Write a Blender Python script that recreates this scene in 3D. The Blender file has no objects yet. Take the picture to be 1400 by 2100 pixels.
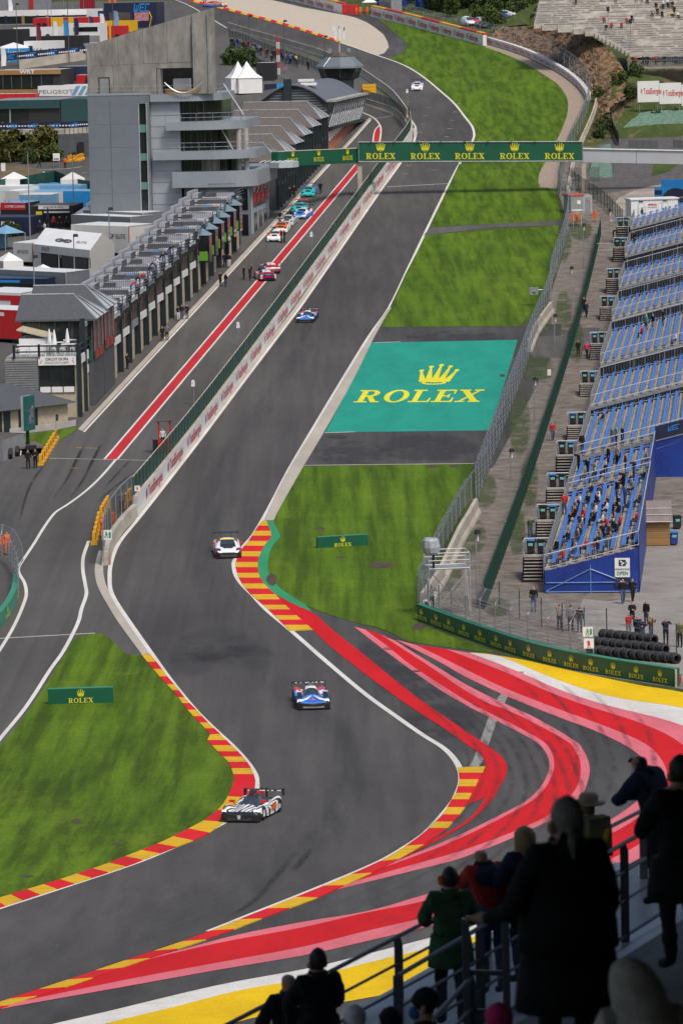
import bpy, bmesh, math, random
from mathutils import Vector, Matrix, noise as mnoise
from mathutils.geometry import tessellate_polygon
random.seed(7)
SC = bpy.context.scene
COL = SC.collection
# ------------------------------------------------------------------ camera, world, sun, exposure
FPX = 9000.0; PITCH = math.radians(7.0); ROLL = 0.022; CZ = 43.3
cam_d = bpy.data.cameras.new('camera'); cam = bpy.data.objects.new('camera', cam_d); COL.objects.link(cam)
cam_d.sensor_fit = 'HORIZONTAL'; cam_d.sensor_width = 24.0; cam_d.lens = FPX / 1400.0 * 24.0
cam_d.clip_start = 1.0; cam_d.clip_end = 6000.0
cam_d.dof.use_dof = True; cam_d.dof.focus_distance = 270.0; cam_d.dof.aperture_fstop = 5.6
cam.matrix_world = Matrix.Translation((0,0, CZ)) @ Matrix.Rotation(math.pi / 2 - PITCH, 4, 'X') @ Matrix.Rotation(-ROLL, 4, 'Z')
SC.camera = cam
W = bpy.data.worlds.new('World'); SC.world = W; W.use_nodes = True
SUN_EL, SUN_AZ = math.radians(55), math.radians(150)      # azimuth clockwise from +Y
wn = W.node_tree.nodes; bgn = wn['Background']; sky = wn.new('ShaderNodeTexSky')
sky.sky_type = 'NISHITA'; sky.sun_disc = False; sky.sun_elevation = SUN_EL; sky.sun_rotation = SUN_AZ
sky.dust_density = 4.0; sky.ozone_density = 0.6; sky.air_density = 1.0
W.node_tree.links.new(sky.outputs[0], bgn.inputs[0]); bgn.inputs[1].default_value = 0.105
sd = bpy.data.lights.new('sun', 'SUN'); sd.energy = 1.9; sd.angle = math.radians(12); sd.color = (1,0.95,0.88)
sun = bpy.data.objects.new('sun', sd); COL.objects.link(sun)
sv = Vector((math.sin(SUN_AZ) * math.cos(SUN_EL), math.cos(SUN_AZ) * math.cos(SUN_EL), math.sin(SUN_EL)))
sun.rotation_euler = sv.to_track_quat('Z', 'Y').to_euler(); sun.location = (0,300,200)
SC.view_settings.view_transform = 'Standard'; SC.view_settings.look = 'None'
SC.view_settings.exposure = 0.3; SC.view_settings.gamma = 1.0
SC.cycles.max_bounces = 5; SC.cycles.transparent_max_bounces = 24
SC.cycles.use_denoising = True

# ------------------------------------------------------------------ terrain profile and photo survey helpers
TAB = [(-200,30),(60,23),(120,12),(165,6.2),(215,2.0),(260,.2),(325,.2),(400,1.6),(490,4.6),(560,8.6),
       (640,15.2),(725,24),(800,30.6),(900,37.5),(1100,47),(1600,70),(3000,130)]
def T0(y):
    n = len(TAB)
    i = 0
    while i < n - 2 and y > TAB[i + 1][0]: i += 1
    def m(k):
        if k == 0 or k == n - 1:
            a, b = TAB[max(k - 1,0)], TAB[min(k + 1, n - 1)]
            return (b[1] - a[1]) / (b[0] - a[0])
        p, q, r = TAB[k - 1], TAB[k], TAB[k + 1]
        a = (q[1] - p[1]) / (q[0] - p[0]); b = (r[1] - q[1]) / (r[0] - q[0])
        ha, hb = q[0] - p[0], r[0] - q[0]
        return (a * hb + b * ha) / (ha + hb)
    (x0, z0),(x1, z1) = TAB[i], TAB[i + 1]; h = x1 - x0; t = (y - x0) / h
    return (2*t**3-3*t*t+1)*z0 + (t**3-2*t*t+t)*h*m(i) + (-2*t**3+3*t*t)*z1 + (t**3-t*t)*h*m(i+1)
GS = 5.0
TG = [T0(k * GS) for k in range(-40,601)]
def T(y):
    k = math.floor(y / GS); f = y / GS - k; k = max(0, min(639, k + 40))
    return TG[k] * (1 - f) + TG[k + 1] * f
cp, sp = math.cos(PITCH), math.sin(PITCH); cr_, sr_ = math.cos(ROLL), math.sin(ROLL)
def ray(px, py):
    u = (px - 700) / FPX; v = (py - 1050) / FPX
    u, v = u * cr_ - v * sr_, u * sr_ + v * cr_
    return Vector((u, cp - v * sp, -sp - v * cp))
def P(px, py, dz=0.0):
    """point of the ground seen at photo position px, py"""
    d = ray(px, py); a = 100.0
    f = lambda t: CZ + d[2] * t - T(d[1] * t) - dz
    while f(a) > 0 and a < 2500: a += 8.0
    lo, hi = a - 8.0, a
    for _ in range(26):
        m = (lo + hi) / 2
        if f(m) > 0: lo = m
        else: hi = m
    return Vector((d[0] * hi, d[1] * hi, T(d[1] * hi) + dz))
def PD(px, py, y):
    """point seen at px, py that stands y metres away"""
    d = ray(px, py); t = y / d[1]
    return Vector((d[0] * t, y, CZ + d[2] * t))
def PX(x, y, z):
    z -= CZ; D = y * cp - z * sp
    u = x / D; v = (-y * sp - z * cp) / D
    return 700 + (u * cr_ + v * sr_) * FPX, 1050 + (-u * sr_ + v * cr_) * FPX, FPX / D
def S(px, py): p = P(px, py); return PX(*p)[2]
def smooth(pts, n=6):
    out = []
    for i in range(len(pts) - 1):
        p0, p1, p2, p3 = pts[max(i-1,0)], pts[i], pts[i+1], pts[min(i+2, len(pts)-1)]
        for k in range(n):
            t = k / n
            out.append(tuple(.5*((2*p1[j])+(-p0[j]+p2[j])*t+(2*p0[j]-5*p1[j]+4*p2[j]-p3[j])*t*t+(-p0[j]+3*p1[j]-3*p2[j]+p3[j])*t**3) for j in range(len(p1))))
    out.append(tuple(pts[-1])); return out

# ------------------------------------------------------------------ materials (procedural)
MATS = {}
def M(name, col, rough=.6, var=.15, scale=1.5, metal=0.0, bump=0.0, spec=.5, alpha=1.0, emit=0.0, col2=None, space='Object', stretch=(1,1,1), detail=4.0):
    if name in MATS: return MATS[name]
    m = bpy.data.materials.new(name); m.use_nodes = True; MATS[name] = m
    nt = m.node_tree; b = nt.nodes['Principled BSDF']
    b.inputs['Roughness'].default_value = rough; b.inputs['Metallic'].default_value = metal
    b.inputs['Specular IOR Level'].default_value = spec
    tc = nt.nodes.new('ShaderNodeNewGeometry') if space == 'World' else nt.nodes.new('ShaderNodeTexCoord')
    src = tc.outputs['Position'] if space == 'World' else tc.outputs['Object']
    mp = nt.nodes.new('ShaderNodeMapping'); mp.inputs['Scale'].default_value = stretch
    nt.links.new(src, mp.inputs[0])
    nz = nt.nodes.new('ShaderNodeTexNoise'); nz.inputs['Scale'].default_value = scale; nz.inputs['Detail'].default_value = detail
    nz.inputs['Roughness'].default_value = .65
    nt.links.new(mp.outputs[0], nz.inputs[0])
    rp = nt.nodes.new('ShaderNodeValToRGB'); nt.links.new(nz.outputs[0], rp.inputs[0])
    c2 = col2 or tuple(min(1, c * (1 + var)) for c in col); c1 = tuple(c * (1 - var) for c in col) if not col2 else col
    rp.color_ramp.elements[0].position = .32; rp.color_ramp.elements[1].position = .68
    rp.color_ramp.elements[0].color = (*c1,1); rp.color_ramp.elements[1].color = (*c2,1)
    nt.links.new(rp.outputs[0], b.inputs['Base Color'])
    if bump:
        bp = nt.nodes.new('ShaderNodeBump'); bp.inputs['Strength'].default_value = bump; bp.inputs['Distance'].default_value = .05
        nt.links.new(nz.outputs[0], bp.inputs['Height']); nt.links.new(bp.outputs[0], b.inputs['Normal'])
    if alpha < 1: b.inputs['Alpha'].default_value = alpha
    if emit:
        b.inputs['Emission Color'].default_value = (*col, 1); b.inputs['Emission Strength'].default_value = emit
    return m
def mixcol(nt, fac, a, b_, blend='MIX'):
    n = nt.nodes.new('ShaderNodeMix'); n.data_type = 'RGBA'; n.blend_type = blend
    for v, s in ((fac, n.inputs[0]),(a, n.inputs[6]),(b_, n.inputs[7])):
        if isinstance(v, bpy.types.NodeSocket): nt.links.new(v, s)
        elif isinstance(v, tuple): s.default_value = (*v, 1)
        else: s.default_value = v
    return n.outputs[2]
def ramp(nt, src, p0, p1, c0=(0,0,0), c1=(1,1,1)):
    r = nt.nodes.new('ShaderNodeValToRGB'); nt.links.new(src, r.inputs[0])
    r.color_ramp.elements[0].position = p0; r.color_ramp.elements[1].position = p1
    r.color_ramp.elements[0].color = (*c0,1); r.color_ramp.elements[1].color = (*c1,1)
    return r.outputs[0]
def wnoise(nt, scale, stretch=(1,1,1), detail=5, rot=0.0, rough=.6):
    g = nt.nodes.new('ShaderNodeNewGeometry'); mp = nt.nodes.new('ShaderNodeMapping')
    mp.inputs['Scale'].default_value = stretch; mp.inputs['Rotation'].default_value = (0,0, rot)
    nz = nt.nodes.new('ShaderNodeTexNoise'); nz.inputs['Scale'].default_value = scale; nz.inputs['Detail'].default_value = detail
    nz.inputs['Roughness'].default_value = rough
    nt.links.new(g.outputs['Position'], mp.inputs[0]); nt.links.new(mp.outputs[0], nz.inputs[0]); return nz.outputs[0]
def asphalt(name, base, tint=(1,.97,.98), streak=.22, rot=0.05):
    m = bpy.data.materials.new(name); m.use_nodes = True; nt = m.node_tree; b = nt.nodes['Principled BSDF']; MATS[name] = m
    a = tuple(base * .80 * t for t in tint); c = tuple(base * 1.2 * t for t in tint)
    big = ramp(nt, wnoise(nt, .045,(1,.35,1), 6, rot), .36,.66, a, c)
    st = ramp(nt, wnoise(nt, .9,(1,.012,1), 4, rot), .35,.7,(1 - streak,) * 3,(1 + streak * .35,) * 3)
    col = mixcol(nt, 1.0, big, st, 'MULTIPLY')
    fine = ramp(nt, wnoise(nt, 9,(1,.6,1), 4), .25,.75,(.84,.84,.84),(1.14,1.14,1.14))
    col = mixcol(nt, 1.0, col, fine, 'MULTIPLY')
    seam = ramp(nt, wnoise(nt, .25,(1,.25,1), 3,.6), .66,.76,(1,1,1),(.88,.88,.89))
    col = mixcol(nt, 1.0, col, seam, 'MULTIPLY')
    nt.links.new(col, b.inputs['Base Color']); b.inputs['Roughness'].default_value = .88; b.inputs['Specular IOR Level'].default_value = .12
    bp = nt.nodes.new('ShaderNodeBump'); bp.inputs['Strength'].default_value = .25; bp.inputs['Distance'].default_value = .02
    nt.links.new(wnoise(nt, 22), bp.inputs['Height']); nt.links.new(bp.outputs[0], b.inputs['Normal'])
    return m
def grassmat(name, lo, hi, rot=0.0, stripe=.35, pale=(.17,.21,.03)):
    m = bpy.data.materials.new(name); m.use_nodes = True; nt = m.node_tree; b = nt.nodes['Principled BSDF']; MATS[name] = m
    c = ramp(nt, wnoise(nt, .22,(1,.2,1), 7, rot, .7), .25,.75, lo, hi)
    st = ramp(nt, wnoise(nt, 1.0,(1,.03,1), 3, rot), .38,.62,(1 - stripe,) * 3,(1 + stripe * .4,) * 3)
    c = mixcol(nt, 1.0, c, st, 'MULTIPLY')
    cross = ramp(nt, wnoise(nt, .35,(.1,1,1), 3, rot), .35,.7,(.93,.93,.93),(1.06,1.06,1.03))
    c = mixcol(nt, 1.0, c, cross, 'MULTIPLY')
    dry = ramp(nt, wnoise(nt, .22,(1,.3,1), 7, rot + .1,.7), .56,.95)
    c = mixcol(nt, dry, c, pale)
    fine = ramp(nt, wnoise(nt, 6,(1,.25,1), 3), .25,.75,(.78,.78,.78),(1.2,1.2,1.2))
    c = mixcol(nt, 1.0, c, fine, 'MULTIPLY')
    nt.links.new(c, b.inputs['Base Color']); b.inputs['Roughness'].default_value = .9; b.inputs['Specular IOR Level'].default_value = .15
    bp = nt.nodes.new('ShaderNodeBump'); bp.inputs['Strength'].default_value = .35; bp.inputs['Distance'].default_value = .06
    nt.links.new(wnoise(nt, 5,(1,.5,1), 4), bp.inputs['Height']); nt.links.new(bp.outputs[0], b.inputs['Normal'])
    return m
def paint(name, col, wear=.5, under=(.07,.068,.07), rough=.55):
    """road paint, worn through to the asphalt in streaks along the driving direction"""
    m = bpy.data.materials.new(name); m.use_nodes = True; nt = m.node_tree; b = nt.nodes['Principled BSDF']; MATS[name] = m
    v = ramp(nt, wnoise(nt, .5,(1,.2,1), 5,-.4), .3,.75, tuple(c * .82 for c in col), tuple(min(1, c * 1.08) for c in col))
    w = ramp(nt, wnoise(nt, 1.1,(.4,1.6,1), 9,-.25,.8), .52,.70,(0,0,0),(wear,) * 3)
    g2 = ramp(nt, wnoise(nt, 14,(1,.7,1), 3), .3,.72,(.80,.80,.80),(1.08,1.08,1.08)); v = mixcol(nt, 1.0, v, g2, 'MULTIPLY')
    c = mixcol(nt, w, v, under)
    nt.links.new(c, b.inputs['Base Color']); b.inputs['Roughness'].default_value = .85; b.inputs['Specular IOR Level'].default_value = .08
    return m

# ------------------------------------------------------------------ mesh building
class MB:
    def __init__(s): s.v = []; s.f = []; s.m = []
    def add(s, vs, fs, mi=0):
        o = len(s.v); s.v += [tuple(p) for p in vs]; s.f += [tuple(i + o for i in f) for f in fs]; s.m += [mi] * len(fs); return s
    def quad(s, a, b, c, d, mi=0): return s.add([a, b, c, d], [(0,1,2,3)], mi)
    def box(s, c, d, rz=0.0, mi=0, taper=1.0):
        x, y, z = d[0] / 2, d[1] / 2, d[2]; cs, sn = math.cos(rz), math.sin(rz); vs = []
        for k, t in ((0,1),(z, taper)):
            for (i, j) in ((-x, -y),(x, -y),(x, y),(-x, y)):
                i *= t; j *= t; vs.append((c[0] + i * cs - j * sn, c[1] + i * sn + j * cs, c[2] + k))
        return s.add(vs, [(0,3,2,1),(4,5,6,7),(0,1,5,4),(1,2,6,5),(2,3,7,6),(3,0,4,7)], mi)
    def prism(s, poly, off, mi=0, close=True):
        """poly: list of 3D points, extruded by the vector off"""
        n = len(poly); off = Vector(off); a = [Vector(p) for p in poly]; vs = a + [p + off for p in a]
        fs = [(i, (i + 1) % n, n + (i + 1) % n, n + i) for i in range(n)]
        if close: fs += [tuple(range(n - 1,-1,-1)), tuple(range(n, 2 * n))]
        return s.add(vs, fs, mi)
    def tube(s, pts, r, n=5, mi=0, cap=True):
        pts = [Vector(p) for p in pts]; rings = []; vs = []; fs = []
        for i, p in enumerate(pts):
            d = (pts[min(i + 1, len(pts) - 1)] - pts[max(i - 1,0)])
            if d.length < 1e-6: d = Vector((0,0,1))
            d.normalize(); a = d.cross(Vector((0,0,1)) if abs(d.z) < .95 else Vector((1,0,0))).normalized(); b = d.cross(a)
            rr = r[i] if isinstance(r, (list, tuple)) else r
            vs += [p + a * rr * math.cos(2*math.pi*k/n) + b * rr * math.sin(2*math.pi*k/n) for k in range(n)]
        for i in range(len(pts) - 1):
            for k in range(n):
                fs.append((i*n+k, i*n+(k+1) % n, (i+1)*n+(k+1) % n, (i+1)*n+k))
        if cap: fs += [tuple(range(n - 1,-1,-1)), tuple(range((len(pts)-1)*n, len(pts)*n))]
        return s.add(vs, fs, mi)
    def lathe(s, c, prof, n=12, axis='Z', mi=0):
        vs = []; fs = []; k = len(prof)
        for (r, h) in prof:
            for j in range(n):
                a = 2 * math.pi * j / n; x, y = r * math.cos(a), r * math.sin(a)
                q = (x, y, h) if axis == 'Z' else ((h, x, y) if axis == 'X' else (x, h, y))
                vs.append((c[0] + q[0], c[1] + q[1], c[2] + q[2]))
        for i in range(k - 1):
            for j in range(n): fs.append((i*n+j, i*n+(j+1) % n, (i+1)*n+(j+1) % n, (i+1)*n+j))
        fs += [tuple(range(n - 1,-1,-1)), tuple(range((k-1)*n, k*n))]
        return s.add(vs, fs, mi)
    def grid(s, rows, mi=0, closed=False):
        n = len(rows[0]); vs = [p for r in rows for p in r]; fs = []
        for i in range(len(rows) - 1):
            for j in range(n if closed else n - 1):
                fs.append((i*n+j, i*n+(j+1) % n, (i+1)*n+(j+1) % n, (i+1)*n+j))
        return s.add(vs, fs, mi)
    def xf(s, mtx):
        s.v = [tuple(mtx @ Vector(p)) for p in s.v]; return s
    def mesh(s, name, mats, smooth_=False):
        me = bpy.data.meshes.new(name); me.from_pydata(s.v, [], s.f)
        for m in (mats if isinstance(mats, (list, tuple)) else [mats]): me.materials.append(m)
        if any(s.m): me.polygons.foreach_set('material_index', s.m)
        if smooth_: me.polygons.foreach_set('use_smooth', [True] * len(s.f))
        me.update(); return me
    def build(s, name, mats, parent=None, world=False, smooth_=False, center=False):
        """one mesh object; world=True when the vertices are world coordinates; center moves the origin to the base"""
        if world and parent is not None:
            inv = Matrix.Rotation(-parent.rotation_euler.z, 4, 'Z') @ Matrix.Translation(-parent.location); s.xf(inv)
        loc = Vector((0,0,0))
        if center and parent is None and s.v:
            xs, ys, zs = zip(*s.v); loc = Vector(((min(xs)+max(xs))/2,(min(ys)+max(ys))/2, min(zs))); s.xf(Matrix.Translation(-loc))
        o = bpy.data.objects.new(name, s.mesh(name, mats, smooth_)); COL.objects.link(o); o.location = loc
        if parent is not None: o.parent = parent
        return o
def tag(o, label=None, cat=None, group=None, kind=None):
    if label: o['label'] = label
    if cat: o['category'] = cat
    if group: o['group'] = group
    if kind: o['kind'] = kind
    return o
def thing(name, label, cat, loc=(0,0,0), rz=0.0, group=None):
    o = bpy.data.objects.new(name, None); COL.objects.link(o); o.location = loc; o.rotation_euler = (0,0, rz); o.empty_display_size = .5
    return tag(o, label, cat, group)
def use(mesh_src, name, parent=None, loc=(0,0,0), rz=0.0, scale=None):
    """another object on the same mesh data"""
    o = bpy.data.objects.new(name, mesh_src); COL.objects.link(o); o.location = loc; o.rotation_euler = (0,0, rz)
    if scale: o.scale = scale
    if parent is not None: o.parent = parent
    return o
def clone(root, loc, rz, label=None, group=None):
    r = root.copy(); COL.objects.link(r); r.location = loc; r.rotation_euler = (0,0, rz)
    if label: r['label'] = label
    if group: r['group'] = group
    for ch in root.children:
        c = ch.copy(); COL.objects.link(c); c.parent = r
        for g in ch.children:
            d = g.copy(); COL.objects.link(d); d.parent = c
    return r
def yaw_of(a, b): return math.atan2(b[1] - a[1], b[0] - a[0])

def drape_mesh(polys, dz, skirt=0.0):
    """flat polygons (world xy) cut at the terrain's knots and laid on it; skirt closes the sides downward"""
    bm = bmesh.new()
    for poly in polys:
        pts = [Vector((p[0], p[1], 0)) for p in poly]; cl = []
        for p in pts:
            if not cl or (p - cl[-1]).length > 1e-4: cl.append(p)
        if (cl[0] - cl[-1]).length < 1e-4: cl.pop()
        vs = [bm.verts.new(p) for p in cl]
        for t in tessellate_polygon([cl]):
            try: bm.faces.new([vs[i] for i in t])
            except ValueError: pass
    ys = [v.co.y for v in bm.verts]; k = math.ceil(min(ys) / GS)
    while k * GS < max(ys):
        bmesh.ops.bisect_plane(bm, geom=bm.verts[:] + bm.edges[:] + bm.faces[:], plane_co=(0, k * GS, 0), plane_no=(0,1,0), dist=1e-5); k += 1
    bmesh.ops.recalc_face_normals(bm, faces=bm.faces[:])
    for f in bm.faces:
        if f.normal.z < 0: f.normal_flip()
    for v in bm.verts: v.co.z = T(v.co.y) + dz
    if skirt:
        be = [e for e in bm.edges if e.is_boundary]
        r = bmesh.ops.extrude_edge_only(bm, edges=be)
        for v in r['geom']:
            if isinstance(v, bmesh.types.BMVert): v.co.z -= skirt
    return bm
def sheet(name, polys, mat, dz, kind='structure', parent=None, pix=True, skirt=0.0, label=None, cat=None):
    if not isinstance(polys[0][0], (list, tuple, Vector)): polys = [polys]
    if pix: polys = [[P(*q) for q in po] for po in polys]
    bm = drape_mesh(polys, dz, skirt); me = bpy.data.meshes.new(name)
    off = Vector((0,0,0)) if parent is None else parent.location
    bm.transform(Matrix.Translation(-off)); bm.to_mesh(me); bm.free(); me.materials.append(mat)
    o = bpy.data.objects.new(name, me); COL.objects.link(o)
    if parent is not None: o.parent = parent
    elif kind: o['kind'] = kind
    tag(o, label, cat)
    return o
def ribbon(path, w, pix=True, off=0.0):
    """quads along a path, w metres wide"""
    pts = [P(*q) for q in path] if pix else [Vector(q) for q in path]; L = []; R = []
    for i, p in enumerate(pts):
        d = pts[min(i + 1, len(pts) - 1)] - pts[max(i - 1,0)]; d.z = 0; d.normalize(); n = Vector((d.y, -d.x, 0))
        L.append(p + n * (off - w / 2)); R.append(p + n * (off + w / 2))
    return [[L[i], R[i], R[i + 1], L[i + 1]] for i in range(len(pts) - 1)]
def line(name, path, w, mat, dz, n=4, pix=True, parent=None, off=0.0):
    pa = smooth(path, n) if n else path
    return sheet(name, ribbon(pa, w, pix, off), mat, dz, pix=False, parent=parent)
def aty(pts, y):
    for i in range(len(pts) - 1):
        a, b = pts[i], pts[i + 1]
        if (a[1] - y) * (b[1] - y) <= 0 and a[1] != b[1]:
            t = (y - a[1]) / (b[1] - a[1]); return (a[0] + (b[0] - a[0]) * t, y)
    return pts[0] if abs(pts[0][1] - y) < abs(pts[-1][1] - y) else pts[-1]
def along(pts, f):
    L = [0]
    for i in range(len(pts) - 1): L.append(L[-1] + (Vector(pts[i + 1]) - Vector(pts[i])).length)
    t = f * L[-1]
    for i in range(len(pts) - 1):
        if t <= L[i + 1] + 1e-9:
            k = (t - L[i]) / max(1e-9, L[i + 1] - L[i]); return Vector(pts[i]).lerp(Vector(pts[i + 1]), k)
    return Vector(pts[-1])
# ------------------------------------------------------------------ ground, track, paint
ASPH = asphalt('asphalt_track', .082,(1.03,.985,.965)); ASPH2 = asphalt('asphalt_yard', .10,(1,.97,.93), .18,.5); ASPH3 = asphalt('asphalt_runoff', .076,(1.01,.985,.975), .3,-.4)
GR1 = grassmat('grass_mown', (.050,.106,.005),(.100,.172,.008), .05,.38,(.19,.24,.02))
GR2 = grassmat('grass_infield', (.048,.104,.005),(.104,.176,.008), -.5,.42,(.20,.25,.02))
GRW = grassmat('grass_rough', (.045,.065,.018),(.08,.11,.025), .3,.2,(.14,.12,.05))
RED = paint('paint_red', (.60,.016,.022), .55,(.34,.035,.04)); PINK = paint('paint_pink', (.70,.17,.21), .6,(.42,.12,.14))
YEL = paint('paint_yellow', (.80,.52,.012), .4,(.3,.2,.03)); WHT = paint('paint_white', (.70,.68,.64), .45,(.28,.27,.26))
KRED = paint('kerb_red', (.66,.02,.028), .8,(.14,.06,.055)); KYEL = paint('kerb_yellow', (.70,.42,.025), .95,(.16,.13,.07))
PITRED = paint('pit_red', (.52,.035,.045), .5,(.2,.06,.06)); TEAL = paint('paint_teal', (.024,.30,.225), .6,(.06,.36,.29))
GRN = paint('paint_green', (.04,.30,.14), .5,(.05,.2,.1)); RYEL = paint('letter_yellow', (.80,.72,.04), .35,(.4,.4,.06))
CONC = M('concrete', (.40,.36,.30), .85,.2,.6, bump=.2, space='World', stretch=(1,.4,1)); CONCG = M('concrete_grey', (.33,.32,.30), .85,.22,.7, bump=.2, space='World')
GRAVEL = M('gravel_trap', (.46,.40,.32), .95,.16,3.0, bump=.8, space='World'); GRAVD = M('gravel_path', (.085,.072,.062), .95,.35,.8, bump=.9, space='World', detail=14, col2=(.23,.195,.165))
EARTH = M('earth_ground', (.10,.085,.06), .95,.4,.35, bump=.5, space='World', detail=8)

# the terrain sheet
gm = MB(); xs = [-700,-300,-150,-80,-40,0,40,80,150,300,700]
ysr = [k * GS for k in range(-6,201)] + [1050,1100,1200,1300,1400,1600,2000,2600]
gm.grid([[(x, y, T(y) if y <= 1000 else T0(y)) for x in xs] for y in ysr])
tag(gm.build('ground', GRW), kind='structure')
# yard and run-off asphalt
sheet('paddock_yard', [(-120,2240),(-300,1700),(-300,30),(-60,5),(380,0),(467,58),(584,92),(735,150),(842,245),(855,290),(640,700),(250,1250),(300,1345),(292,1348),(250,1340),(150,1312),(0,1540),(-200,1850)], ASPH2,.008)
track_L = smooth([(300,-18),(380,6),(467,57),(494,66),(584,92),(665,117),(734,149),(770,173),(806,200),(842,243),(854,264),(851,288),(824,333),(778,397),(702,508),(625,620),(590,667),(500,786),(415,900),(335,1004),(287,1065),(248,1114),(232,1155),(229,1187),(232,1213),(246,1240),(273,1280),(311,1334),(354,1394),(403,1454),(446,1497),(484,1532),(511,1562),(528,1587),(532,1606),(529,1625),(505,1662),(445,1700),(337,1751),(257,1782),(164,1813),(58,1848),(-60,1886),(-200,1930)], 4)
track_R = smooth([(330,-25),(384,-1),(467,20),(584,51),(698,87),(775,114),(810,126),(840,140),(870,160),(900,185),(930,212),(952,240),(965,257),(970,272),(967,288),(941,334),(907,400),(868,480),(832,556),(795,632),(754,690),(697,783),(640,878),(590,963),(550,1040),(518,1095),(497,1120),(478,1150),(476.5,1163),(481,1182),(495,1202),(513,1220),(543,1252),(595,1296),(668,1360),(743,1423),(806,1469),(863,1509),(903,1534),(926,1557),(938.5,1580),(941,1603),(934,1626),(920,1651),(877,1700),(840,1729),(780,1765),(700,1800),(620,1833),(514,1875),(390,1924),(248,1972),(168,1999),(88.6,2025.5),(0,2054),(-200,2118)], 4)
sheet('run_off_area', [[(640,670),(1150,664),(1150,690),(1010,960),(560,960),(640,840)], smooth([(468,1160),(540,1200),(640,1250),(737,1278),(837,1314),(937,1329),(1012,1336),(1200,1390),(1500,1450),(1750,1560),(1750,1800),(1300,2250),(-300,2330)], 3) + [(-300,2080),(600,1790),(860,1640),(820,1560),(640,1400),(500,1260)]], ASPH3,.010)
sheet('race_track', track_L + track_R[::-1], ASPH, .016)
sheet('service_road', [(581,-3),(701,28),(745,25),(766,35),(785,45),(805,62),(825,80),(835,95),(825,108),(798,119),(775,114),(700,80),(560,-3)], ASPH3,.012)
sheet('service_road', [(868,483),(882,466),(1150,451),(1165,452),(1160,462),(1010,466)], ASPH2,.026)
# gravel
sheet('gravel_trap', [(330,-22),(557,-1),(620,14),(701,29),(728,35),(752,45),(770,57),(786,70),(794,84),(797,96),(788,108),(773,113)] + track_R[20:4:-1], GRAVEL, .020)
sheet('gravel_path', smooth([(990,88),(1071,114),(1137,146),(1177,174),(1197,197),(1201,206),(1183,248),(1163,283),(1148,330),(1141,388)], 3) + smooth([(1100,388),(1104,360),(1116,334),(1140,289),(1155,257),(1164,226),(1162,200),(1145,174),(1117,154),(1080,131),(1037,111),(995,96)], 3), M('gravel_tan', (.30,.235,.18), .95,.25,3.0, bump=.8, space='World'), .014)
# grass
K1o = smooth([(290,1344),(327,1389),(357,1421),(388,1462),(419,1494),(437,1515)], 3) + smooth([(422,1517),(446,1543),(468,1565),(477.5,1587),(480,1603),(473,1622),(457,1652),(427,1679),(384,1703),(351,1720),(325,1732),(292,1745),(254,1760),(213,1776),(168,1791),(124,1806),(71,1822),(18,1838),(-80,1868),(-200,1905)], 4)
sheet('grass_infield', smooth([(-200,1770),(0,1531),(44,1478),(89,1413),(118,1366),(139,1333),(151,1312),(168,1305),(189,1301),(210,1301),(227,1312),(251,1336),(264,1343),(291,1344)], 3) + K1o, GR2,.030)
GSo = smooth([(560,1069),(574,1098),(574,1103),(559,1120),(552,1138),(548.5,1161),(552,1177),(563,1195),(577,1209),(600,1225),(627,1242),(639,1256)], 4)
sheet('grass_verge', [(622,957),(972,951),(930,1040),(868,1180),(856,1205),(856,1278),(950,1316),(1014,1338)] + smooth([(980,1337),(937,1331),(880,1323),(837,1316),(806,1301),(774,1287),(737,1280),(669,1259),(627,1242)], 3) + GSo[::-1][4:] + [(575,1040)], GR1,.030)
sheet('grass_verge', [(872,482),(1147,462),(1140,500),(1122,600),(1066,669),(783,671),(800,628),(832,560)], GR1,.030)
sheet('grass_verge', [(941,336),(1116,334)] + smooth([(1116,334),(1104,360),(1108,384),(1139,390),(1150,452)], 2) + [(884,465),(910,402)], GR1,.030)
sheet('grass_verge', smooth([(798,119),(825,108),(835,95),(825,80),(805,62),(785,45),(766,35)], 3) + [(825,49),(900,69),(975,89),(995,96)] + smooth([(1037,111),(1080,131),(1117,154),(1145,174),(1162,200),(1164,226),(1155,257),(1140,289),(1116,334)], 3) + [(1116,334),(941,336)] + [p for p in track_R if 117 < p[1] < 333 and p[0] > 760][::-1], GR1,.022)
sheet('grass_strip', [(12,901),(40,893),(157,876),(159,882),(120,903),(110,912),(22,915)], GR1,.03)
for k, (cx, cy, rx, ry) in enumerate([(780,1160,30,6.5),(557,1190,12,14),(700,1144,10,2),(655,1085,12,3),(885,957,12,4),(930,957,11,4),(157,1686,11,5),(240,1733,14,2.5),(55,1799,17,2.5),(1030,770,6,3),(860,1286,16,7)]):
    q = [(cx + rx * math.cos(a * .5236) * random.uniform(.75,1.15), cy + ry * math.sin(a * .5236) * random.uniform(.75,1.15)) for a in range(12)]
    sheet('bare_soil', q, M('bare_earth', (.06,.042,.026), .95,.4,3, space='World'), .040)
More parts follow.
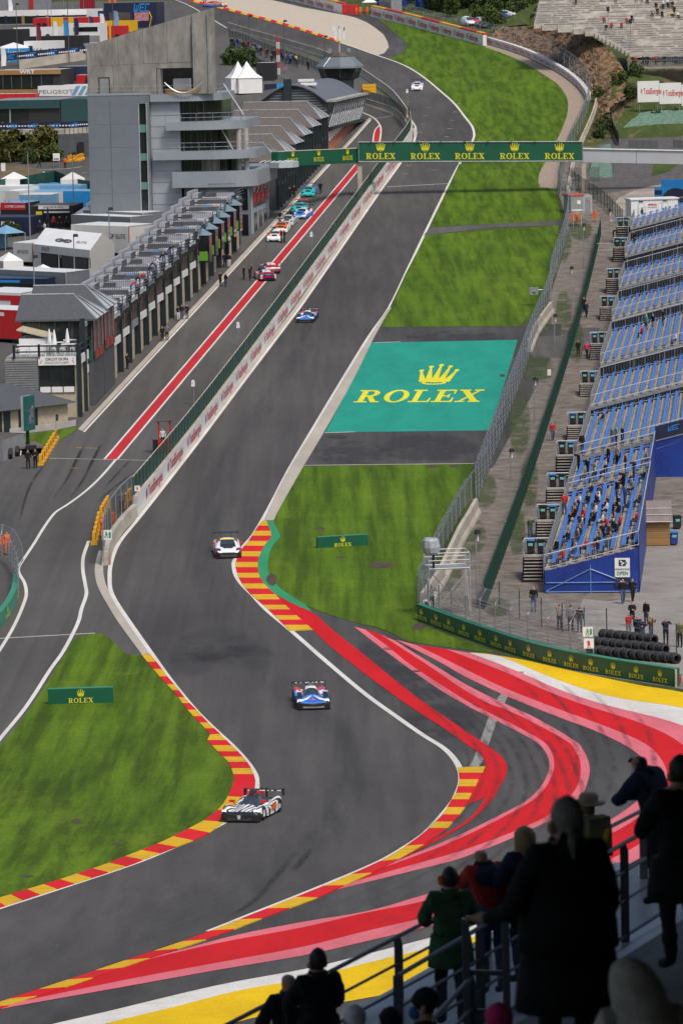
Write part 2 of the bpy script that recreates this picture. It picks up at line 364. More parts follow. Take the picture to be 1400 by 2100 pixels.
# concrete strips
CS = paint('concrete_strip', (.46,.42,.36), .5,(.28,.25,.21))
def band(name, a, b, mat, dz, n=4, parent=None, skirt=0.0):
    return sheet(name, smooth(a, n) + smooth(b, n)[::-1], mat, dz, parent=parent, skirt=skirt)
band('drain_channel', [(202,1130),(194.6,1162),(196,1187),(204,1211),(226,1250),(245,1280),(291,1343)], [(211.6,1130),(211.6,1162),(213,1182),(219,1203),(231,1220),(246,1246),(268,1281),(307,1341)], CS, .022)
band('drain_channel', [(797,631),(758,690),(690,800),(640,884),(588,970),(555,1035),(541,1068)], [(802,631),(768,690),(722,783),(665,885),(622,957),(575,1040),(561,1068)], CS, .034)
band('drain_channel', [(160 + 509 * k / 14,880 - 543 * k / 14) for k in range(15)] + [(757,241)], [(169 + 507 * k / 14,884 - 548 * k / 14) for k in range(15)] + [(762,241)], CS, .016,1)
band('drain_channel', [(845,262),(847,288),(815,333),(766,397),(611,620),(576,667),(400,900),(321,1004),(273,1066)], [(852,262),(851,288),(822,333),(774,397),(620,620),(586,667),(411,900),(332,1004),(283,1066)], CS, .022)
line('drain_channel', [(-20,1311),(195,1299)], .35, CS, .020,0)
line('drain_channel', [(624,955),(972,951)], .35, CS, .034,0)
# drain cover seams across the left exit: asphalt joint behind the verge
line('track_edge_line', track_L[40:], .30, WHT, .026,0, off=.15)
line('track_edge_line', track_L[:44], .25, WHT, .026,0, off=.1)
line('track_edge_line', [q for q in track_R if q[0] > 400], .34, WHT, .026,0, off=-.12)
LX = lambda a, b, n=14: [(a[0] + (b[0] - a[0]) * k / n, a[1] + (b[1] - a[1]) * k / n) for k in range(n + 1)]
line('pit_lane_line', LX((172,886),(677,336)) + [(760,245)], .22, WHT, .020,0)
lerpx = lambda a, b, n=14: [(a[0] + (b[0] - a[0]) * k / n, a[1] + (b[1] - a[1]) * k / n) for k in range(n + 1)]
pl = lerpx((217,942),(730,337)); pr = lerpx((238,942),(738,342))
sheet('pit_lane_red_strip', pl + pr[::-1], PITRED, .020)
sheet('pit_lane_red_strip', smooth([(764,292),(768,268),(777,257)], 3) + smooth([(781,266),(778,292)], 3), PITRED, .020)
line('pit_lane_line', pl, .20, WHT, .024,0, off=-.12); line('pit_lane_line', pr, .20, WHT, .024,0, off=.12)
line('pit_lane_line', [(740,229),(765,240),(778,255),(781,268),(778,292)], .25, WHT, .024); line('pit_lane_line', [(764,292),(768,268),(777,257)], .2, WHT, .028)
line('pit_lane_line', [(735,246),(765,243),(812,236)], .2, CS, .020,0)
line('pit_exit_line', [(238,942),(217,967),(195,990),(170,1012),(140,1034),(115,1050),(102,1065),(87,1087),(70,1115),(50,1145),(38,1165),(40,1178),(50,1195),(54,1215),(50,1235),(31,1280),(0,1333),(-60,1420)], .24, WHT, .022)
line('pit_exit_line', [(182,1110),(171,1142),(170,1170),(175,1200),(177,1220),(167,1250),(159,1280),(130,1336),(103,1374),(53,1451),(0,1516),(-60,1590)], .26, WHT, .022)
line('pit_exit_line', [(100,940),(325,945)], .14, WHT, .026,0)
for a, b in (((156,918),(168,919)),((176,919),(200,919.5)),((146,960),(162,961))): line('yellow_mark', [a, b], .12, YEL, .026,0)
line('start_line', [(793,383),(918,376)], .22, WHT, .026,0)
line('start_line', [(765,703),(822,701)], .25, WHT, .030,0); line('start_line', [(665,888),(729,886)], .25, WHT, .030,0)
line('road_edge_line', [(0,376),(40,370),(85,357),(89,352),(70,349)], .2, WHT, .026); line('road_edge_line', [(80,348),(140,345),(170,341)], .2, WHT, .026)
for k in range(9):      # grid slots on the straight
    x, y = 905 - k * 6,212 + k * 17
    line('grid_mark', [(x + 30, y),(x + 40, y)], .12, WHT, .027,0); line('grid_mark', [(x - 30, y + 8),(x - 20, y + 8)], .12, WHT, .027,0)
for x in (153,172,195): line('road_mark', [(x - 4,357 - (x - 150) * .12),(x + 5,356 - (x - 150) * .12)], .15, WHT, .026,0)
# run-off: teal panel with lettering
sheet('teal_panel', [(760,703),(1061,697),(1004,883),(667,887)], TEAL, .022)
# the ribbons of paint in the run-off
A1 = [(726,1286),(794,1339),(863,1389),(909,1420),(966,1453),(1003,1471),(1037,1489),(1095,1520),(1118,1543),(1126,1566),(1122,1589),(1107,1616),(1076,1645),(1022,1674),(960,1705),(899,1732),(860,1748),(790,1775)]
A2 = [(747,1291),(794,1326),(840,1363),(897,1401),(954,1437),(1011,1467),(1046,1484),(1111,1520),(1130,1543),(1136,1566),(1132,1589),(1118,1616),(1091,1643),(1037,1674),(976,1705),(910,1735),(860,1754),(780,1783)]
A3 = [(779,1301),(817,1326),(880,1367),(937,1406),(994,1440),(1031,1454),(1080,1476),(1161,1520),(1178,1539),(1188,1559),(1190.5,1582),(1186,1605),(1172,1630),(1126,1672),(1087,1692),(1022,1719),(937,1749),(860,1771),(730,1808)]
A4 = [(811,1315),(840,1334),(897,1369),(954,1404),(1003,1429),(1046,1449),(1100,1474),(1178,1520),(1195,1539),(1205,1559),(1209,1582),(1203,1609),(1190,1634),(1136,1678),(1087,1703),(1022,1732),(937,1764),(860,1784),(690,1826)]
B1 = [(812,1313),(863,1339),(909,1363),(954,1389),(1023,1422),(1080,1446),(1150,1474),(1210,1496),(1263,1520),(1296,1539),(1319,1559),(1332,1582),(1334,1601),(1319,1632),(1253,1682),(1130,1748),(987,1803),(860,1840),(750,1871),(625,1892),(487,1919),(363,1952),(250,1980)]
B2 = [(851,1323),(897,1345),(937,1365),(989,1391),(1034,1412),(1125,1448),(1204,1477),(1260,1498),(1311,1520),(1340,1540),(1360,1566),(1368,1592),(1362,1618),(1345,1650),(1265,1705),(1130,1766),(991,1817),(860,1852),(740,1876),(620,1904),(443,1937),(288,1974),(180,2003)]
B3 = [(914,1332),(966,1352),(1046,1384),(1125,1420),(1204,1449),(1302,1480),(1380,1515),(1430,1560),(1440,1610),(1400,1665),(1290,1745),(1130,1810),(990,1852),(860,1886),(740,1914),(620,1944),(443,1977),(266,2010),(44,2056),(-60,2080)]
B4 = [(963,1340),(1009,1357),(1064,1379),(1149,1416),(1243,1447),(1373,1480),(1450,1515),(1500,1570),(1500,1630),(1440,1690),(1310,1765),(1140,1828),(1000,1868),(896,1898),(740,1935),(620,1962),(443,1992),(221,2032),(31,2066),(-60,2086)]
W1 = [(964,1339),(1025,1347),(1125,1388),(1204,1416),(1282,1435),(1400,1453),(1520,1490),(1600,1560),(1590,1650),(1450,1760),(1200,1862),(1000,1916),(886,1945),(760,1975),(620,2010),(487,2034),(354,2068),(221,2100),(100,2135)]
Y1 = [(1039,1348),(1086,1357),(1164,1375),(1243,1392),(1321,1408),(1400,1421),(1560,1460),(1690,1560),(1680,1680),(1500,1830),(1250,1930),(1000,1998),(800,2040),(545,2085),(478,2101),(300,2150)]
W0 = [(963,1340),(1009,1357),(1064,1379),(1149,1418),(1243,1450),(1373,1481),(1460,1515),(1520,1580),(1510,1650),(1430,1720),(1200,1832),(1000,1891),(896,1921),(714,1968),(620,1990),(443,2023),(221,2076),(113,2101),(0,2130)]
band('painted_stripe', A1, A2, PINK, .022); band('painted_stripe', A2, A3, RED, .024); band('painted_stripe', A3, A4, PINK, .022)
band('painted_stripe', B1, B2, PINK, .028); band('painted_stripe', B2, B3, RED, .030); band('painted_stripe', B3, B4, PINK, .028)
band('painted_stripe', W0, W1, WHT, .020); band('painted_stripe', W1, Y1, YEL, .026)
band('painted_stripe', [(561,1217),(593,1250),(641,1293),(680,1329),(731,1370),(794,1417),(851,1457),(909,1494),(954,1526),(983,1547),(994,1563),(996,1573),(989,1588),(974,1614),(957,1651)], [(561,1217),(590,1234),(639,1256),(680,1291),(720,1323),(774,1366),(829,1411),(886,1453),(954,1500),(1000,1531),(1029,1554),(1039,1571),(1037,1591),(1026,1611),(997,1636),(957,1651)], RED, .032)
band('painted_stripe', [(1037,1588),(1026,1611),(1009,1643),(983,1669),(943,1700),(860,1745),(780,1780)], [(1020,1612),(997,1636),(985,1652),(970,1672),(937,1697),(860,1738),(780,1774)], RED, .034)
line('asphalt_joint', [(1066,1378),(1030,1432),(1008,1480),(980,1560),(969,1576)], .55, M('joint_grey', (.24,.23,.22), .8,.35,3, space='World'), .0215,0)
# dark patches: oil dry, wet asphalt and rubber, thin films with ragged edges
def film(name, dark, thr=.5, sc=.35, stretch=(1,.5,1), rot=0., amt=.75):
    m = bpy.data.materials.new(name); m.use_nodes = True; nt = m.node_tree; b = nt.nodes['Principled BSDF']; b.inputs['Base Color'].default_value = (*dark, 1); b.inputs['Roughness'].default_value = .7
    at = nt.nodes.new('ShaderNodeAttribute'); at.attribute_name = 'edge'
    mu = nt.nodes.new('ShaderNodeMath'); mu.operation = 'MULTIPLY'
    nt.links.new(at.outputs['Fac'], mu.inputs[0]); nt.links.new(ramp(nt, wnoise(nt, sc, stretch, 7, rot, .7), thr - .12, thr + .12), mu.inputs[1])
    m2 = nt.nodes.new('ShaderNodeMath'); m2.operation = 'MULTIPLY'; nt.links.new(mu.outputs[0], m2.inputs[0]); m2.inputs[1].default_value = amt
    nt.links.new(m2.outputs[0], b.inputs['Alpha']); return m
def stain(name, cx, cy, rx, ry, mat, dz=.018, n=20):
    rings = [[P(cx + rx * r * math.cos(2*math.pi*a/n), cy + ry * r * math.sin(2*math.pi*a/n), dz) for a in range(n)] for r in (.02,.45,.8,1.0)]
    mb = MB(); mb.grid(rings, closed=True); o = mb.build(name, mat); at = o.data.attributes.new('edge', 'FLOAT', 'POINT')
    at.data.foreach_set('value', [1.0] * n + [1.0] * n + [.7] * n + [0.0] * n); tag(o, kind='structure')
def skid(path, w, mat, dz=.0185, n=6):
    pts = [P(*q) for q in smooth(path, n)]; rows = []; ev = []
    for i, p in enumerate(pts):
        d = pts[min(i+1, len(pts)-1)] - pts[max(i-1,0)]; d.z = 0; d.normalize(); nn = Vector((d.y, -d.x, 0)); row = []
        for k in (-1,-.4,.4,1):
            q = p + nn * w / 2 * k; row.append((q.x, q.y, T(q.y) + dz)); ev.append((1 - abs(k) ** 3) * min(1,4 * i / len(pts), 4 * (len(pts) - 1 - i) / len(pts)))
        rows.append(row)
    mb = MB(); mb.grid(rows); o = mb.build('skid_mark', mat); at = o.data.attributes.new('edge', 'FLOAT', 'POINT'); at.data.foreach_set('value', ev); tag(o, kind='structure')
WET = film('damp_asphalt', (.042,.040,.044), .5); WETB = film('damp_patch', (.045,.043,.046), .5,.28,(1,.6,1), .5,.42); RUB = film('rubber', (.028,.027,.028), .42,.8,(1,.2,1), 0,.65)
for a in [(450,1325,85,42),(395,1345,55,45),(500,1350,70,30)]: stain('damp_patch', *a, WETB)
for a in [(720,930,90,28),(880,918,110,30),(690,896,24,5),(930,690,120,14)]: stain('damp_patch', *a, WET, .020)
for a in [(800,1340,70,50),(860,1400,90,40),(900,1480,80,40)]: stain('damp_patch', *a, WET, .0195)
for x in (148,182):
    skid([(x + 22,915),(x + 8,945),(x - 12,985),(x - 40,1025)], .35, RUB, .014); skid([(x + 26,910),(x - 2,965)], .4, RUB, .015)
skid([(290,960),(240,995),(200,1030)], .3, RUB, .014); skid([(100,940),(60,1000),(40,1070)], .3, RUB, .014); skid([(270,940),(215,1000)], .3, RUB, .0145)
skid([(610,1745),(565,1800),(520,1850),(465,1885)], .4, RUB); skid([(640,1740),(600,1790)], .4, RUB, .019)
RUB2 = film('rubber_line', (.045,.043,.044), .5,.5,(1,.04,1), 0,.15)
for k in range(6):
    o = k * 12
    skid([(700 - k*4,560 - k*5),(560 + o*.5,780),(440 + o*.7,960),(390 + o*.9,1110),(420 + o*1.2,1230),(520 + o, 1380),(630 + o*1.2,1490),(690 + o, 1590),(640 + o, 1700),(480,1800 + o),(200,1900 + o),(-40,1970 + o)], 1.1, RUB2,.0180 + k * .0003,5)
MRK = film('paint_scuff', (.05,.03,.03), .5,.9,(1,.3,1), -.3,.42)
for k in range(9):      # tyre scuffs across the run-off paint
    o = k * 31; skid([(720 + o, 1330 + k * 7),(830 + o * 1.05,1410 + k * 6),(930 + o, 1500 + k * 9),(960 + o * .9,1590 + k * 14),(880 + o * .5,1700 + k * 20),(640 + o * .3,1830 + k * 22)], .38, MRK, .042 + k * .0004,5)
for k in range(5): skid([(1000 + k * 70,1350 + k * 22),(1090 + k * 60,1420 + k * 22),(1180 + k * 40,1530 + k * 20),(1170 + k * 30,1620 + k * 20)], .4, MRK, .047 + k * .0004,5)
# kerbs: a low concrete kerb, each painted block a part of its own
def kerb(label, inner, outer, cuts, first, hgt=.055, by='y'):
    c = P(*inner[len(inner) // 2]); k = thing('kerb', label, 'kerb', (c.x, c.y, c.z))
    for i in range(len(cuts) - 1):
        if by == 'y': a = [(inner, cuts[i]),(outer, cuts[i]),(outer, cuts[i + 1]),(inner, cuts[i + 1])]; q = [aty(e, y) for e, y in a]
        else: q = [along(inner, cuts[i]), along(outer, cuts[i]), along(outer, (cuts[i] + cuts[i+1]) / 2), along(outer, cuts[i + 1]), along(inner, cuts[i + 1]), along(inner, (cuts[i] + cuts[i+1]) / 2)]; q = [tuple(p) for p in q]
        h = hgt + .004 * (i % 3)
        sheet('kerb_block', q, (KYEL, KRED)[(i + first) % 2], h, parent=k, skirt=h + .02)
    return k
K2i = smooth([(537,1069),(523,1089),(509,1111),(497,1125),(483.5,1152),(483,1165),(487,1179),(496,1198),(515,1221),(541,1243),(568,1269),(595,1296)], 4)
K2o = smooth([(546,1069),(554,1089),(557,1100),(547,1113),(541,1122),(534,1136),(529,1152),(529,1168),(533,1186),(545,1202),(561,1217),(577,1234),(593,1250),(614,1269),(641,1293)], 4)
kerb('red and yellow kerb beside the green strip at the first bend', K2i, K2o, [1040 + q / 4.375 for q in (125,172,220,262,310,353,403,448,500,545,598,640,692,738,790,835,885,925,978,1018,1065,1116)], 0)
sheet('green_strip', [q for q in K2o if q[1] < 1218] + [(590,1234),(639,1256)] + GSo[::-1], GRN, .036)
K1i = smooth([(308,1343),(321,1359),(332,1374),(343,1389),(357,1405),(378,1432),(403,1458),(427,1484),(452,1508),(476,1532),(498,1554),(514,1576),(522,1595),(524,1611),(520,1627),(500,1656),(452,1694),(414,1719),(337,1749),(257,1780),(164,1811),(58,1845),(-60,1884)], 4)
u1 = [1343,1359,1374,1389,1405,1418,1432,1444,1458,1471,1484,1496,1508,1520,1531,1543,1554,1565,1578,1590,1603]
kerb('long red and yellow kerb edging the triangular infield grass', K1i, K1o, u1,0)
li = [q for q in K1i if q[1] >= 1602]; lo = [q for q in K1o if q[1] >= 1602 and q[0] >= -85]
kerb('lower red and yellow kerb round the near corner of the infield grass', li, lo, [k / 18 for k in range(19)], 1, by='arc')
K3i = smooth([(938,1576),(941,1590),(942,1601),(939,1614),(934,1630),(925,1643),(916,1659),(907,1673),(893,1688),(881,1700),(843,1730),(783,1767),(703,1803),(623,1836),(517,1878),(393,1927),(322,1951),(251,1975),(171,2002),(92,2028),(0,2058),(-100,2091)], 4)
K3o = smooth([(995,1573),(990,1586),(981,1601),(975,1614),(967,1629),(961,1641),(954,1657),(943,1672),(929,1687),(919,1700),(888,1722),(850,1746),(790,1779),(720,1812),(660,1840),(602,1862),(549,1882),(492,1904),(434,1926),(363,1950),(297,1972),(221,1998),(151,2023),(58,2052),(-40,2086)], 4)
kerb('red and yellow kerb on the outside of the near bend', K3i, K3o, [1574,1587,1601,1615,1629,1642,1658,1673,1688,1701], 0)
kerb('lower end of the red and yellow kerb beside the painted run-off', [q for q in K3i if q[1] >= 1700], [q for q in K3o if q[1] >= 1700], [k / 17 for k in range(18)], 1, by='arc')
# far hairpin kerb
fk = [q for q in track_R if 380 < q[0] < 700 and q[1] < 90]
fi = [(x, y + .6) for x, y in fk]; fo = [(x + 2.5, y - 3.4) for x, y in fk]
kerb('thin red and yellow kerb along the far gravel trap', fi, fo, [k / 26 for k in range(27)], 1, by='arc')
# ------------------------------------------------------------------ lettering
def ell(cx, cy, rx, ry, a0=0, a1=360, n=18): return [(cx + rx * math.cos(math.radians(a0 + (a1 - a0) * k / n)), cy + ry * math.sin(math.radians(a0 + (a1 - a0) * k / n))) for k in range(n + 1)]
def ringq(cx, cy, ro, ri, a0=0, a1=360, n=18):
    o, i = ell(cx, cy, *ro, a0, a1, n), ell(cx, cy, *ri, a0, a1, n); return [[o[k], o[k + 1], i[k + 1], i[k]] for k in range(n)]
def rc(x0, y0, x1, y1): return [(x0, y0),(x1, y0),(x1, y1),(x0, y1)]
SLAB = {
 'R': (1.02, [rc(.14,.09,.36,.91), rc(0,0,.52,.09), rc(0,.91,.5,1), rc(.36,.47,.5,.56)] + ringq(.5,.735,(.36,.265),(.14,.175), -90,90,10) + [[(.42,.47),(.64,.49),(.86,.09),(1.02,.09),(1.02,0),(.68,0)]]),
 'O': (1.0, ringq(.5,.5,(.5,.52),(.27,.43))),
 'L': (.84, [rc(.14,.09,.36,.91), rc(0,.91,.54,1), rc(0,0,.84,.09), [(.74,.09),(.84,.09),(.84,.36),(.79,.36)]]),
 'E': (.84, [rc(.14,.09,.36,.91), rc(0,.91,.82,1), rc(0,0,.84,.09), rc(.36,.46,.62,.54), rc(.57,.36,.63,.64), [(.74,.09),(.84,.09),(.84,.36),(.79,.36)], [(.72,.91),(.82,.91),(.82,.66),(.77,.66)]]),
 'X': (1.04, [[(.10,.92),(.38,.92),(.94,.08),(.66,.08)], [(.76,.92),(.88,.92),(.28,.08),(.16,.08)], rc(0,.91,.46,1), rc(.6,.91,1.0,1), rc(.02,0,.42,.09), rc(.56,0,1.04,.09)])}
def slab(word, gap=.1):
    x = 0; out = []
    for ch in word:
        w, ps = SLAB[ch]; out += [[(a + x, b) for a, b in p] for p in ps]; x += w + gap
    return [[(a - (x - gap) / 2, b) for a, b in p] for p in out]
def crown():
    out = ringq(0,.1,(.33,.1),(.24,.05), 0,360,16); tips = [(-.46,.70),(-.25,.90),(0,.98),(.25,.90),(.46,.70)]
    for k, t in enumerate(tips):
        b = -.30 + .15 * k; out.append([(b - .10,.12 + .03 * abs(k - 2) * .5),(b + .10,.12 + .03 * abs(k - 2) * .5),(t[0] + .025, t[1]),(t[0] - .025, t[1])]); out.append(ell(t[0], t[1] + .03,.065,.065,0,324,9))
    return out
def sx(polys, kx, ky=None, dx=0, dy=0, sh=0): return [[(a * kx + dx + sh * b * (ky or kx), b * (ky or kx) + dy) for a, b in p] for p in polys]
FONTC = {}
def fontp(txt, bold=0.0):
    """outline of ordinary sans lettering as triangles, cap height 1, centred"""
    k = (txt, bold)
    if k not in FONTC:
        cu = bpy.data.curves.new('t', 'FONT'); cu.body = txt; cu.size = 1.0; cu.offset = bold; cu.resolution_u = 3; cu.align_x = 'CENTER'
        o = bpy.data.objects.new('t', cu); COL.objects.link(o); bpy.context.view_layer.update()
        me = bpy.data.meshes.new_from_object(o.evaluated_get(bpy.context.evaluated_depsgraph_get()))
        FONTC[k] = [[(me.vertices[i].co.x / .7, me.vertices[i].co.y / .7) for i in p.vertices] for p in me.polygons]
        bpy.data.objects.remove(o); bpy.data.curves.remove(cu); bpy.data.meshes.remove(me)
    return FONTC[k]
def wec(): # slanted blocky three-letter mark
    L = [[(0,1),(.16,1),(.28,.25),(.5,.25),(.5,0),(.12,0)], [(.5,0),(.8,0),(1.0,1),(.84,1),(.70,.2),(.5,.2)], [(.44,.2),(.56,.2),(.60,.8),(.48,.8)],
         rc(1.08,0,1.22,1), rc(1.22,.82,1.8,1), rc(1.22,.42,1.7,.58), rc(1.22,0,1.8,.18), rc(1.92,0,2.06,1), rc(2.06,.82,2.6,1), rc(2.06,0,2.6,.18)]
    return [[(a - 1.3 + .25 * b, b) for a, b in p] for p in L]
def logo_te(): # swirl mark parts: red, blue, yellow
    return ringq(0,.55,(.42,.42),(.2,.2), 95,250,8), ringq(0,.55,(.42,.42),(.2,.2), -60,95,8), [[(-.1,0),(.3,.1),(.2,.28),(-.05,.2)]], [[(-.55,.62),(-.1,.7),(-.1,.5),(-.5,.42)]]
def decal(parent, name, polys, o, r, u, mat, lift=.015, world=True):
    """flat lettering at o, r right and u up; each stroke a hair above the last so none share a plane"""
    o, r, u = Vector(o), Vector(r), Vector(u); n = r.cross(u).normalized(); mb = MB()
    for i, p in enumerate(polys):
        q = [o + r * a + u * b + n * (lift + .0004 * (i % 12)) for a, b in p]; mb.add(q, [tuple(range(len(q)))])
    return mb.build(name, mat, parent, world=world)
LET = M('sign_yellow', (.66,.60,.015), .5,.05); LETW = M('sign_white', (.75,.75,.75), .5,.05); LETR = M('sign_red', (.55,.02,.03), .5,.05); LETB = M('sign_blue', (.02,.22,.62), .5,.06); LETK = M('sign_black', (.02,.02,.025), .5,.05)
LETG = M('sign_green', (.02,.25,.12), .5,.05)
BGRN = M('board_green', (.004,.085,.045), .45,.12,.4); BGRN2 = M('board_green_edge', (.03,.22,.13), .5,.1)
STEEL = M('galvanised', (.30,.32,.34), .45,.2,2, metal=.5); STEELD = M('steel_dark', (.07,.078,.085), .5,.2,1); ALU = M('alu_bright', (.50,.52,.54), .4,.12,1, metal=.4)
DGREEN = M('fence_green', (.006,.045,.032), .6,.3,1.2); WHITE = M('white_sheet', (.72,.72,.71), .5,.06,.4); BLACK = M('black_plastic', (.012,.012,.014), .5,.2); GREY = M('mid_grey', (.22,.23,.24), .6,.15)
ORANGE = M('hi_vis', (.75,.12,.01), .6,.1); YBAR = M('barrier_yellow', (.72,.36,.01), .5,.15,.8); REDP = M('plastic_red', (.5,.02,.02), .5,.15)
def rolex(parent, o, r, u, h, wide=1.0, crown_h=1.0):
    """crown over the word; o is the middle of the baseline, h the letter height"""
    r, u = Vector(r).normalized(), Vector(u).normalized()
    decal(parent, 'lettering', sx(slab('ROLEX'), h * wide, h) + sx(crown(), h * 1.55 * wide, h * 1.5 * crown_h, 0, h * 1.3), o, r, u, LET)
def twall_logo(parent, o, r, u, ln, h, W=True):
    r, u = Vector(r).normalized(), Vector(u).normalized(); a, b, c, d = logo_te(); kx = ln / 9.0
    decal(parent, 'logo', sx(a, kx * .9, h), o, r, u, LETR, .015, W); decal(parent, 'logo', sx(b, kx * .9, h), o, r, u, LETB, .015, W); decal(parent, 'logo', sx(c, kx * .9, h), o, r, u, LET, .02, W); decal(parent, 'logo', sx(d, kx * .9, h), o, r, u, LETR, .02, W)
    decal(parent, 'lettering', sx(fontp('TotalEnergies', .012), ln / 8.6, h * .9, kx * 5.0, h * .12), o, r, u, LETR, .015, W)

# ------------------------------------------------------------------ pit wall with banner and screen fence
wpx = [(286,1054),(408,900),(577,667),(768,397),(814,333),(846,288),(848,268),(842,250)]
wp = [P(*q) for q in smooth(wpx, 10)]; wl = [0]
for i in range(len(wp) - 1): wl.append(wl[-1] + (wp[i + 1] - wp[i]).length)
def wat(s):
    p = along(wp, min(1, max(0, s / wl[-1]))); q = along(wp, min(1,(s + .5) / wl[-1])); d = q - p; d.z = 0
    if d.length < 1e-5: d = wp[-1] - wp[-2]; d.z = 0
    d.normalize(); return p, d, Vector((d.y, -d.x, 0))
pw = thing('pit_wall', 'long white banner wall with red lettering dividing pit lane and track', 'wall', wp[0])
WB = M('banner_white', (.66,.66,.66), .5,.06,.3); seg = 8.0; ns = int(wl[-1] / seg)
for k in range(ns):
    a, da, na = wat(k * seg); b, db, nb = wat((k + 1) * seg - .03); mb = MB()
    A = [a - na * .55, a - na * .15, a - na * .15 + Vector((0,0,1.45)), a - na * .45 + Vector((0,0,1.45))]; B = [b - nb * .55, b - nb * .15, b - nb * .15 + Vector((0,0,1.45)), b - nb * .45 + Vector((0,0,1.45))]
    for q in A[:2] + B[:2]: q.z -= .1
    mb.add(A + B, [(0,3,2,1),(4,5,6,7),(0,1,5,4),(2,3,7,6),(3,0,4,7)], 0); mb.add([A[1], A[2], B[2], B[1]], [(0,1,2,3)], 1); mb.build('wall_panel', [CONC, WB], pw, world=True)
lg = 6.0
while lg < wl[-1] - 25:
    p, d, n = wat(lg); q, d2, n2 = wat(lg + 11.5); r = (q - p); twall_logo(pw, p - n * .13 + Vector((0,0,.22)) + r * .06, r, (0,0,1), 11.5,1.0); lg += 16.2
SCR = M('screen_green', (.010,.060,.048), .5,.3,3, alpha=.86); k = 0.0; post = MB().box((0,0,0),(.09,.09,1.6)).mesh('fence_post', DGREEN)
pf = thing('pit_wall_fence', 'dark green screen fence standing along the top of the pit wall', 'fence', wp[0])
while k < wl[-1] - 2:
    p, d, n = wat(k); q, d2, n2 = wat(k + 2.45); use(post, 'post', pf, p - n * .5 + Vector((0,0,1.4)) - wp[0], math.atan2(d.y, d.x)); up = Vector((0,0,1)); j = random.random()
    a, b = p + d * .22 - n * .5, q - n2 * .5 - d * (.15 if j < .8 else .9)
    MB().quad(a + up * 1.46, b + up * 1.46, b + up * 2.85, a + up * 2.85).build('screen_panel', SCR, pf, world=True); k += 2.5
MB().tube([wat(s)[0] - wat(s)[2] * .5 + Vector((0,0,3.0)) for s in range(0, int(wl[-1]) - 2,6)], .05,4).build('top_rail', CONC, pf, world=True)
# concrete blocks at the pit exit with a mesh fence on them
MESH = M('wire_mesh', (.32,.34,.36), .6,.1, alpha=.13); MESHD = M('wire_mesh_dark', (.05,.06,.065), .6,.1, alpha=.45)
ex = [P(*q) for q in smooth([(217,1160),(222,1136),(233,1110),(254,1082),(276,1060)], 2)]
eb = thing('concrete_barrier', 'pale concrete block barrier curving from the pit wall to the pit exit', 'barrier', ex[0])
for i in range(len(ex) - 1):
    a, b = ex[i], ex[i + 1]; d = (b - a).normalized(); n = Vector((d.y, -d.x, 0)).normalized(); b = b - d * .03; mb = MB(); up = Vector((0,0,1.02))
    A = [a - n * .32, a + n * .32, a + n * .2 + up, a - n * .2 + up]; B = [b - n * .32, b + n * .32, b + n * .2 + up, b - n * .2 + up]; mb.add(A + B, [(0,3,2,1),(4,5,6,7),(1,2,6,5),(2,3,7,6),(3,0,4,7)]); mb.build('block', CONC, eb, world=True)
MB().box((.36,-.05,.1),(.02,.3,.9)).build('reflector', ORANGE, eb)
ef = thing('mesh_fence', 'grey mesh fence on the concrete blocks at pit exit', 'fence', ex[0] + Vector((0,0,1)))
for i in range(len(ex)):
    p = ex[i] - Vector((.15,0,0)); MB().tube([p + Vector((0,0,.3)), p + Vector((0,0,3.3))], .05).build('post', STEEL, ef, world=True)
    if i:
        q = ex[i - 1] - Vector((.15,0,0)); MB().quad(p + Vector((0,0,1)), q + Vector((0,0,1)), q + Vector((0,0,3.3)), p + Vector((0,0,3.3))).build('mesh_panel', MESHD, ef, world=True); MB().tube([p + Vector((0,0,3.3)), q + Vector((0,0,3.3))], .05).build('top_rail', STEEL, ef, world=True)
def pictogram(label, px, py, kind, w=.75, dz=1.5, txt=None, group=None, y=None):
    p = PD(px, py, y) if y else P(px, py); col = LETG if kind == 'exit' else LETR; t = thing('safety_sign', label, 'sign', p, 0, group)
    MB().box((0,0,0),(w, .03, w)).build('plate', WHITE, t); o = Vector((0,-.016,0))
    if kind == 'exit': ps = [ell(-.06,.78,.07,.07,0,324,9), [(-.12,.7),(.02,.7),(.0,.42),(-.14,.42)], [(-.12,.45),(-.02,.45),(-.2,.22),(-.28,.26)], [(-.02,.45),(.06,.42),(.12,.2),(.04,.2)], [(.0,.68),(.16,.55),(.14,.5),(.0,.58)], rc(.2,.2,.4,.8)]
    else: ps = [rc(-.12,.3,.12,.68), rc(-.05,.68,.05,.8), [(-.05,.76),(-.22,.7),(-.2,.65),(-.05,.7)], rc(-.12,.27,.12,.31)]
    decal(t, 'pictogram', sx(ps, w), o, (1,0,0),(0,0,1), col, world=False)
    if txt: decal(t, 'lettering', sx(fontp(txt, .01), w * .14, w * .14,0, w * .05), o, (1,0,0),(0,0,1), col, world=False)
    return t
pictogram('green running man sign on mesh fence at the pit exit', 220,1128, 'exit', .75, y=P(217,1155).y - .5).location.z += .75
pictogram('small red fire sign on the post at the end of the pit wall fence', 282,1015, 'fire', .45, y=P(277,1060).y).location.z += .3

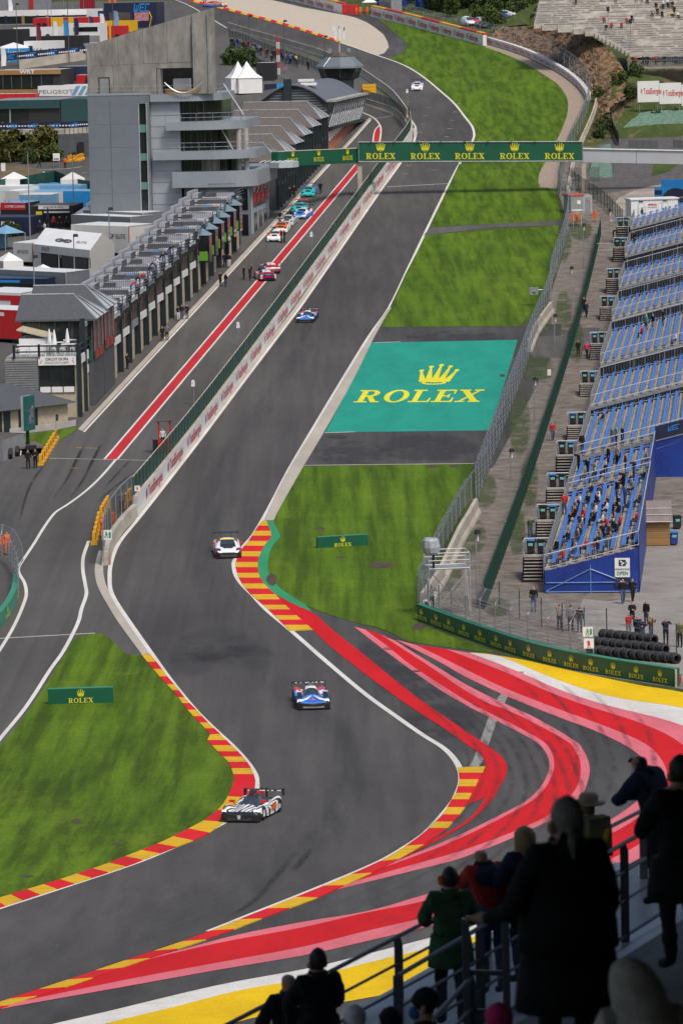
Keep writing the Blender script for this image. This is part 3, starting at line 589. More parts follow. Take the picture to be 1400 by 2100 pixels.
# ------------------------------------------------------------------ yellow water barriers
def ybarrier():
    mb = MB(); pr = [(-.26,0),(.26,0),(.24,.25),(.13,.4),(.11,.95),(-.11,.95),(-.13,.4),(-.24,.25)]
    mb.prism([(-.62, a, b) for a, b in pr], (1.24,0,0)); ms = MB()
    for s in (-1,1):
        for k in (-.4,0,.4): ms.add([(k - .06, s * .14,.42),(k + .06, s * .14,.42),(k + .16, s * .122,.9),(k + .04, s * .122,.9)], [(0,1,2,3)])
        ms.add([(-.3, s * .262,.05),(-.1, s * .262,.05),(.0, s * .245,.24),(-.2, s * .245,.24)], [(0,1,2,3)])
    return mb.mesh('body', YBAR), ms.mesh('stripes', REDP)
yb, ys_ = ybarrier()
def chain(a, b, n, label):
    A, B = P(*a), P(*b)
    for i in range(n):
        t = (i + .5) / n; p = A.lerp(B, t); p.z = T(p.y); w = ('nearest' if i == 0 else 'farthest' if i == n - 1 else None)
        th = thing('water_barrier', ['first', 'second', 'third', 'fourth', 'fifth', 'sixth', 'seventh', 'eighth'][i] + ' ' + label.replace(' with red slashes', ''), 'barrier', p, yaw_of(A, B), 'yellow barriers ' + label.split(' in the ')[1])
        use(yb, 'body', th); use(ys_, 'stripe', th)
chain((82,957),(117,899), 8, 'yellow plastic barrier with red slashes in the row beside the screen trailer')
chain((192,1121),(204,1070), 5, 'yellow plastic barrier with red slashes in the row before the marshal at pit exit')
chain((207,1065),(223,1038), 4, 'yellow plastic barrier with red slashes in the row behind the marshal at pit exit')
chain((250,1045),(270,1022), 3, 'yellow plastic barrier with red slashes in the row behind the mesh fence')
chain((141,332),(152,328), 2, 'yellow plastic barrier in the pair nearest the worker by the dark shed'); chain((157,331),(170,326), 3, 'yellow plastic barrier in the three along the dark shed wall')

# ------------------------------------------------------------------ start gantry over the straight
GY = 609.0
gt = thing('start_gantry', 'wide green advertising gantry spanning the straight on pale columns', 'gantry', P(737,402))
def gpanel(name, a, b, h0, mat, deep=1.2, edge=None):
    a, b = Vector(a), Vector(b); d = (b - a); d.z = 0; n = Vector((d.y, -d.x, 0)).normalized(); mb = MB(); up = Vector((0,0, h0))
    mb.prism([a, b, b + up, a + up], -n * deep); o = mb.build(name, mat, gt, world=True); return n
a, b = PD(735,331, GY), PD(1194,330, GY); hp = 40 / PX(*a)[2]; n = gpanel('panel', a, b, hp, BGRN)
for k in range(5):
    gx = [780.5,872,963,1055,1147][k]; o = PD(gx, 325.5, GY) + n * .02; rolex(gt, o, b - a, (0,0,1), 12.2 / 14.7,.96)
for zz in (0, hp): MB().tube([a + Vector((0,0, zz)) + n * .04, b + Vector((0,0, zz)) + n * .04], .09,4).build('frame_rail', STEEL, gt, world=True)
for q in (a, b): MB().tube([q + n * .04, q + n * .04 + Vector((0,0, hp))], .09,4).build('frame_rail', STEEL, gt, world=True)
c, e = PD(570,341,590), PD(735,333, GY + .5); n2 = gpanel('panel', c, e, 1.95, BGRN, 1.0)
for gx, gy in ((600,336.5),(653,332.5),(712,329)):
    y = 590 + 19.5 * (gx - 570) / 165; rolex(gt, c + (e - c) * ((PD(gx, gy, y).x - c.x) / (e.x - c.x)) + n2 * .05 + Vector((0,0,.45)), e - c, (0,0,1), 8.6 / 14.8,.95)
MB().tube([c + Vector((0,0,2.0)), e + Vector((0,0,2.0))], .08,4).build('frame_rail', CONC, gt, world=True)
f, g = PD(1194.5,332, GY + .3), PD(1560,339, GY + .3); BEAM = M('beam_grey', (.36,.38,.41), .5,.08,.3); n3 = gpanel('beam', f, f.lerp(g, .3), 26 / 14.7, BEAM, .9); gpanel('beam', f.lerp(g, .302), g, 26 / 14.7, BEAM, .9)
MB().tube([f + Vector((0,0,1.85)) + n3 * .1, g + Vector((0,0,1.85)) + n3 * .1], .12,4).build('beam_cap', ALU, gt, world=True)
for x, yb_ in ((737,402),(1196,392)):
    p = PD(x, 333, GY + .6); mb = MB().box((p.x, p.y, T(p.y) - .3),(.62,.62, p.z - T(p.y) + .2)); mb.build('column', CONC, gt, world=True)
for gx in range(760,1190,48): p = PD(gx, 291, GY - .2); MB().box((p.x, p.y, p.z),(.25,.25,.12)).build('lamp', STEELD, gt, world=True)

# ------------------------------------------------------------------ trackside boards
def board(label, q, thick=.35):
    A, B = P(*q[0]), P(*q[1]); h = (q[0][1] - q[2][1]) / PX(*A)[2]; d = B - A; L = d.length; t = thing('trackside_board', label, 'board', A, yaw_of(A, B), 'trackside foam boards')
    MB().prism([(0,0,0),(L, 0,0),(L, 0, h),(0,0, h)], (0, thick, 0)).build('foam_block', BGRN, t); MB().box((L / 2, thick / 2, h),(L, thick + .01,.03)).build('top_edge', BGRN2, t)
    return t, L, h
t, L, h = board('green lettered board lying in the grass by the green strip', [(651,1125),(755,1119),(651,1102)]); rolex(t, (0,0,0),(1,0,0),(0,0,1), .01)
for ch in [c for c in t.children if c.name.startswith('lettering')]: bpy.data.objects.remove(ch)
def board_text(t, cx, h, hh, wide): decal(t, 'lettering', sx(slab('ROLEX'), hh * wide, hh) + sx(crown(), hh * 1.5 * wide, hh * 1.5,0, hh * 1.25),(cx, 0, h * .08),(1,0,0),(0,0,1), LET, world=False)
board_text(t, L * .5, h, h * .31,1.0)
t, L, h = board('green lettered board standing in the triangular infield grass', [(99,1446),(233,1442),(99,1414)]); board_text(t, L * .5, h, h * .31,1.0)
# painted lettering on the teal panel, laid on the ground with the slant seen there
def groundword(polys, quad, mat, dz, name):
    (x0, y0),(x1, y1),(x2, y2),(x3, y3) = quad; out = []
    for p in polys:
        q = []
        for a, b in p:
            ax, ay = x0 + (x1 - x0) * a, y0 + (y1 - y0) * a; bx, by = x3 + (x2 - x3) * a, y3 + (y2 - y3) * a; q.append(P(ax + (bx - ax) * b, ay + (by - ay) * b))
        out.append(q)
    mb = MB()
    for i, q in enumerate(out): mb.add([(v.x, v.y, T(v.y) + dz + .0005 * (i % 9)) for v in q], [tuple(range(len(q)))])
    o = mb.build(name, mat); tag(o, kind='structure'); return o
W_ = slab('ROLEX', .09); mn = min(a for p in W_ for a, b in p); mx = max(a for p in W_ for a, b in p)
groundword([[((a - mn) / (mx - mn), b) for a, b in p] for p in W_], [(724,825.5),(982,824.5),(996,799),(740,800.5)], RYEL, .028, 'painted_lettering')
groundword([[(a + .5, b) for a, b in p] for p in crown()], [(848,789),(926,789),(944,749),(866,750)], RYEL, .028, 'painted_lettering')
# green barrier with lettering below the wire fence
bt = smooth([(855,1272),(968,1314),(1086,1353),(1204,1380),(1382,1409)], 4); bp_ = [P(*q) for q in bt]
gb = thing('lettered_barrier', 'green lettered barrier wall curving below the wire fence beside the painted run-off', 'barrier', bp_[0]); HB = 1.08
for i in range(len(bp_) - 1):
    a, b = bp_[i], bp_[i + 1]; d = (b - a).normalized(); n = Vector((d.y, -d.x, 0)); up = Vector((0,0, HB)); b = b - d * .02; mb = MB(); mb.prism([a, b, b + up, a + up], -n * .45); mb.build('barrier_block', BGRN, gb, world=True)
    MB().prism([a + up * 1.003 - n * .46, b + up * 1.003 - n * .46, b + up * 1.003 + n * .02, a + up * 1.003 + n * .02], (0,0,.05)).build('cap', BGRN2, gb, world=True)
for (x, y) in ((865,1281),(895,1292),(921,1300),(952,1309),(985,1319),(1018,1329),(1047,1337),(1085,1345),(1128,1355),(1172,1364),(1212,1371),(1258,1381),(1305,1389),(1354,1397)):
    f_ = min(range(len(bp_) - 1), key=lambda i: abs((bt[i][0] + bt[i + 1][0]) / 2 - x)); a, b = bp_[f_], bp_[f_ + 1]; t_ = (x - bt[f_][0]) / (bt[f_ + 1][0] - bt[f_][0]); p = a.lerp(b, t_); d = b - a; n = Vector((d.y, -d.x, 0)).normalized()
    rolex(gb, p + n * .02 + Vector((0,0,.17)), d, (0,0,1), .26,1.02 + (1354 - x) / 900)
MB().box((bp_[-1].x + .1, bp_[-1].y, bp_[-1].z),(.12,.5,1.05)).build('end_plate', CONC, gb, world=True)
# ------------------------------------------------------------------ catch fences
def catch_fence(label, path, hgt, base=0.0, step=4.0, lean=.8, ncab=9, r=.05, side=-1, n=6, mesh=MESH):
    pts = [P(*q) for q in smooth(path, n)]; L = [0]
    for i in range(len(pts) - 1): L.append(L[-1] + (pts[i + 1] - pts[i]).length)
    t = thing('catch_fence', label, 'fence', pts[0]); k = max(1, round(L[-1] / step)); pos = []
    for i in range(k + 1):
        p = along(pts, i / k); q = along(pts, min(1, i / k + .01)); p0 = along(pts, max(0, i / k - .01)); d = (q - p0).normalized(); nn = Vector((d.y, -d.x, 0)) * side; p.z = T(p.y) + base
        pos.append((p, nn)); MB().tube([p, p + Vector((0,0, hgt - .7)), p + Vector((0,0, hgt)) + nn * lean], r, 5).build('post', STEEL, t, world=True)
    for c in range(ncab):
        z = .25 + (hgt - .95) * c / (ncab - 2) if c < ncab - 1 else hgt; MB().tube([p + Vector((0,0, z)) + nn * (lean if c == ncab - 1 else 0) for p, nn in pos], .018,3, cap=False).build('cable', STEEL, t, world=True)
    for i in range(k):
        (a, na),(b, nb) = pos[i], pos[i + 1]; mb = MB(); mb.quad(a + Vector((0,0,.1)), b + Vector((0,0,.1)), b + Vector((0,0, hgt - .7)), a + Vector((0,0, hgt - .7))); mb.quad(a + Vector((0,0, hgt - .7)), b + Vector((0,0, hgt - .7)), b + Vector((0,0, hgt)) + nb * lean, a + Vector((0,0, hgt)) + na * lean); mb.build('mesh_panel', mesh, t, world=True)
    return t
def jersey(label, path, h=1.0, w=.6, mat=CONC, n=3, col=None, name='concrete_barrier'):
    pts = [P(*q) for q in smooth(path, n)]; t = thing(name, label, 'barrier', pts[0])
    for i in range(len(pts) - 1):
        a, b = pts[i], pts[i + 1]; d = (b - a).normalized(); nn = Vector((d.y, -d.x, 0)); b = b - d * .03; rows = []
        for p in (a, b): rows.append([p + nn * s * w + Vector((0,0, z)) for s, z in ((-.5,-.1),(-.42,.2),(-.22,.45),(-.16, h),(.16, h),(.22,.45),(.42,.2),(.5,-.1))])
        mb = MB(); mb.grid(rows); mb.add(rows[0], [tuple(range(8))]); mb.add(rows[1], [tuple(range(7,-1,-1))]); mb.build('block', mat, t, world=True)
    return t
catch_fence('tall grey catch fence beside the teal panel and grass', [(1144,398),(1165,440),(1160,495),(1145,542),(1131,587),(1125,627),(1090,715),(1069,776),(1052,824),(1022,907),(1002,960),(976,1036)], 4.1,0,5.2)
catch_fence('grey catch fence bending round on the long concrete wall', [(967,1040),(954,1055),(937,1085),(922,1115),(903,1150),(886,1188),(858,1252)], 2.9,.55,4.6,.7)
catch_fence('low wire catch fence rising from the green lettered barrier', [(858,1262),(905,1286),(962,1308),(1015,1327),(1073,1346),(1144,1363),(1217,1378)], 2.5,.95,2.6,.45,9)
catch_fence('far grey catch fence round the hairpin exit grass', [(832,48),(900,66),(975,82),(1050,100),(1110,118),(1160,148),(1195,180),(1208,206),(1196,250),(1174,296),(1160,330),(1148,395)], 3.6,0,6.0,.5,7)
jersey('long pale concrete wall under the bending catch fence', [(976,1052),(962,1078),(944,1108),(926,1146),(905,1192),(884,1225),(866,1250)], 1.15,.9)
jersey('short pale concrete wall behind the catch fence near the teal panel', [(1130,640),(1112,664),(1096,690),(1084,722)], 1.2,.8)
jersey('pale concrete kerb wall behind the far catch fence', [(1212,180),(1222,208),(1212,245),(1190,295),(1175,330),(1163,400)], .8,.7)
jersey('concrete wall with people behind it along the hairpin exit', [(467,58),(494,67),(584,93),(665,118),(734,150),(770,174),(806,201),(836,240)], 1.3,.5, CONC, 3)
# far white banner barrier with tyre wall caps
def banner_wall(label, path, h, caps, n=4, txt=True, sp=7.5):
    pts = [P(*q) for q in smooth(path, n)]; t = thing('banner_wall', label, 'barrier', pts[0]); tot = sum((pts[i + 1] - pts[i]).length for i in range(len(pts) - 1))
    for i in range(len(pts) - 1):
        a, b = pts[i], pts[i + 1]; d = (b - a).normalized(); nn = Vector((d.y, -d.x, 0)); up = Vector((0,0, h)); b = b - d * .02; MB().prism([a - up * .1, b - up * .1, b + up, a + up], -nn * .7).build('wall_panel', WB, t, world=True)
        if caps: MB().prism([a + up * 1.001 - nn * .9, b + up * 1.001 - nn * .9, b + up * 1.001 - nn * .1, a + up * 1.001 - nn * .1], (0,0,.35)).build('cap', (YBAR, REDP)[(i * 2 // max(1, len(pts) // 4)) % 2] if caps == 1 else WHITE, t, world=True)
    if txt:
        k = 0
        while (k + 1) * sp < tot:
            p, q = along(pts, k * sp / tot), along(pts, (k * sp + sp * .8) / tot); d = q - p; nn = Vector((d.y, -d.x, 0)).normalized(); twall_logo(t, p + nn * .02 + Vector((0,0, h * .2)) + d * .08, d, (0,0,1), sp * .8, h * .62); k += 1
banner_wall('white banner barrier with yellow and red caps at the far edge of the grass', [(760,34),(825,49),(900,69),(975,89),(990,93)], 1.9,1)
banner_wall('low white banner wall curving round the far gravel path', [(995,88),(1071,112),(1137,144),(1177,172),(1197,195),(1202,206)], 1.2,0,4, True, 5.0)
banner_wall('white banner barrier behind the far service road with red end', [(560,-8),(581,-2),(640,13),(701,28)], 1.9,1)
mb = MB(); a, b = P(701,28), P(735,28); mb.prism([a, b, b + Vector((0,3,0)), a + Vector((0,3,0))], (0,0,1.9)); tag(mb.build('tyre_wall_cover', REDP, center=True), 'bright red tyre wall cover at the end of the far banner barrier', 'barrier')
# ------------------------------------------------------------------ right side: ground
sheet('gravel_walkway', [(858,1255),(905,1160),(965,1040),(1005,960),(1050,830),(1075,765),(1130,600),(1165,480),(1158,440),(1146,400),(1165,300),(1420,300),(1900,420),(2100,1300),(1800,1500),(1390,1412),(1200,1382),(1086,1353),(968,1314)], GRAVD, .006)
sheet('concrete_apron', smooth([(1195,1228),(1300,1225),(1310,1100),(1420,1080),(1700,1200),(1700,1420),(1400,1400),(1215,1330),(1180,1290),(1195,1228)], 2), M('apron_grey', (.24,.22,.20), .8,.25,.4, space='World', detail=8), .012)
sheet('service_path', [(1085,722),(1098,690),(1165,688),(1150,733),(1095,735)], ASPH2,.014); sheet('service_path', [(1166,672),(1230,672),(1215,718),(1150,722)], ASPH2,.016)
sheet('service_path', smooth([(1250,440),(1268,405),(1340,380),(1420,375),(1420,410),(1300,430),(1290,450),(1250,455)], 2), M('pale_ground', (.30,.26,.22), .9,.3,.3, space='World', detail=8), .014)
sheet('dark_track', [(1255,284),(1420,280),(1600,300),(1600,400),(1340,380),(1215,400),(1205,330),(1215,300)], M('dark_gravel', (.085,.078,.075), .95,.4,1.2, bump=.6, space='World', detail=8), .012)
sheet('grass_bank', [(1340,333),(1395,333),(1370,352),(1335,362)], GRW, .02)
TUFT = film('grass_film', (.06,.085,.02), .47,.5,(1,.5,1), 0,.95)
for a in [(1100,755,40,30),(995,1005,26,40),(965,1100,34,42),(920,1180,30,36),(1150,500,24,40),(1155,640,18,50),(1020,1245,30,22),(1065,870,24,70),(1190,470,26,24),(1120,640,12,50),(1085,985,20,60),(1060,1090,18,60),(1180,700,18,50),(900,1285,50,22)]: stain('grass_tuft', *a, TUFT, .016)
# ------------------------------------------------------------------ green slatted screen along the walkway
gA, gB = P(993,1250), P(1232,478); gl = (gB - gA); gl.z = 0; GLn = gl.length; gd = gl.normalized(); gy = math.atan2(gd.y, gd.x)
sl = MB(); rs = random.Random(3)
for k in range(11):
    h = 1.95 + rs.uniform(-.08,.12); sl.box((.11 + k * .222, rs.uniform(-.03,.03), .02),(.20,.045, h), rs.uniform(-.12,.12))
slm = sl.mesh('slat_panel', DGREEN); gf = thing('slatted_screen', 'long dark green slatted privacy screen along the gravel walkway', 'fence', gA)
pw_ = 2.47
for k in range(int(GLn / pw_)):
    p = gA + gd * (k * pw_); z0, z1 = T(p.y), T((p + gd * pw_).y); o = use(slm, 'panel', gf, Vector((p.x, p.y, z0)) - gA, gy); o.rotation_euler = (0,-math.atan2(z1 - z0, pw_), gy)
# ------------------------------------------------------------------ blue grandstand
gsA, gsB = P(1116,1220), P(1300,462); gv = gsB - gsA; gv.z = 0; gv.normalize(); gw = Vector((gv.y, -gv.x, 0)); RD, RR = .82,.20
BLUE = M('seat_blue', (.028,.15,.50), .4,.2,.8); TARP = M('tarp_blue', (.006,.022,.16), .5,.3,.5, bump=.3, col2=(.009,.042,.28)); PLANK = M('deck_plank', (.30,.27,.24), .8,.3,2.2, stretch=(1,.2,1)); RAILW = M('rail_pale', (.58,.59,.60), .35,.1,1, metal=.3)
gst = thing('grandstand', 'long temporary grandstand with rows of blue bench seats', 'grandstand', gsA); gsy = math.atan2(gv.y, gv.x) - math.pi / 2
cutsY = [303.5,347,366,401,430,470,498,526,555,578]; LANDY = [310,330,348,367,391,423,453,487,511,541,557]; SEC = []
def gpt(s, w, z): return gsA + gv * s + gw * w + Vector((0,0, z - gsA.z))
def seatmesh(n):
    mb = MB()
    for k in range(n):
        y = .25 + k * .5; mb.add([(-.09, y - .235,0),(.19, y - .235,.0),(.19, y + .235,.0),(-.09, y + .235,0),(-.11, y - .22,.05),(.17, y - .22,.035),(.17, y + .22,.035),(-.11, y + .22,.05),(.24, y - .22,.17),(.24, y + .22,.17),(.20, y - .22,.17),(.20, y + .22,.17)], [(0,3,2,1),(4,5,6,7),(0,4,7,3),(0,1,5,4),(3,7,6,2),(5,10,11,6),(1,2,9,8),(8,9,11,10),(1,8,10,5),(2,6,11,9)])
    return mb.mesh('bench', BLUE)
bars = {}
def railing(name, a, b, h=1.0, step=.35, r=.010, mat=RAILW, top=.035):
    mb = MB(); up = Vector((0,0, h)); mb.tube([a + up, b + up], top, 5); mb.tube([a + Vector((0,0,.12)), b + Vector((0,0,.12))], .025,4); n = max(1, int((b - a).length / step))
    for k in range(n + 1):
        p = a.lerp(b, k / n); mb.tube([p + Vector((0,0,.12 if k % 5 else 0)), p + up], r if k % 5 else .03,3, mi=1, cap=False)
    return mb.build(name, [mat, STEEL], gst, world=True)
for j in range(len(cutsY) - 1):
    s0 = (cutsY[j] - gsA.y) / gv.y; s1 = (cutsY[j + 1] - gsA.y) / gv.y; nr = 8 if j < 2 else 15; z0 = T(cutsY[j + 1] - 4) + (1.25 if j < 2 else 1.0); SEC.append((s0, s1, nr, z0)); L = s1 - s0 - .9
    nb = int((L - .3) / .5); bm_ = seatmesh(nb)
    for r_ in range(nr):
        w0 = r_ * RD; zt = z0 + r_ * RR; a = gpt(s0, w0, zt); mb = MB()
        for q in range(4):      # tread boards
            b0 = w0 + q * RD / 4; mb.prism([gpt(s0, b0 + .012, zt - .05), gpt(s0 + L, b0 + .012, zt - .05), gpt(s0 + L, b0 + RD / 4 - .012, zt - .05), gpt(s0, b0 + RD / 4 - .012, zt - .05)], (0,0,.05))
        mb.prism([gpt(s0, w0 + .01, zt - RR), gpt(s0 + L, w0 + .01, zt - RR), gpt(s0 + L, w0 + .04, zt - RR), gpt(s0, w0 + .04, zt - RR)], (0,0, RR - .055)); mb.build('step', PLANK, gst, world=True)
        p = gpt(s0 + .9, w0 + .52, zt + .36) - gsA; o = use(bm_, 'bench', gst, p, gsy)
        MB().prism([gpt(s0 + .9, w0 + .45, zt), gpt(s0 + .9 + nb * .5, w0 + .45, zt), gpt(s0 + .9 + nb * .5, w0 + .58, zt), gpt(s0 + .9, w0 + .58, zt)], (0,0,.35)).build('bench_support', STEELD, gst, world=True)
    W_ = nr * RD; zt = z0 + nr * RR
    railing('railing', gpt(s0 - .03,0, z0), gpt(s0 - .03, W_, zt), 1.05,.3); railing('railing', gpt(s0 + L + .03,0, z0), gpt(s0 + L + .03, W_, zt), 1.05,.3)
    if j >= 2: MB().prism([gpt(s0 - .06,0, z0 - .32), gpt(s0 - .06, W_, zt - .32), gpt(s0 - .06, W_, zt - .04), gpt(s0 - .06,0, z0 - .04)], -gv * .1).build('edge_beam', STEEL, gst, world=True)
    railing('front_railing', gpt(s0 + 2.6,-.05, z0), gpt(s0 + L, -.05, z0), 1.05,.16,.03, STEEL)
    for q in range(0, int(W_), 3):      # support frames below
        MB().tube([gpt(s0 - .05, q + .3, T(cutsY[j]) - .1), gpt(s0 - .05, q + .3, z0 + q / RD * RR - .3)], .05,5).build('support_post', STEEL, gst, world=True)
    MB().tube([gpt(s0 - .05,.3, T(cutsY[j]) + .2), gpt(s0 - .05, W_ - .5, zt - .6)], .03,4).build('brace', STEEL, gst, world=True)
    skm = TARP
    MB().quad(gpt(s0 - .02 if j else s0 - .1,0, T(cutsY[j]) - .1), gpt(s0 - .1, W_, T(cutsY[j]) - .1), gpt(s0 - .1, W_, zt - .1), gpt(s0 - .1,0, z0 - .1)).build('skirt', TARP if j < 3 else BLACK, gst, world=True)
    MB().quad(gpt(s0,-.02, T(cutsY[j]) - .2), gpt(s1,-.02, T(cutsY[j + 1]) - .2), gpt(s1,-.02, z0 - .06), gpt(s0,-.02, z0 - .06)).build('skirt', TARP if j < 2 else STEELD, gst, world=True)
    if j < 2: MB().quad(gpt(s0, W_ + .05, T(cutsY[j]) - .2), gpt(s1, W_ + .05, T(cutsY[j + 1]) - .2), gpt(s1, W_ + .05, zt + .9), gpt(s0, W_ + .05, zt + .9)).build('skirt', TARP, gst, world=True); railing('back_railing', gpt(s0, W_, zt), gpt(s1 - .2, W_, zt), 1.1,.3)
for LY in LANDY:     # stairs and landings
    s0 = (LY - gsA.y) / gv.y; j = max(k for k in range(len(SEC)) if SEC[k][0] <= s0 + .5); zl = SEC[j][3]; tz = T(LY - 2)
    st = MB(); ns_ = 7
    for k in range(ns_):
        zz = zl - (k + 1) * (zl - tz) / (ns_ + 1); st.prism([gpt(s0 + .5 - k * .27,-1.75, zz), gpt(s0 + .2 - k * .27,-1.75, zz), gpt(s0 + .2 - k * .27,-.45, zz), gpt(s0 + .5 - k * .27,-.45, zz)], (0,0,.05))
    st.build('stair', PLANK, gst, world=True); MB().prism([gpt(s0 + .5,-1.8, zl - .06), gpt(s0 + 2.5,-1.8, zl - .06), gpt(s0 + 2.5,-.02, zl - .06), gpt(s0 + .5,-.02, zl - .06)], (0,0,.06)).build('landing', PLANK, gst, world=True)
    MB().quad(gpt(s0 - 1.6,-1.85, tz - .1), gpt(s0 + 2.5,-1.85, tz - .1), gpt(s0 + 2.5,-1.85, zl - .05), gpt(s0 + .4,-1.85, zl - .05)).build('stair_side', TARP, gst, world=True)
    MB().quad(gpt(s0 + .49,-1.8, tz - .1), gpt(s0 + .49,-.05, tz - .1), gpt(s0 + .49,-.05, zl - .07), gpt(s0 + .49,-1.8, zl - .07)).build('stair_back', BLACK, gst, world=True)
    railing('stair_rail', gpt(s0 - 1.6,-.32, tz + .1), gpt(s0 + .5,-.32, zl), 1.0,.2,.02, STEEL); railing('landing_rail', gpt(s0 + .5,-1.8, zl), gpt(s0 + 2.5,-1.8, zl), 1.05,.25); railing('landing_rail', gpt(s0 + 2.5,-1.8, zl), gpt(s0 + 2.5,-.1, zl), 1.05,.25)
TB = M('tube_blue', (.10,.22,.45), .4,.1)
for a_, b_ in (((.1,0,.1),(6.4,0,.1)),((.1,0,.75),(6.4,0,.75)),((3.2,0,-.1),(3.2,0,2.0)),((.1,0,.15),(3.2,0,1.7)),((3.2,0,1.7),(6.4,0,.4))): MB().tube([gpt(SEC[0][0] - .16, a_[0], T(303) + a_[2]), gpt(SEC[0][0] - .16, b_[0], T(303) + b_[2])], .04,5).build('scaffold_tube', TB, gst, world=True)
def gsp(px, py):
    """deck point of the grandstand seen at px, py"""
    d = ray(px, py)
    for (s0, s1, nr, z0) in SEC:
        lo, hi = 150.0,900.0
        def f(t):
            q = Vector((0,0, CZ)) + d * t - gsA; w = q.dot(gw); return (CZ + d.z * t) - (z0 + math.floor(max(0, w) / RD) * RR)
        for _ in range(50):
            m = (lo + hi) / 2
            if f(m) > 0: lo = m
            else: hi = m
        q = Vector((0,0, CZ)) + d * hi; s = (q - gsA).dot(gv); w = (q - gsA).dot(gw)
        if s0 <= s <= s1 and -.5 <= w <= nr * RD: return Vector((q.x, q.y, z0 + math.floor(max(0, w) / RD) * RR))
    return P(px, py)
# banner on the stand's side, name board
s3 = SEC[2]; nb0 = gpt(s3[0] - .12,8 * RD, s3[3] + 8 * RR); nb1 = gpt(s3[0] - .12,13.5 * RD, s3[3] + 13.5 * RR); NAVY = M('navy', (.012,.018,.05), .5,.2)
mb = MB().prism([nb0 + Vector((0,0,-.2)), nb1 + Vector((0,0,-.2)), nb1 + Vector((0,0,.95)), nb0 + Vector((0,0,.95))], -gv * .05); bn = mb.build('side_banner', NAVY, gst, world=True)
for t_ in (.33,.78): decal(gst, 'logo', sx(wec(), .36,.42), nb0.lerp(nb1, t_) - gv * .06 + Vector((0,0,.28)), nb1 - nb0,(0,0,1), LETB) if False else decal(gst, 'logo', sx(wec(), .36,.42), nb0.lerp(nb1, t_) - gv * .06 + Vector((0,0,.28)),(nb1 - nb0).normalized(),(0,0,1), LETB)
s0_ = SEC[0][0]; so = gpt(s0_ - .16,4.9, SEC[0][3] - .55); sg = thing('open_sign', 'white board with a navy emblem and green word on the end of the grandstand', 'sign', so, gsy)
MB().box((.52,-.02,0),(1.05,.03,1.35)).build('plate', WHITE, sg); MB().box((.52,-.02,-.72),(1.05,.03,.70)).build('arrow_plate', NAVY, sg)
o_ = Vector((.52,-.04,0)); decal(sg, 'emblem', [rc(-.24,.8,.24,1.22)], o_, (1,0,0),(0,0,1), NAVY, world=False); decal(sg, 'emblem', [ell(-.08,1.1,.07,.06,0,324,9), ell(.06,1.0,.08,.06,0,324,9), ell(-.02,.9,.07,.05,0,324,9)], o_, (1,0,0),(0,0,1), LETW, .02, False); decal(sg, 'emblem', [ell(.24,1.0,.1,.1,0,324,9)], o_, (1,0,0),(0,0,1), LETG, .026, False)
decal(sg, 'lettering', sx(fontp('GRANDSTAND', .012), .105,.12,0,.5), o_, (1,0,0),(0,0,1), LETK, world=False); decal(sg, 'lettering', sx(fontp('OPEN', .02), .22,.26,0,.15), o_, (1,0,0),(0,0,1), LETG, world=False); decal(sg, 'arrow', [[(-.2,-.35),(.0,-.18),(.06,-.24),(-.04,-.31),(.2,-.31),(.2,-.39),(-.04,-.39),(.06,-.46),(0,-.52)]], o_, (1,0,0),(0,0,1), LETW, world=False)
# wheelie bins on the landings
def binmesh():
    mb = MB().box((0,0,.12),(.5,.6,.85), 0,0,1.12); l = MB().prism([(-.3,-.38,.97),(.3,-.38,.97),(.3,.32,.97),(-.3,.32,.97)], (0,0,.07)); l.prism([(-.26,-.3,1.04),(.26,-.3,1.04),(.26,.26,1.04),(-.26,.26,1.04)], (0,0,.03)); w = MB().lathe((0,.28,.1), [(.1,-.27),(.1,.27)], 8, 'X')
    d = MB().quad((-.16,-.335,.62),(.16,-.335,.62),(.165,-.345,.82),(-.165,-.345,.82)); return mb.mesh('body', BLACK), l.mesh('lid', BLACK), w.mesh('wheels', STEELD), d.mesh('sticker', M('sticker_teal', (.15,.45,.42), .5,.3,20))
bb, bl, bw, bs = binmesh(); BLID = M('lid_blue', (.03,.2,.5), .45,.1); blb = bl.copy(); blb.materials.clear(); blb.materials.append(BLID)
def wbin(label, p, rz, blue, group='wheelie bins on the grandstand landings'):
    t = thing('wheelie_bin', label, 'bin', p, rz, group); use(bb, 'body', t); use(blb if blue else bl, 'lid', t); use(bw, 'wheel', t); use(bs, 'sticker', t); return t
ords = ['first', 'second', 'third', 'fourth', 'fifth', 'sixth', 'seventh', 'eighth', 'ninth', 'tenth', 'eleventh']
for j, LY in enumerate(LANDY):
    s0 = (LY - gsA.y) / gv.y; z0 = SEC[max(k for k in range(len(SEC)) if SEC[k][0] <= s0 + .5)][3]
    for k in (0,1): wbin('wheelie bin with %s lid on the %s landing from the near end of the grandstand' % (('blue', 'black')[(k + j) % 2], ords[j]), gpt(s0 + 1.9,-1.35 + k * .75, z0), gsy, (k + j) % 2 == 0)
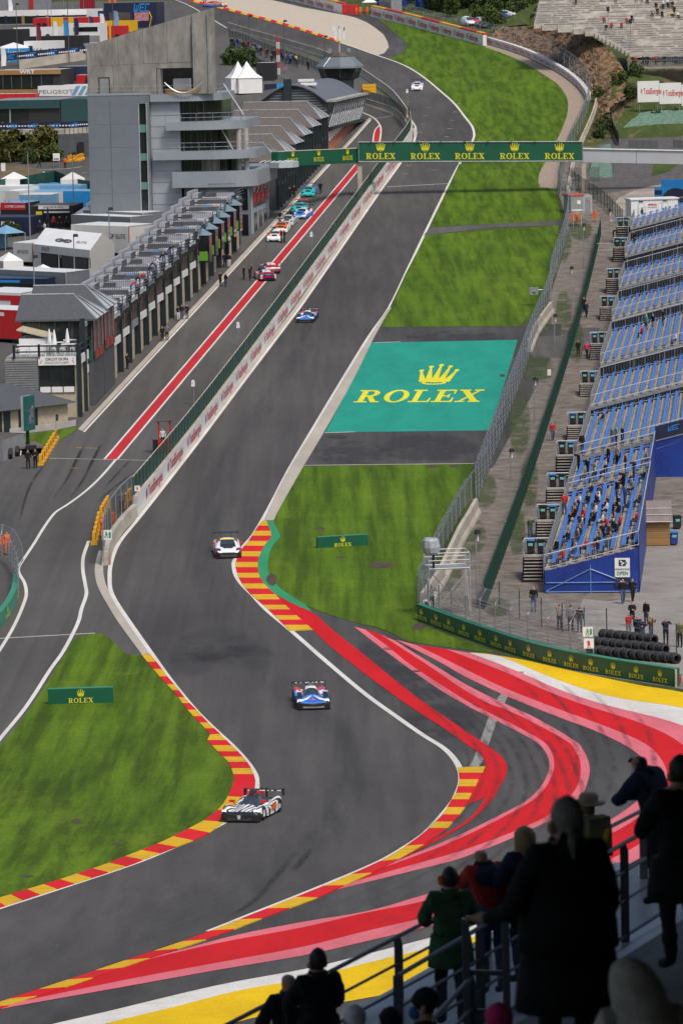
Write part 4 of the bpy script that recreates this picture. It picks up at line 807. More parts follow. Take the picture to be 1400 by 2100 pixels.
# ------------------------------------------------------------------ timber kiosk behind the near end
WOOD = M('timber', (.30,.17,.06), .7,.3,2, stretch=(.3,.3,6)); ROOFB = M('roof_felt', (.20,.16,.15), .8,.2,1)
ko = P(1345,1117); kk = thing('timber_kiosk', 'small timber kiosk with a brown grey roof behind the grandstand end', 'kiosk', ko, -.05)
for k in range(12): MB().box((0,0,.05 + k * .15),(2.05,1.6,.14)).build('plank', WOOD, kk)
for k, (w, z) in enumerate(((2.45,1.87),(2.35,2.35),(2.3,2.8))): MB().prism([(-w / 2,-1.15 + k * .35, z),(w / 2,-1.15 + k * .35, z),(w / 2,-.72 + k * .35, z + .52),(-w / 2,-.72 + k * .35, z + .52)], (0,.06,.02)).build('roof_board', ROOFB, kk); MB().tube([(-w / 2,-1.17 + k * .35, z),(w / 2,-1.17 + k * .35, z)], .03,4).build('roof_edge', ALU, kk)
wbin('bright blue rubbish bin standing beside the timber kiosk', P(1381,1118), .1, True, 'bins by the kiosk').children[0].data = (lambda m: (m.materials.clear(), m.materials.append(TARP), m)[2])(bb.copy())
wbin('tall black bin behind the blue one beside the timber kiosk', P(1388,1085), .1, False, 'bins by the kiosk')
# ------------------------------------------------------------------ camera scaffold and poles
sA = P(895,1262); sc_ = thing('camera_scaffold', 'aluminium scaffold tower with a covered camera behind the wire fence', 'scaffold', sA, .12); hh = 3.3
cs_ = [(-.6,-.9),(2.2,-.9),(2.2,1.2),(-.6,1.2)]
for x, y in cs_: MB().tube([(x, y, 0),(x, y, hh + 1.1)], .03,5).build('upright', ALU, sc_)
for i in range(4):
    a, b = cs_[i], cs_[(i + 1) % 4]; MB().tube([(*a, 0),(*b, hh)], .028,4).build('brace', ALU, sc_)
    for z in (hh, hh + .55, hh + 1.05): MB().tube([(*a, z),(*b, z)], .03,4).build('rail', ALU, sc_)
MB().box((.8,.15, hh - .08),(2.8,2.1,.08)).build('platform', GREY, sc_); MB().tube([(-.2,-.4, hh),(-.2,-.4, hh + 1.0)], .09,6).build('camera_post', BLACK, sc_)
cv = MB().lathe((-.35,-.45, hh + .95), [(.35,0),(.55,.12),(.6,.5),(.55,.95),(.42,1.1),(.1,1.12)], 10); cv.v = [(x + mnoise.noise((x * 3, y * 3, z * 3)) * .12, y * 1.1, z + mnoise.noise((x * 2, z * 4, y)) * .06) for x, y, z in cv.v]; cv.build('rain_cover', M('cover_grey', (.30,.33,.36), .5,.2,3), sc_)
def lamp_post(label, px, py, ptop, group='flood lamps on poles along the walkway'):
    p = P(px, py); h = (py - ptop) / PX(*p)[2]; t = thing('lamp_post', label, 'lamp post', p, 0, group); MB().tube([(0,0,-.1),(0,0, h)], [.07,.05], 6).build('pole', STEEL, t); MB().box((.12,-.12, h - .05),(.42,.3,.3), .5,0,.7).build('lamp_head', BLACK, t); MB().box((.14,-.02, h - .55),(.1,.1,.4)).build('ballast', WHITE, t)
for l, x, y, t_ in (('pole with a dark flood lamp beside the near end of the slatted screen', 978,1240,1092),('pole with a flood lamp level with the red jacketed walker', 1047,985,925),('pole with a flood lamp beside the slatted screen near the teal panel', 1096,868,778),('pole with a flood lamp above the short concrete wall', 1137,718,648),('pole with a flood lamp beside the far slatted screen', 1171,628,550),('pole with a flood lamp near the marshals by the portable toilet', 1196,552,462),('pole with a dark lamp box by the mesh fence at the far walkway', 1249,468,432)): lamp_post(l, x, y, t_)
for l, x, y in (('pale control box with red lamp on the slatted screen', 1041,1105),('pale control cabinet standing behind the slatted screen', 1126,785)):
    p = P(x, y); t = thing('control_box', l, 'box', p); MB().box((0,0,.75),(.35,.25,.6)).build('cabinet', WHITE, t); MB().tube([(0,0,0),(0,0,.8)], .04).build('stand', STEEL, t); MB().box((0,0,1.36),(.1,.1,.1)).build('lamp', REDP, t)
p = PD(1094,596, P(1125,627).y); t = thing('timing_box', 'grey instrument box bracketed to the catch fence over the grass', 'box', p); MB().box((0,0,-.4),(1.0,.5,.8)).build('case', GREY, t); MB().box((0,-.26,-.25),(.35,.02,.12)).build('display', BLACK, t); MB().tube([(.5,0,.1),(1.6,.1,.1)], .05).build('bracket', STEEL, t); MB().tube([(-.2,0,.4),(-.2,0,.65)], .02).build('aerial', STEEL, t)
# ------------------------------------------------------------------ tyre pile
def tyremesh():
    prof = [(.20,-.11),(.30,-.125),(.335,-.08),(.34,0),(.335,.08),(.30,.125),(.20,.11)]; mb = MB(); n = 14; rows = [[(h, r * math.cos(2*math.pi*j/n), r * math.sin(2*math.pi*j/n)) for j in range(n)] for r, h in prof]; mb.grid(rows, closed=True); return mb.mesh('tyre', M('rubber_tyre', (.018,.018,.02), .6,.25,6), True)
tym = tyremesh(); tA, tB = P(1222,1347), P(1398,1364); td = (tB - tA); tn = 0; rs = random.Random(5)
for row in range(3):
    for col in range(11 - row * 2):
        base = tA + td * ((col + .3 + row * .7) / 11); base += Vector((0,.2 + row * .9,0)); ln = 4 if row < 2 else 3
        for k in range(ln):
            a = .5 + rs.uniform(-.12,.12); p = base + Vector((math.sin(a) * .27 * k * -1, math.cos(a) * .27 * k, 0)); p.z = T(p.y) + .34 + (.42 * row) + rs.uniform(-.02,.02); o = use(tym, 'tyre', None, p, a + math.pi / 2 + rs.uniform(-.12,.12)); o.scale = (1,1,1); tn += 1
            tag(o, 'black tyre in the %s layer, %s stack from the left of the tyre pile' % (('bottom', 'middle', 'top')[row], ords[col]), 'tyre', 'tyres piled behind the green barrier')
pictogram('green running man exit sign on the last post of the wire fence', 1205,1306, 'exit', .62, txt='EXIT', y=P(1210,1378).y - .4); pictogram('red fire extinguisher sign below the exit sign on the wire fence', 1207,1330, 'fire', .62, txt='FIRE', y=P(1210,1378).y - .42)
t = thing('fire_extinguisher', 'small red extinguisher at the end of the green lettered barrier', 'extinguisher', P(1394,1402)); MB().lathe((0,0,0), [(.07,0),(.09,.03),(.09,.4),(.05,.48),(.03,.52)], 8).build('cylinder', REDP, t); MB().box((.04,0,.5),(.14,.03,.06)).build('handle', BLACK, t)
# thin dark green posts of the inner fence
gpf = thing('post_fence', 'row of thin dark green posts with wires before the tyre pile', 'fence', P(1024,1250)); pp = []
for x, y in ((1024,1250),(1065,1268),(1110,1285),(1153,1298),(1198,1306),(1244,1308),(1338,1330),(1387,1342)):
    p = P(x, y); pp.append(p); MB().tube([p, p + Vector((0,0,1.95))], .04,5).build('post', DGREEN, gpf, world=True)
for z in (.3,.7,1.1,1.5,1.85): MB().tube([p + Vector((0,0, z)) for p in pp], .009,3, cap=False).build('wire', STEEL, gpf, world=True)
# ------------------------------------------------------------------ far right: cabins, marshal post, fences
def cabin(label, name, cat, px0, px1, py, h, depth, mat, parts=None, rz=None, group=None):
    a, b = P(px0, py[0]), P(px1, py[1]); t = thing(name, label, cat, a, yaw_of(a, b), group); L = (b - a).length; z = max(0,0); MB().box((L / 2, depth / 2,-.3),(L, depth, h + .3)).build('body', mat, t); return t, L
t, L = cabin('white toilet cabin with two doors above the grandstand', 'toilet_cabin', 'cabin', 1294,1390,(452,447), 2.7,2.6, WHITE); MB().box((L / 2,1.3,2.7),(L + .3,2.9,.18)).build('roof', WHITE, t)
for x in (1.35,4.65):
    MB().box((x, -.02,.25),(.85,.05,2.0)).build('door_frame', GREY, t); d = MB().box((x, -.04,.27),(.74,.05,1.92)).build('door', WHITE, t); MB().box((x, -.03,2.4),(.6,.06,.14)).build('vent', BLACK, t)
    decal(t, 'pictogram', sx([ell(.1,1.0,.09,.09,0,324,9), [(.0,.88),(.2,.88),(.28,.3),(-.04,.3)], [(.04,.3),(.12,.3),(.16,-.1),(.08,-.1)], [(.0,.85),(-.16,.5),(-.1,.46),(.06,.7)]], 1.15),(x, -.07,.5),(1,0,0),(0,0,1), LETK, world=False)
MB().box((2.9,-.01,1.9),(1.1,.02,.25)).build('name_plate', REDP, t); decal(t, 'lettering', sx(fontp('BERGMANS', .01), .16,.15,2.9,1.6),(0,0,0),(1,0,0),(0,0,1), LETG, .02, False)
t, L = cabin('grey marshal post cabin with an orange roof beside the far catch fence', 'marshal_post', 'cabin', 1170,1196,(438,436), 2.4,2.2, M('cabin_grey', (.24,.26,.24), .6,.1)); MB().box((L / 2,1.1,2.4),(L + .3,2.4,.2)).build('roof', M('roof_orange', (.5,.09,.03), .6,.2), t); decal(t, 'emblem', ringq(0,0,(.22,.22),(.15,.15), 0,360,12),(1.2,-.01,1.5),(1,0,0),(0,0,1), LETK, world=False); MB().box((1.2,-.02,1.26),(.5,.03,.5)).build('plate', WHITE, t)
t, L = cabin('pale grey portable toilet next to the marshal post', 'portable_toilet', 'toilet', 1196,1214,(436,435), 2.3,1.2, M('loo_grey', (.36,.38,.40), .5,.1)); MB().lathe((L / 2,.6,2.3), [(.6,0),(.55,.12),(.3,.22)], 8).build('roof', GREY, t); MB().box((L / 2,-.02,.1),(.8,.04,2.0)).build('door', GREY, t); decal(t, 'emblem', [[(-.15,0),(.15,0),(.1,.25),(-.1,.25)]], (L / 2,-.05,1.5),(1,0,0),(0,0,1), LETR, world=False)
t = thing('frame_shelter', 'open metal frame shelter over the marshals beside the catch fence', 'shelter', P(1175,466))
for x, y in ((0,0),(1.1,0),(1.1,1.4),(0,1.4)): MB().tube([(x, y, 0),(x, y, 2.2)], .035,5).build('leg', ALU, t)
MB().box((.55,.7,2.2),(1.4,1.8,.06)).build('roof_panel', WHITE, t)
t = thing('pipe_arch', 'grey bent pipe arch over the far walkway entrance', 'frame', P(1148,400)); A_ = P(1178,398) - P(1148,400); MB().tube([(0,0,0),(0,0,2.1),(A_.x, A_.y, 2.3),(A_.x, A_.y, 0)], .06,5).build('pipe', STEEL, t)
def mesh_fence(label, path, h=1.9, mat=M('mesh_green', (.01,.07,.05), .6,.1, alpha=.55), pm=DGREEN, step=2.5, name='mesh_fence', n=2, z0=0.0):
    pts = [P(*q) for q in smooth(path, n)]; t = thing(name, label, 'fence', pts[0]); tot = sum((pts[i + 1] - pts[i]).length for i in range(len(pts) - 1)); k = max(1, int(tot / step)); prev = None
    for i in range(k + 1):
        p = along(pts, i / k); p.z = T(p.y) + z0; MB().tube([p, p + Vector((0,0, h + .1))], .04,4).build('post', pm, t, world=True)
        if prev is not None: MB().quad(prev + Vector((0,0,.1)), p + Vector((0,0,.1)), p + Vector((0,0, h)), prev + Vector((0,0, h))).build('panel', mat, t, world=True)
        prev = p
    return t
mesh_fence('dark green mesh fence from the gantry column to the grandstand', [(1172,378),(1205,402),(1240,425),(1276,462)], 2.1)
mesh_fence('dark green mesh fence along the crowd on the hairpin promenade', [(470,78),(500,88),(560,112),(640,140),(690,165)], 1.6); mesh_fence('dark green mesh fence above the bushes by the white pagoda tents', [(467,118),(500,128),(550,142)], 1.4)
mesh_fence('glassy dark fence on the wall at the pit entry', [(742,215),(775,225),(812,240),(830,262)], 1.4, M('fence_smoke', (.05,.07,.08), .4,.1, alpha=.7), STEELD, 2.5, z0=1.2)
jersey('sandy concrete wall curving at the pit entry below the fence', [(742,214),(775,224),(812,238),(832,262),(838,285)], 1.2,.6)
mesh_fence('black fabric fence on the slope beside the netted bank', [(1251,250),(1257,275),(1268,298)], 1.8, M('fabric_black', (.015,.016,.02), .7,.2), BLACK, 2.0); mesh_fence('low dark railing gate across the gravel ramp', [(1290,302),(1347,303)], 1.1, MESHD, STEELD, 1.0); mesh_fence('second dark railing gate at the right edge above the beam', [(1380,302),(1420,306)], 1.2, MESHD, STEELD, 1.0)
mesh_fence('thin dark mesh fence under the grey beam', [(1168,372),(1200,372),(1228,371)], 2.0, MESHD, STEELD, 2.0)
t = thing('crowd_barrier', 'fallen looking grey crowd barrier beside the slatted screen', 'barrier', P(1238,515), .1)
mb = MB()
for k in range(11): mb.tube([(-1.1 + k * .22,0,.15),(-1.1 + k * .22,.1,1.0)], .015,4)
for z in (.15,1.0): mb.tube([(-1.1,.1 * z, z),(1.1,.1 * z, z)], .025,4)
mb.build('bars', ALU, t); MB().box((-.8,0,0),(.06,.6,.05)).build('foot', ALU, t); MB().box((.8,0,0),(.06,.6,.05)).build('foot', ALU, t)
# blue printed hoarding above the cabin
a, b = P(1342,420), P(1430,424); t = thing('blue_hoarding', 'tall blue printed hoarding behind the toilet cabin', 'hoarding', a, yaw_of(a, b)); L = (b - a).length; LB = M('hoarding_blue', (.02,.22,.55), .5,.1,.5); MB().box((L / 2 + .3,1.6,0),(L, .1,3.4)).build('panel', LB, t); MB().box((L / 2,0,0),(L, .1,2.4)).build('panel', LB, t)
decal(t, 'print', [ell(3.2,0,2.4,2.3,15,165,12) + [(.9,0)], rc(0,1.4,1.1,2.0)], (0,-.06,.02),(1,0,0),(0,0,1), NAVY, world=False)
# ------------------------------------------------------------------ hillside, rock cut, upper stands, billboard
ROCK = M('rock_cut', (.060,.045,.034), .95,.4,.9, bump=1.0, space='World', col2=(.30,.17,.075), detail=12, stretch=(1,.5,.55)); SOIL = M('soil_bank', (.055,.06,.022), .95,.4,.35, bump=.9, space='World', col2=(.17,.115,.065), detail=12)
NET = M('geotextile', (.05,.12,.085), .9,.3,2.0, bump=.9, space='World', col2=(.16,.25,.19), detail=8)
def patch(name, rows, mat, nu, nv, amp, freq=.5, seed=0, kind='structure', smooth_=False):
    """surface through survey rows of (px, py, y) points, roughened"""
    R = [[PD(*q) if q[2] else P(q[0], q[1]) for q in r] for r in rows]; R = [[Vector(p) for p in smooth([tuple(q) for q in r], nu)] for r in R]; cols = list(zip(*R)); cols = [[Vector(p) for p in smooth([tuple(q) for q in c], nv)] for c in cols]; rows2 = [list(r) for r in zip(*cols)]
    for i, r in enumerate(rows2):
        for j, p in enumerate(r):
            k = min(1, i / 2,(len(rows2) - 1 - i) / 2) if i not in (0,) else 0
            r[j] = p + Vector((mnoise.noise((p.x * freq, p.y * freq, p.z * freq + seed)), mnoise.noise((p.x * freq + 9, p.y * freq, p.z * freq + seed)) * 1.2 + mnoise.noise((p.x * freq * 3, p.z * freq * 3, seed)) * .5, mnoise.noise((p.x * freq * 2, p.y * freq * 2, p.z * freq * 2 + 5 + seed)) * .8)) * amp * k
    o = MB().grid(rows2).build(name, mat, smooth_=smooth_); tag(o, kind=kind); return o
patch('rock_face', [[(1005,79,0),(1060,96,0),(1120,124,0),(1172,158,0),(1207,192,0),(1226,222,0),(1216,262,0),(1203,292,0)],
                    [(1012,66,812),(1064,76,800),(1125,92,778),(1180,112,750),(1222,142,728),(1243,172,712),(1244,205,695),(1236,240,676)],
                    [(1024,57,815),(1072,53,806),(1130,56,788),(1190,64,762),(1240,92,742),(1266,122,728),(1282,150,715),(1290,185,700)]], ROCK, 16,20,.75,.6)
patch('hillside', [[(1203,292,0),(1236,285,0),(1262,280,0),(1330,283,0),(1420,285,0),(1560,290,0)], [(1236,240,676),(1258,226,690),(1290,218,699),(1340,216,703),(1420,214,705),(1560,214,706)], [(1290,185,702),(1300,165,716),(1320,150,723),(1360,145,726),(1420,146,728),(1560,150,730)], [(1284,120,728),(1300,112,738),(1340,110,744),(1380,108,748),(1420,106,750),(1560,104,752)]], SOIL, 7,7,.55,.5,3)
patch('netted_bank', [[(1260,281,673),(1330,281,673),(1420,283,673)], [(1284,254,677),(1340,252,679),(1420,252,679)], [(1312,231,682),(1345,226,685),(1420,224,686)]], NET, 8,6,.25,1.5,7)
patch('netted_bank', [[(1208,372,621.5),(1230,371,621.5),(1256,370,621.5)], [(1211,335,634),(1232,334,634),(1254,333,634)], [(1228,300,650),(1240,296,650),(1252,294,650)]], NET, 4,4,.2,1.5,2)
patch('grass_ledge', [[(1248,205,694),(1262,160,710),(1270,145,716)], [(1275,190,697),(1300,158,713),(1322,150,719)], [(1300,178,699),(1340,166,713),(1380,165,718)]], GRW, 4,4,.3,.8,4)
patch('grass_knoll', [[(1005,64,815),(1040,54,817),(1085,48,820)], [(1015,50,830),(1050,38,832),(1090,30,834)], [(1030,40,850),(1070,20,852),(1110,0,856)]], GRW, 4,4,.5,.3,6)
# billboards on the bank
bgA, bgB = PD(1307,209,692), PD(1420,218,692); bl_ = (bgB - bgA); n_ = 3
for k in range(3):
    a, b = bgA + bl_ * (k / 2.5), bgA + bl_ * ((k + .985) / 2.5); t = thing('billboard', 'white billboard with red lettering on the earth bank, %s from the left' % ords[k], 'billboard', a, yaw_of(a, b), 'billboards on the earth bank'); L = (b - a).length; MB().box((L / 2,0,0),(L, .12,3.3)).build('panel', WHITE, t)
    for x in (.3, L - .3): MB().tube([(x, .2,-1.5),(x, .2,3)], .06).build('post', STEEL, t)
    twall_logo(t, Vector((.65,-.07,1.15)),(1,0,0),(0,0,1), L * .9,1.0, False)
# concrete terrace stand
CT = M('terrace_concrete', (.42,.39,.35), .85,.3,1.2, space='World', bump=.2, stretch=(.5,1,1)); CTS = M('terrace_seat', (.20,.185,.165), .8,.35,1.0, stretch=(1,1,1), space='World')
cst = thing('concrete_grandstand', 'pale concrete terrace grandstand on the hilltop above the rock cut', 'grandstand', PD(1290,108,735)); lim = [(108,1290),(100,1276),(92,1264),(84,1250),(75,1234),(66,1219),(58,1180),(46,1094),(20,1100),(0,1104),(-20,1110)]
rs = random.Random(11)
for k in range(28):
    y = 735 + .85 * k; z = 29.2 + .36 * k; py = PX(45, y, z)[1]
    for i in range(len(lim) - 1):
        if lim[i][0] >= py >= lim[i + 1][0]:
            t_ = (lim[i][0] - py) / (lim[i][0] - lim[i + 1][0]); xl = lim[i][1] + (lim[i + 1][1] - lim[i][1]) * t_; break
    x0 = PD(xl, py, y).x; x1 = PD(1480, py, y).x; mb = MB().box(((x0 + x1) / 2, y + .42, z - .9),(x1 - x0,.85,.9)); mb.build('step', CT, cst, world=True); x = x0 + .4; mb = MB()
    while x < x1 - 3:
        w = rs.uniform(1.2,3.4)
        if rs.random() < .75: mb.box((x + w / 2, y + .55, z),(w, .35,.13 + rs.uniform(0,.05)))
        x += w + rs.uniform(.1,.7)
    tag(mb.build('seat_row', CTS, cst, world=True), kind='stuff')
    if k < 24 and (k % 2 == 0): p = Vector((x0, y, z)); q = p + Vector((1.6 if k < 12 else 3.5,0,0)); railing_ = MB().tube([p + Vector((0,0,1)), q + Vector((0,0,1))], .03,4); [railing_.tube([p.lerp(q, f / 8), p.lerp(q, f / 8) + Vector((0,0,1))], .02,4) for f in range(9)]; railing_.build('railing', STEEL, cst, world=True)
# metal bleacher below it
mst = thing('metal_grandstand', 'grey metal bleacher with front railing at the right edge of the hillside', 'grandstand', PD(1288,132,722)); BLE = M('bleacher_grey', (.15,.155,.165), .5,.2,1)
ma, mbv = PD(1287,136,722), PD(1480,176,716); md = (mbv - ma); md.z = 0; md.normalize(); mn_ = Vector((-md.y, md.x, 0))
for k in range(13):
    a = ma + mn_ * (k * .75) + Vector((0,0, k * .3)) + md * (k * .75); MB().prism([a, a + md * 26, a + md * 26 + mn_ * .72, a + mn_ * .72], (0,0,.08)).build('tread', BLE, mst, world=True); MB().prism([a + mn_ * .3 + Vector((0,0,.3)), a + md * 26 + mn_ * .3 + Vector((0,0,.3)), a + md * 26 + mn_ * .6 + Vector((0,0,.3)), a + mn_ * .6 + Vector((0,0,.3))], (0,0,.05)).build('bench', GREY, mst, world=True)
MB().prism([ma - mn_ * .1 - Vector((0,0,.35)), ma + md * 26 - mn_ * .1 - Vector((0,0,.35)), ma + md * 26 - mn_ * .1 - Vector((0,0,.02)), ma - mn_ * .1 - Vector((0,0,.02))], mn_ * .1).build('edge_beam', CONC, mst, world=True)
mb = MB()
for k in range(90): p = ma + md * (k * .29) - mn_ * .05; mb.tube([p, p + Vector((0,0,1.05))], .018,3, cap=False)
for z in (.1,1.05): mb.tube([ma - mn_ * .05 + Vector((0,0, z)), ma + md * 26 - mn_ * .05 + Vector((0,0, z))], .03,4)
mb.build('front_railing', STEEL, mst, world=True)
for k in range(9): p = ma + md * (k * 3) + mn_ * .6; MB().tube([p - Vector((0,0,2.5)), p], .06).build('support_post', STEELD, mst, world=True)
# poles with loudspeakers over the terraces
for l, x, y0, y1, yy in (('speaker pole standing among the pale terraces, left', 1247,78,19,742),('speaker pole at the foot of the pale terraces', 1293,104,44,737),('short pale camera pole on the fence before the rock cut', 1133,127,80,762)):
    p = PD(x, y0, yy); h = (y0 - y1) / PX(*p)[2]; t = thing('speaker_pole', l, 'pole', p, 0, 'speaker poles'); MB().tube([(0,0,-.5),(0,0, h)], .06).build('pole', STEEL, t); MB().box((0,0, h - .3),(.5,.35,.8)).build('speaker', BLACK if x > 1200 else WHITE, t)
# ------------------------------------------------------------------ trees
LEAFM = [M('leaf_' + n, a, .7,.3,1.4, col2=b, spec=.2) for n, a, b in (('dark', (.012,.026,.010),(.04,.07,.018)),('mid', (.025,.045,.012),(.07,.11,.025)),('olive', (.05,.05,.015),(.13,.13,.03)),('light', (.04,.06,.015),(.10,.14,.035)))]
BARK = M('bark', (.06,.045,.03), .9,.3,4)
def treemesh(seed, h, rad, n, leaf, base=.25, size=.3):
    r = random.Random(seed); mb = MB(); tr = MB(); tr.tube([(0,0,-.3),(r.uniform(-.1,.1), r.uniform(-.1,.1), h * .5),(r.uniform(-.3,.3), r.uniform(-.3,.3), h * .9)], [h * .028, h * .018, h * .006], 6); cl = []
    for k in range(16):
        a = r.uniform(0,6.28); z = h * r.uniform(base, .95); e = rad * math.sqrt(max(.05,1 - ((z / h - .55) / .5) ** 2)) * r.uniform(.45,.95); c = Vector((math.cos(a) * e, math.sin(a) * e, z)); cl.append((c, rad * r.uniform(.25,.48))); tr.tube([(0,0, z * .7), c * .6 + Vector((0,0, z * .38)), c], [h * .012, h * .008, h * .003], 4)
    for k in range(n):
        c, q = r.choice(cl); d = Vector((r.gauss(0,1), r.gauss(0,1), r.gauss(0,.8))).normalized() * q * r.uniform(.5,1.05) ** .6; p = c + d; a = Vector((r.gauss(0,1), r.gauss(0,1), r.gauss(0,1))).normalized(); b = a.cross(Vector((r.gauss(0,1), r.gauss(0,1), r.gauss(0,1)))).normalized(); s = size * r.uniform(.5,1.2); mb.quad(p - a * s - b * s * .6, p + a * s - b * s * .6, p + a * s + b * s * .6, p - a * s + b * s * .6)
    return mb.mesh('crown', LEAFM[leaf]), tr.mesh('trunk', BARK)
TREES = [treemesh(1,9,3.6,2600,0,.15,.30), treemesh(2,7,3.2,2200,1,.12,.28), treemesh(3,3.4,2.2,1800,2,.08,.2), treemesh(4,2.6,1.6,1200,3,.05,.16), treemesh(5,1.2,.9,600,1,.02,.1)]
def tree(label, kind, p, s=1.0, rz=0.0, name='tree', cat='tree', group=None):
    t = thing(name, label, cat, p, rz, group); c, b = TREES[kind]; use(c, 'crown', t, scale=(s, s, s)); use(b, 'trunk', t, scale=(s, s, s))
tl = [(880,20,0,1.0),(905,24,1,.8),(935,18,0,.9),(965,14,0,1.1),(1000,12,0,1.2),(1040,16,0,1.1),(1075,12,1,1.0),(925,34,1,.55),(985,38,3,1.2),(1008,56,3,1.4),(1012,36,1,.5),(840,6,1,.9),(800,2,0,.8),(760,-6,1,.8),(1095,20,3,1.3),(1060,30,3,1.2)]
wh = ['beyond the far fence, first from the blue tarpaulin', 'beyond the far fence, second from the blue tarpaulin', 'behind the white van', 'behind the silver car park', 'tallest in the dark belt at top', 'behind the hillside parked car', 'beside the grassy knoll', 'low at the fence before the white van', 'small pale one right of the white van', 'thin pale one by the earth mound', 'beside the dark green bins', 'behind the blue tarpaulin, right end', 'behind the blue tarpaulin, middle', 'behind the blue tarpaulin, left end', 'small one at the terrace stair', 'small one on the grassy knoll']
for k, (x, y, kd, s) in enumerate(tl): tree(('dark green tree ', 'mid green tree ', '', 'pale green tree ')[kd] + wh[k], kd, P(x, y), s, k * 1.3, group='trees at the top of the picture')
for k, (x, y) in enumerate([(770,12),(850,14)]):
    a, b = P(x, y), P(x + 66, y + 2); t = thing('blue_tarpaulin', 'blue tarpaulin stretched along the far fence, %s half' % ('left', 'right')[k], 'tarpaulin', a, yaw_of(a, b), 'blue tarpaulins'); L = (b - a).length; MB().grid([[(L * i / 14,.25 * math.sin(i * 1.9 + z), z) for i in range(15)] for z in (0,1,2,3)]).build('sheet', TARP, t)
    for i in range(4): MB().tube([(L * i / 3,.4,0),(L * i / 3,.4,3.2)], .06).build('post', STEELD, t)
for k, (x, y, yy, s) in enumerate([(1290,200,697,1.1),(1268,176,706,1.2),(1345,246,684,.8),(1385,240,686,.8),(1240,262,672,1.0),(1228,280,665,1.1),(1300,158,714,1.2),(1226,200,705,.9)]): tree('low green bush on the earth bank, %s from the billboards' % ords[k], 4, PD(x, y, yy), s * 1.5, k, 'shrub', 'shrub', 'bushes on the earth bank')
a = P(758,26); t = thing('gazebo', 'small white gazebo with marshals at the end of the far banner barrier', 'gazebo', a); MB().add([(-1.5,-1.5,2.1),(1.5,-1.5,2.1),(1.5,1.5,2.1),(-1.5,1.5,2.1),(0,0,3.1)], [(0,1,4),(1,2,4),(2,3,4),(3,0,4)]).build('canopy', WHITE, t); [MB().tube([(x, y, 0),(x, y, 2.1)], .04).build('leg', STEEL, t) for x in (-1.4,1.4) for y in (-1.4,1.4)]
t, L = cabin('pale grey container behind the far banner barrier', 'container', 'container', 777,802,(27,30), 2.6,2.4, GREY); [MB().box((.15 + k * .3,-.02,.05),(.12,.05,2.4)).build('rib', GREY, t) for k in range(int(L / .3))]
# ------------------------------------------------------------------ pit building frame
fpx = [P(162 + (740 - 162) * k / 60,855 + (242 - 855) * k / 60) for k in range(61)]; FL = sum((fpx[i + 1] - fpx[i]).length for i in range(60))
def fr(s):
    p = along(fpx, max(0, min(1, s / FL))); a, b = along(fpx, max(0, s / FL - .02)), along(fpx, min(1, s / FL + .02)); d = b - a; d.z = 0; d.normalize()
    if s < 0: p = p + d * s
    if s > FL: p = p + d * (s - FL)
    return p, d, Vector((-d.y, d.x, 0))
def q_(s, w, z, z0=None):
    p, d, n = fr(s); r = p + n * w; return Vector((r.x, r.y, (T(p.y) if z0 is None else z0) + z))
def fbox(mb, s0, s1, w0, w1, z0, z1, base, mi=0):
    A = [q_(s0, w0, z0, base), q_(s1, w0, z0, base), q_(s1, w1, z0, base), q_(s0, w1, z0, base)]; return mb.prism(A, (0,0, z1 - z0), mi)
GLASS = M('dark_glass', (.012,.016,.018), .12,.4,.4, spec=.6); GLASSG = M('green_glass', (.02,.10,.07), .2,.3,.5); DCOL = M('pit_column', (.012,.022,.026), .5,.2); BLOCK = M('beige_block', (.40,.345,.25), .85,.14,2.5, bump=.3); PARAP = M('parapet_grey', (.27,.28,.31), .7,.1,1); DRKG = M('slate_dark', (.06,.068,.075), .6,.2,1); TERR = M('terrace_floor', (.42,.41,.45), .7,.18,.8); SLATE = M('roof_slate', (.075,.08,.088), .6,.22,3, stretch=(1,1,4)); TILE = M('roof_tile_brown', (.11,.095,.085), .85,.5,6, bump=.4); BROWN = M('brown_panel', (.085,.065,.052), .6,.3,1.5); LOUV = M('louvre_grey', (.20,.205,.22), .5,.1)
pb = thing('pit_building', 'long low pit building with terrace roof and dark columns along the pit lane', 'building', fpx[0]); BAY = 7.72
def picket(parent, a, b, h=1.1, step=.22, mat=STEELD, r=.02, name='picket_fence'):
    mb = MB(); up = Vector((0,0, h)); mb.tube([a + up, b + up], .04,4); mb.tube([a + Vector((0,0,.1)), b + Vector((0,0,.1))], .03,4); n = max(2, int((b - a).length / step))
    for k in range(n + 1): p = a.lerp(b, k / n); mb.tube([p, p + up], r, 3, cap=False)
    return mb.build(name, mat, parent, world=True)
rs = random.Random(21); nbay = 19
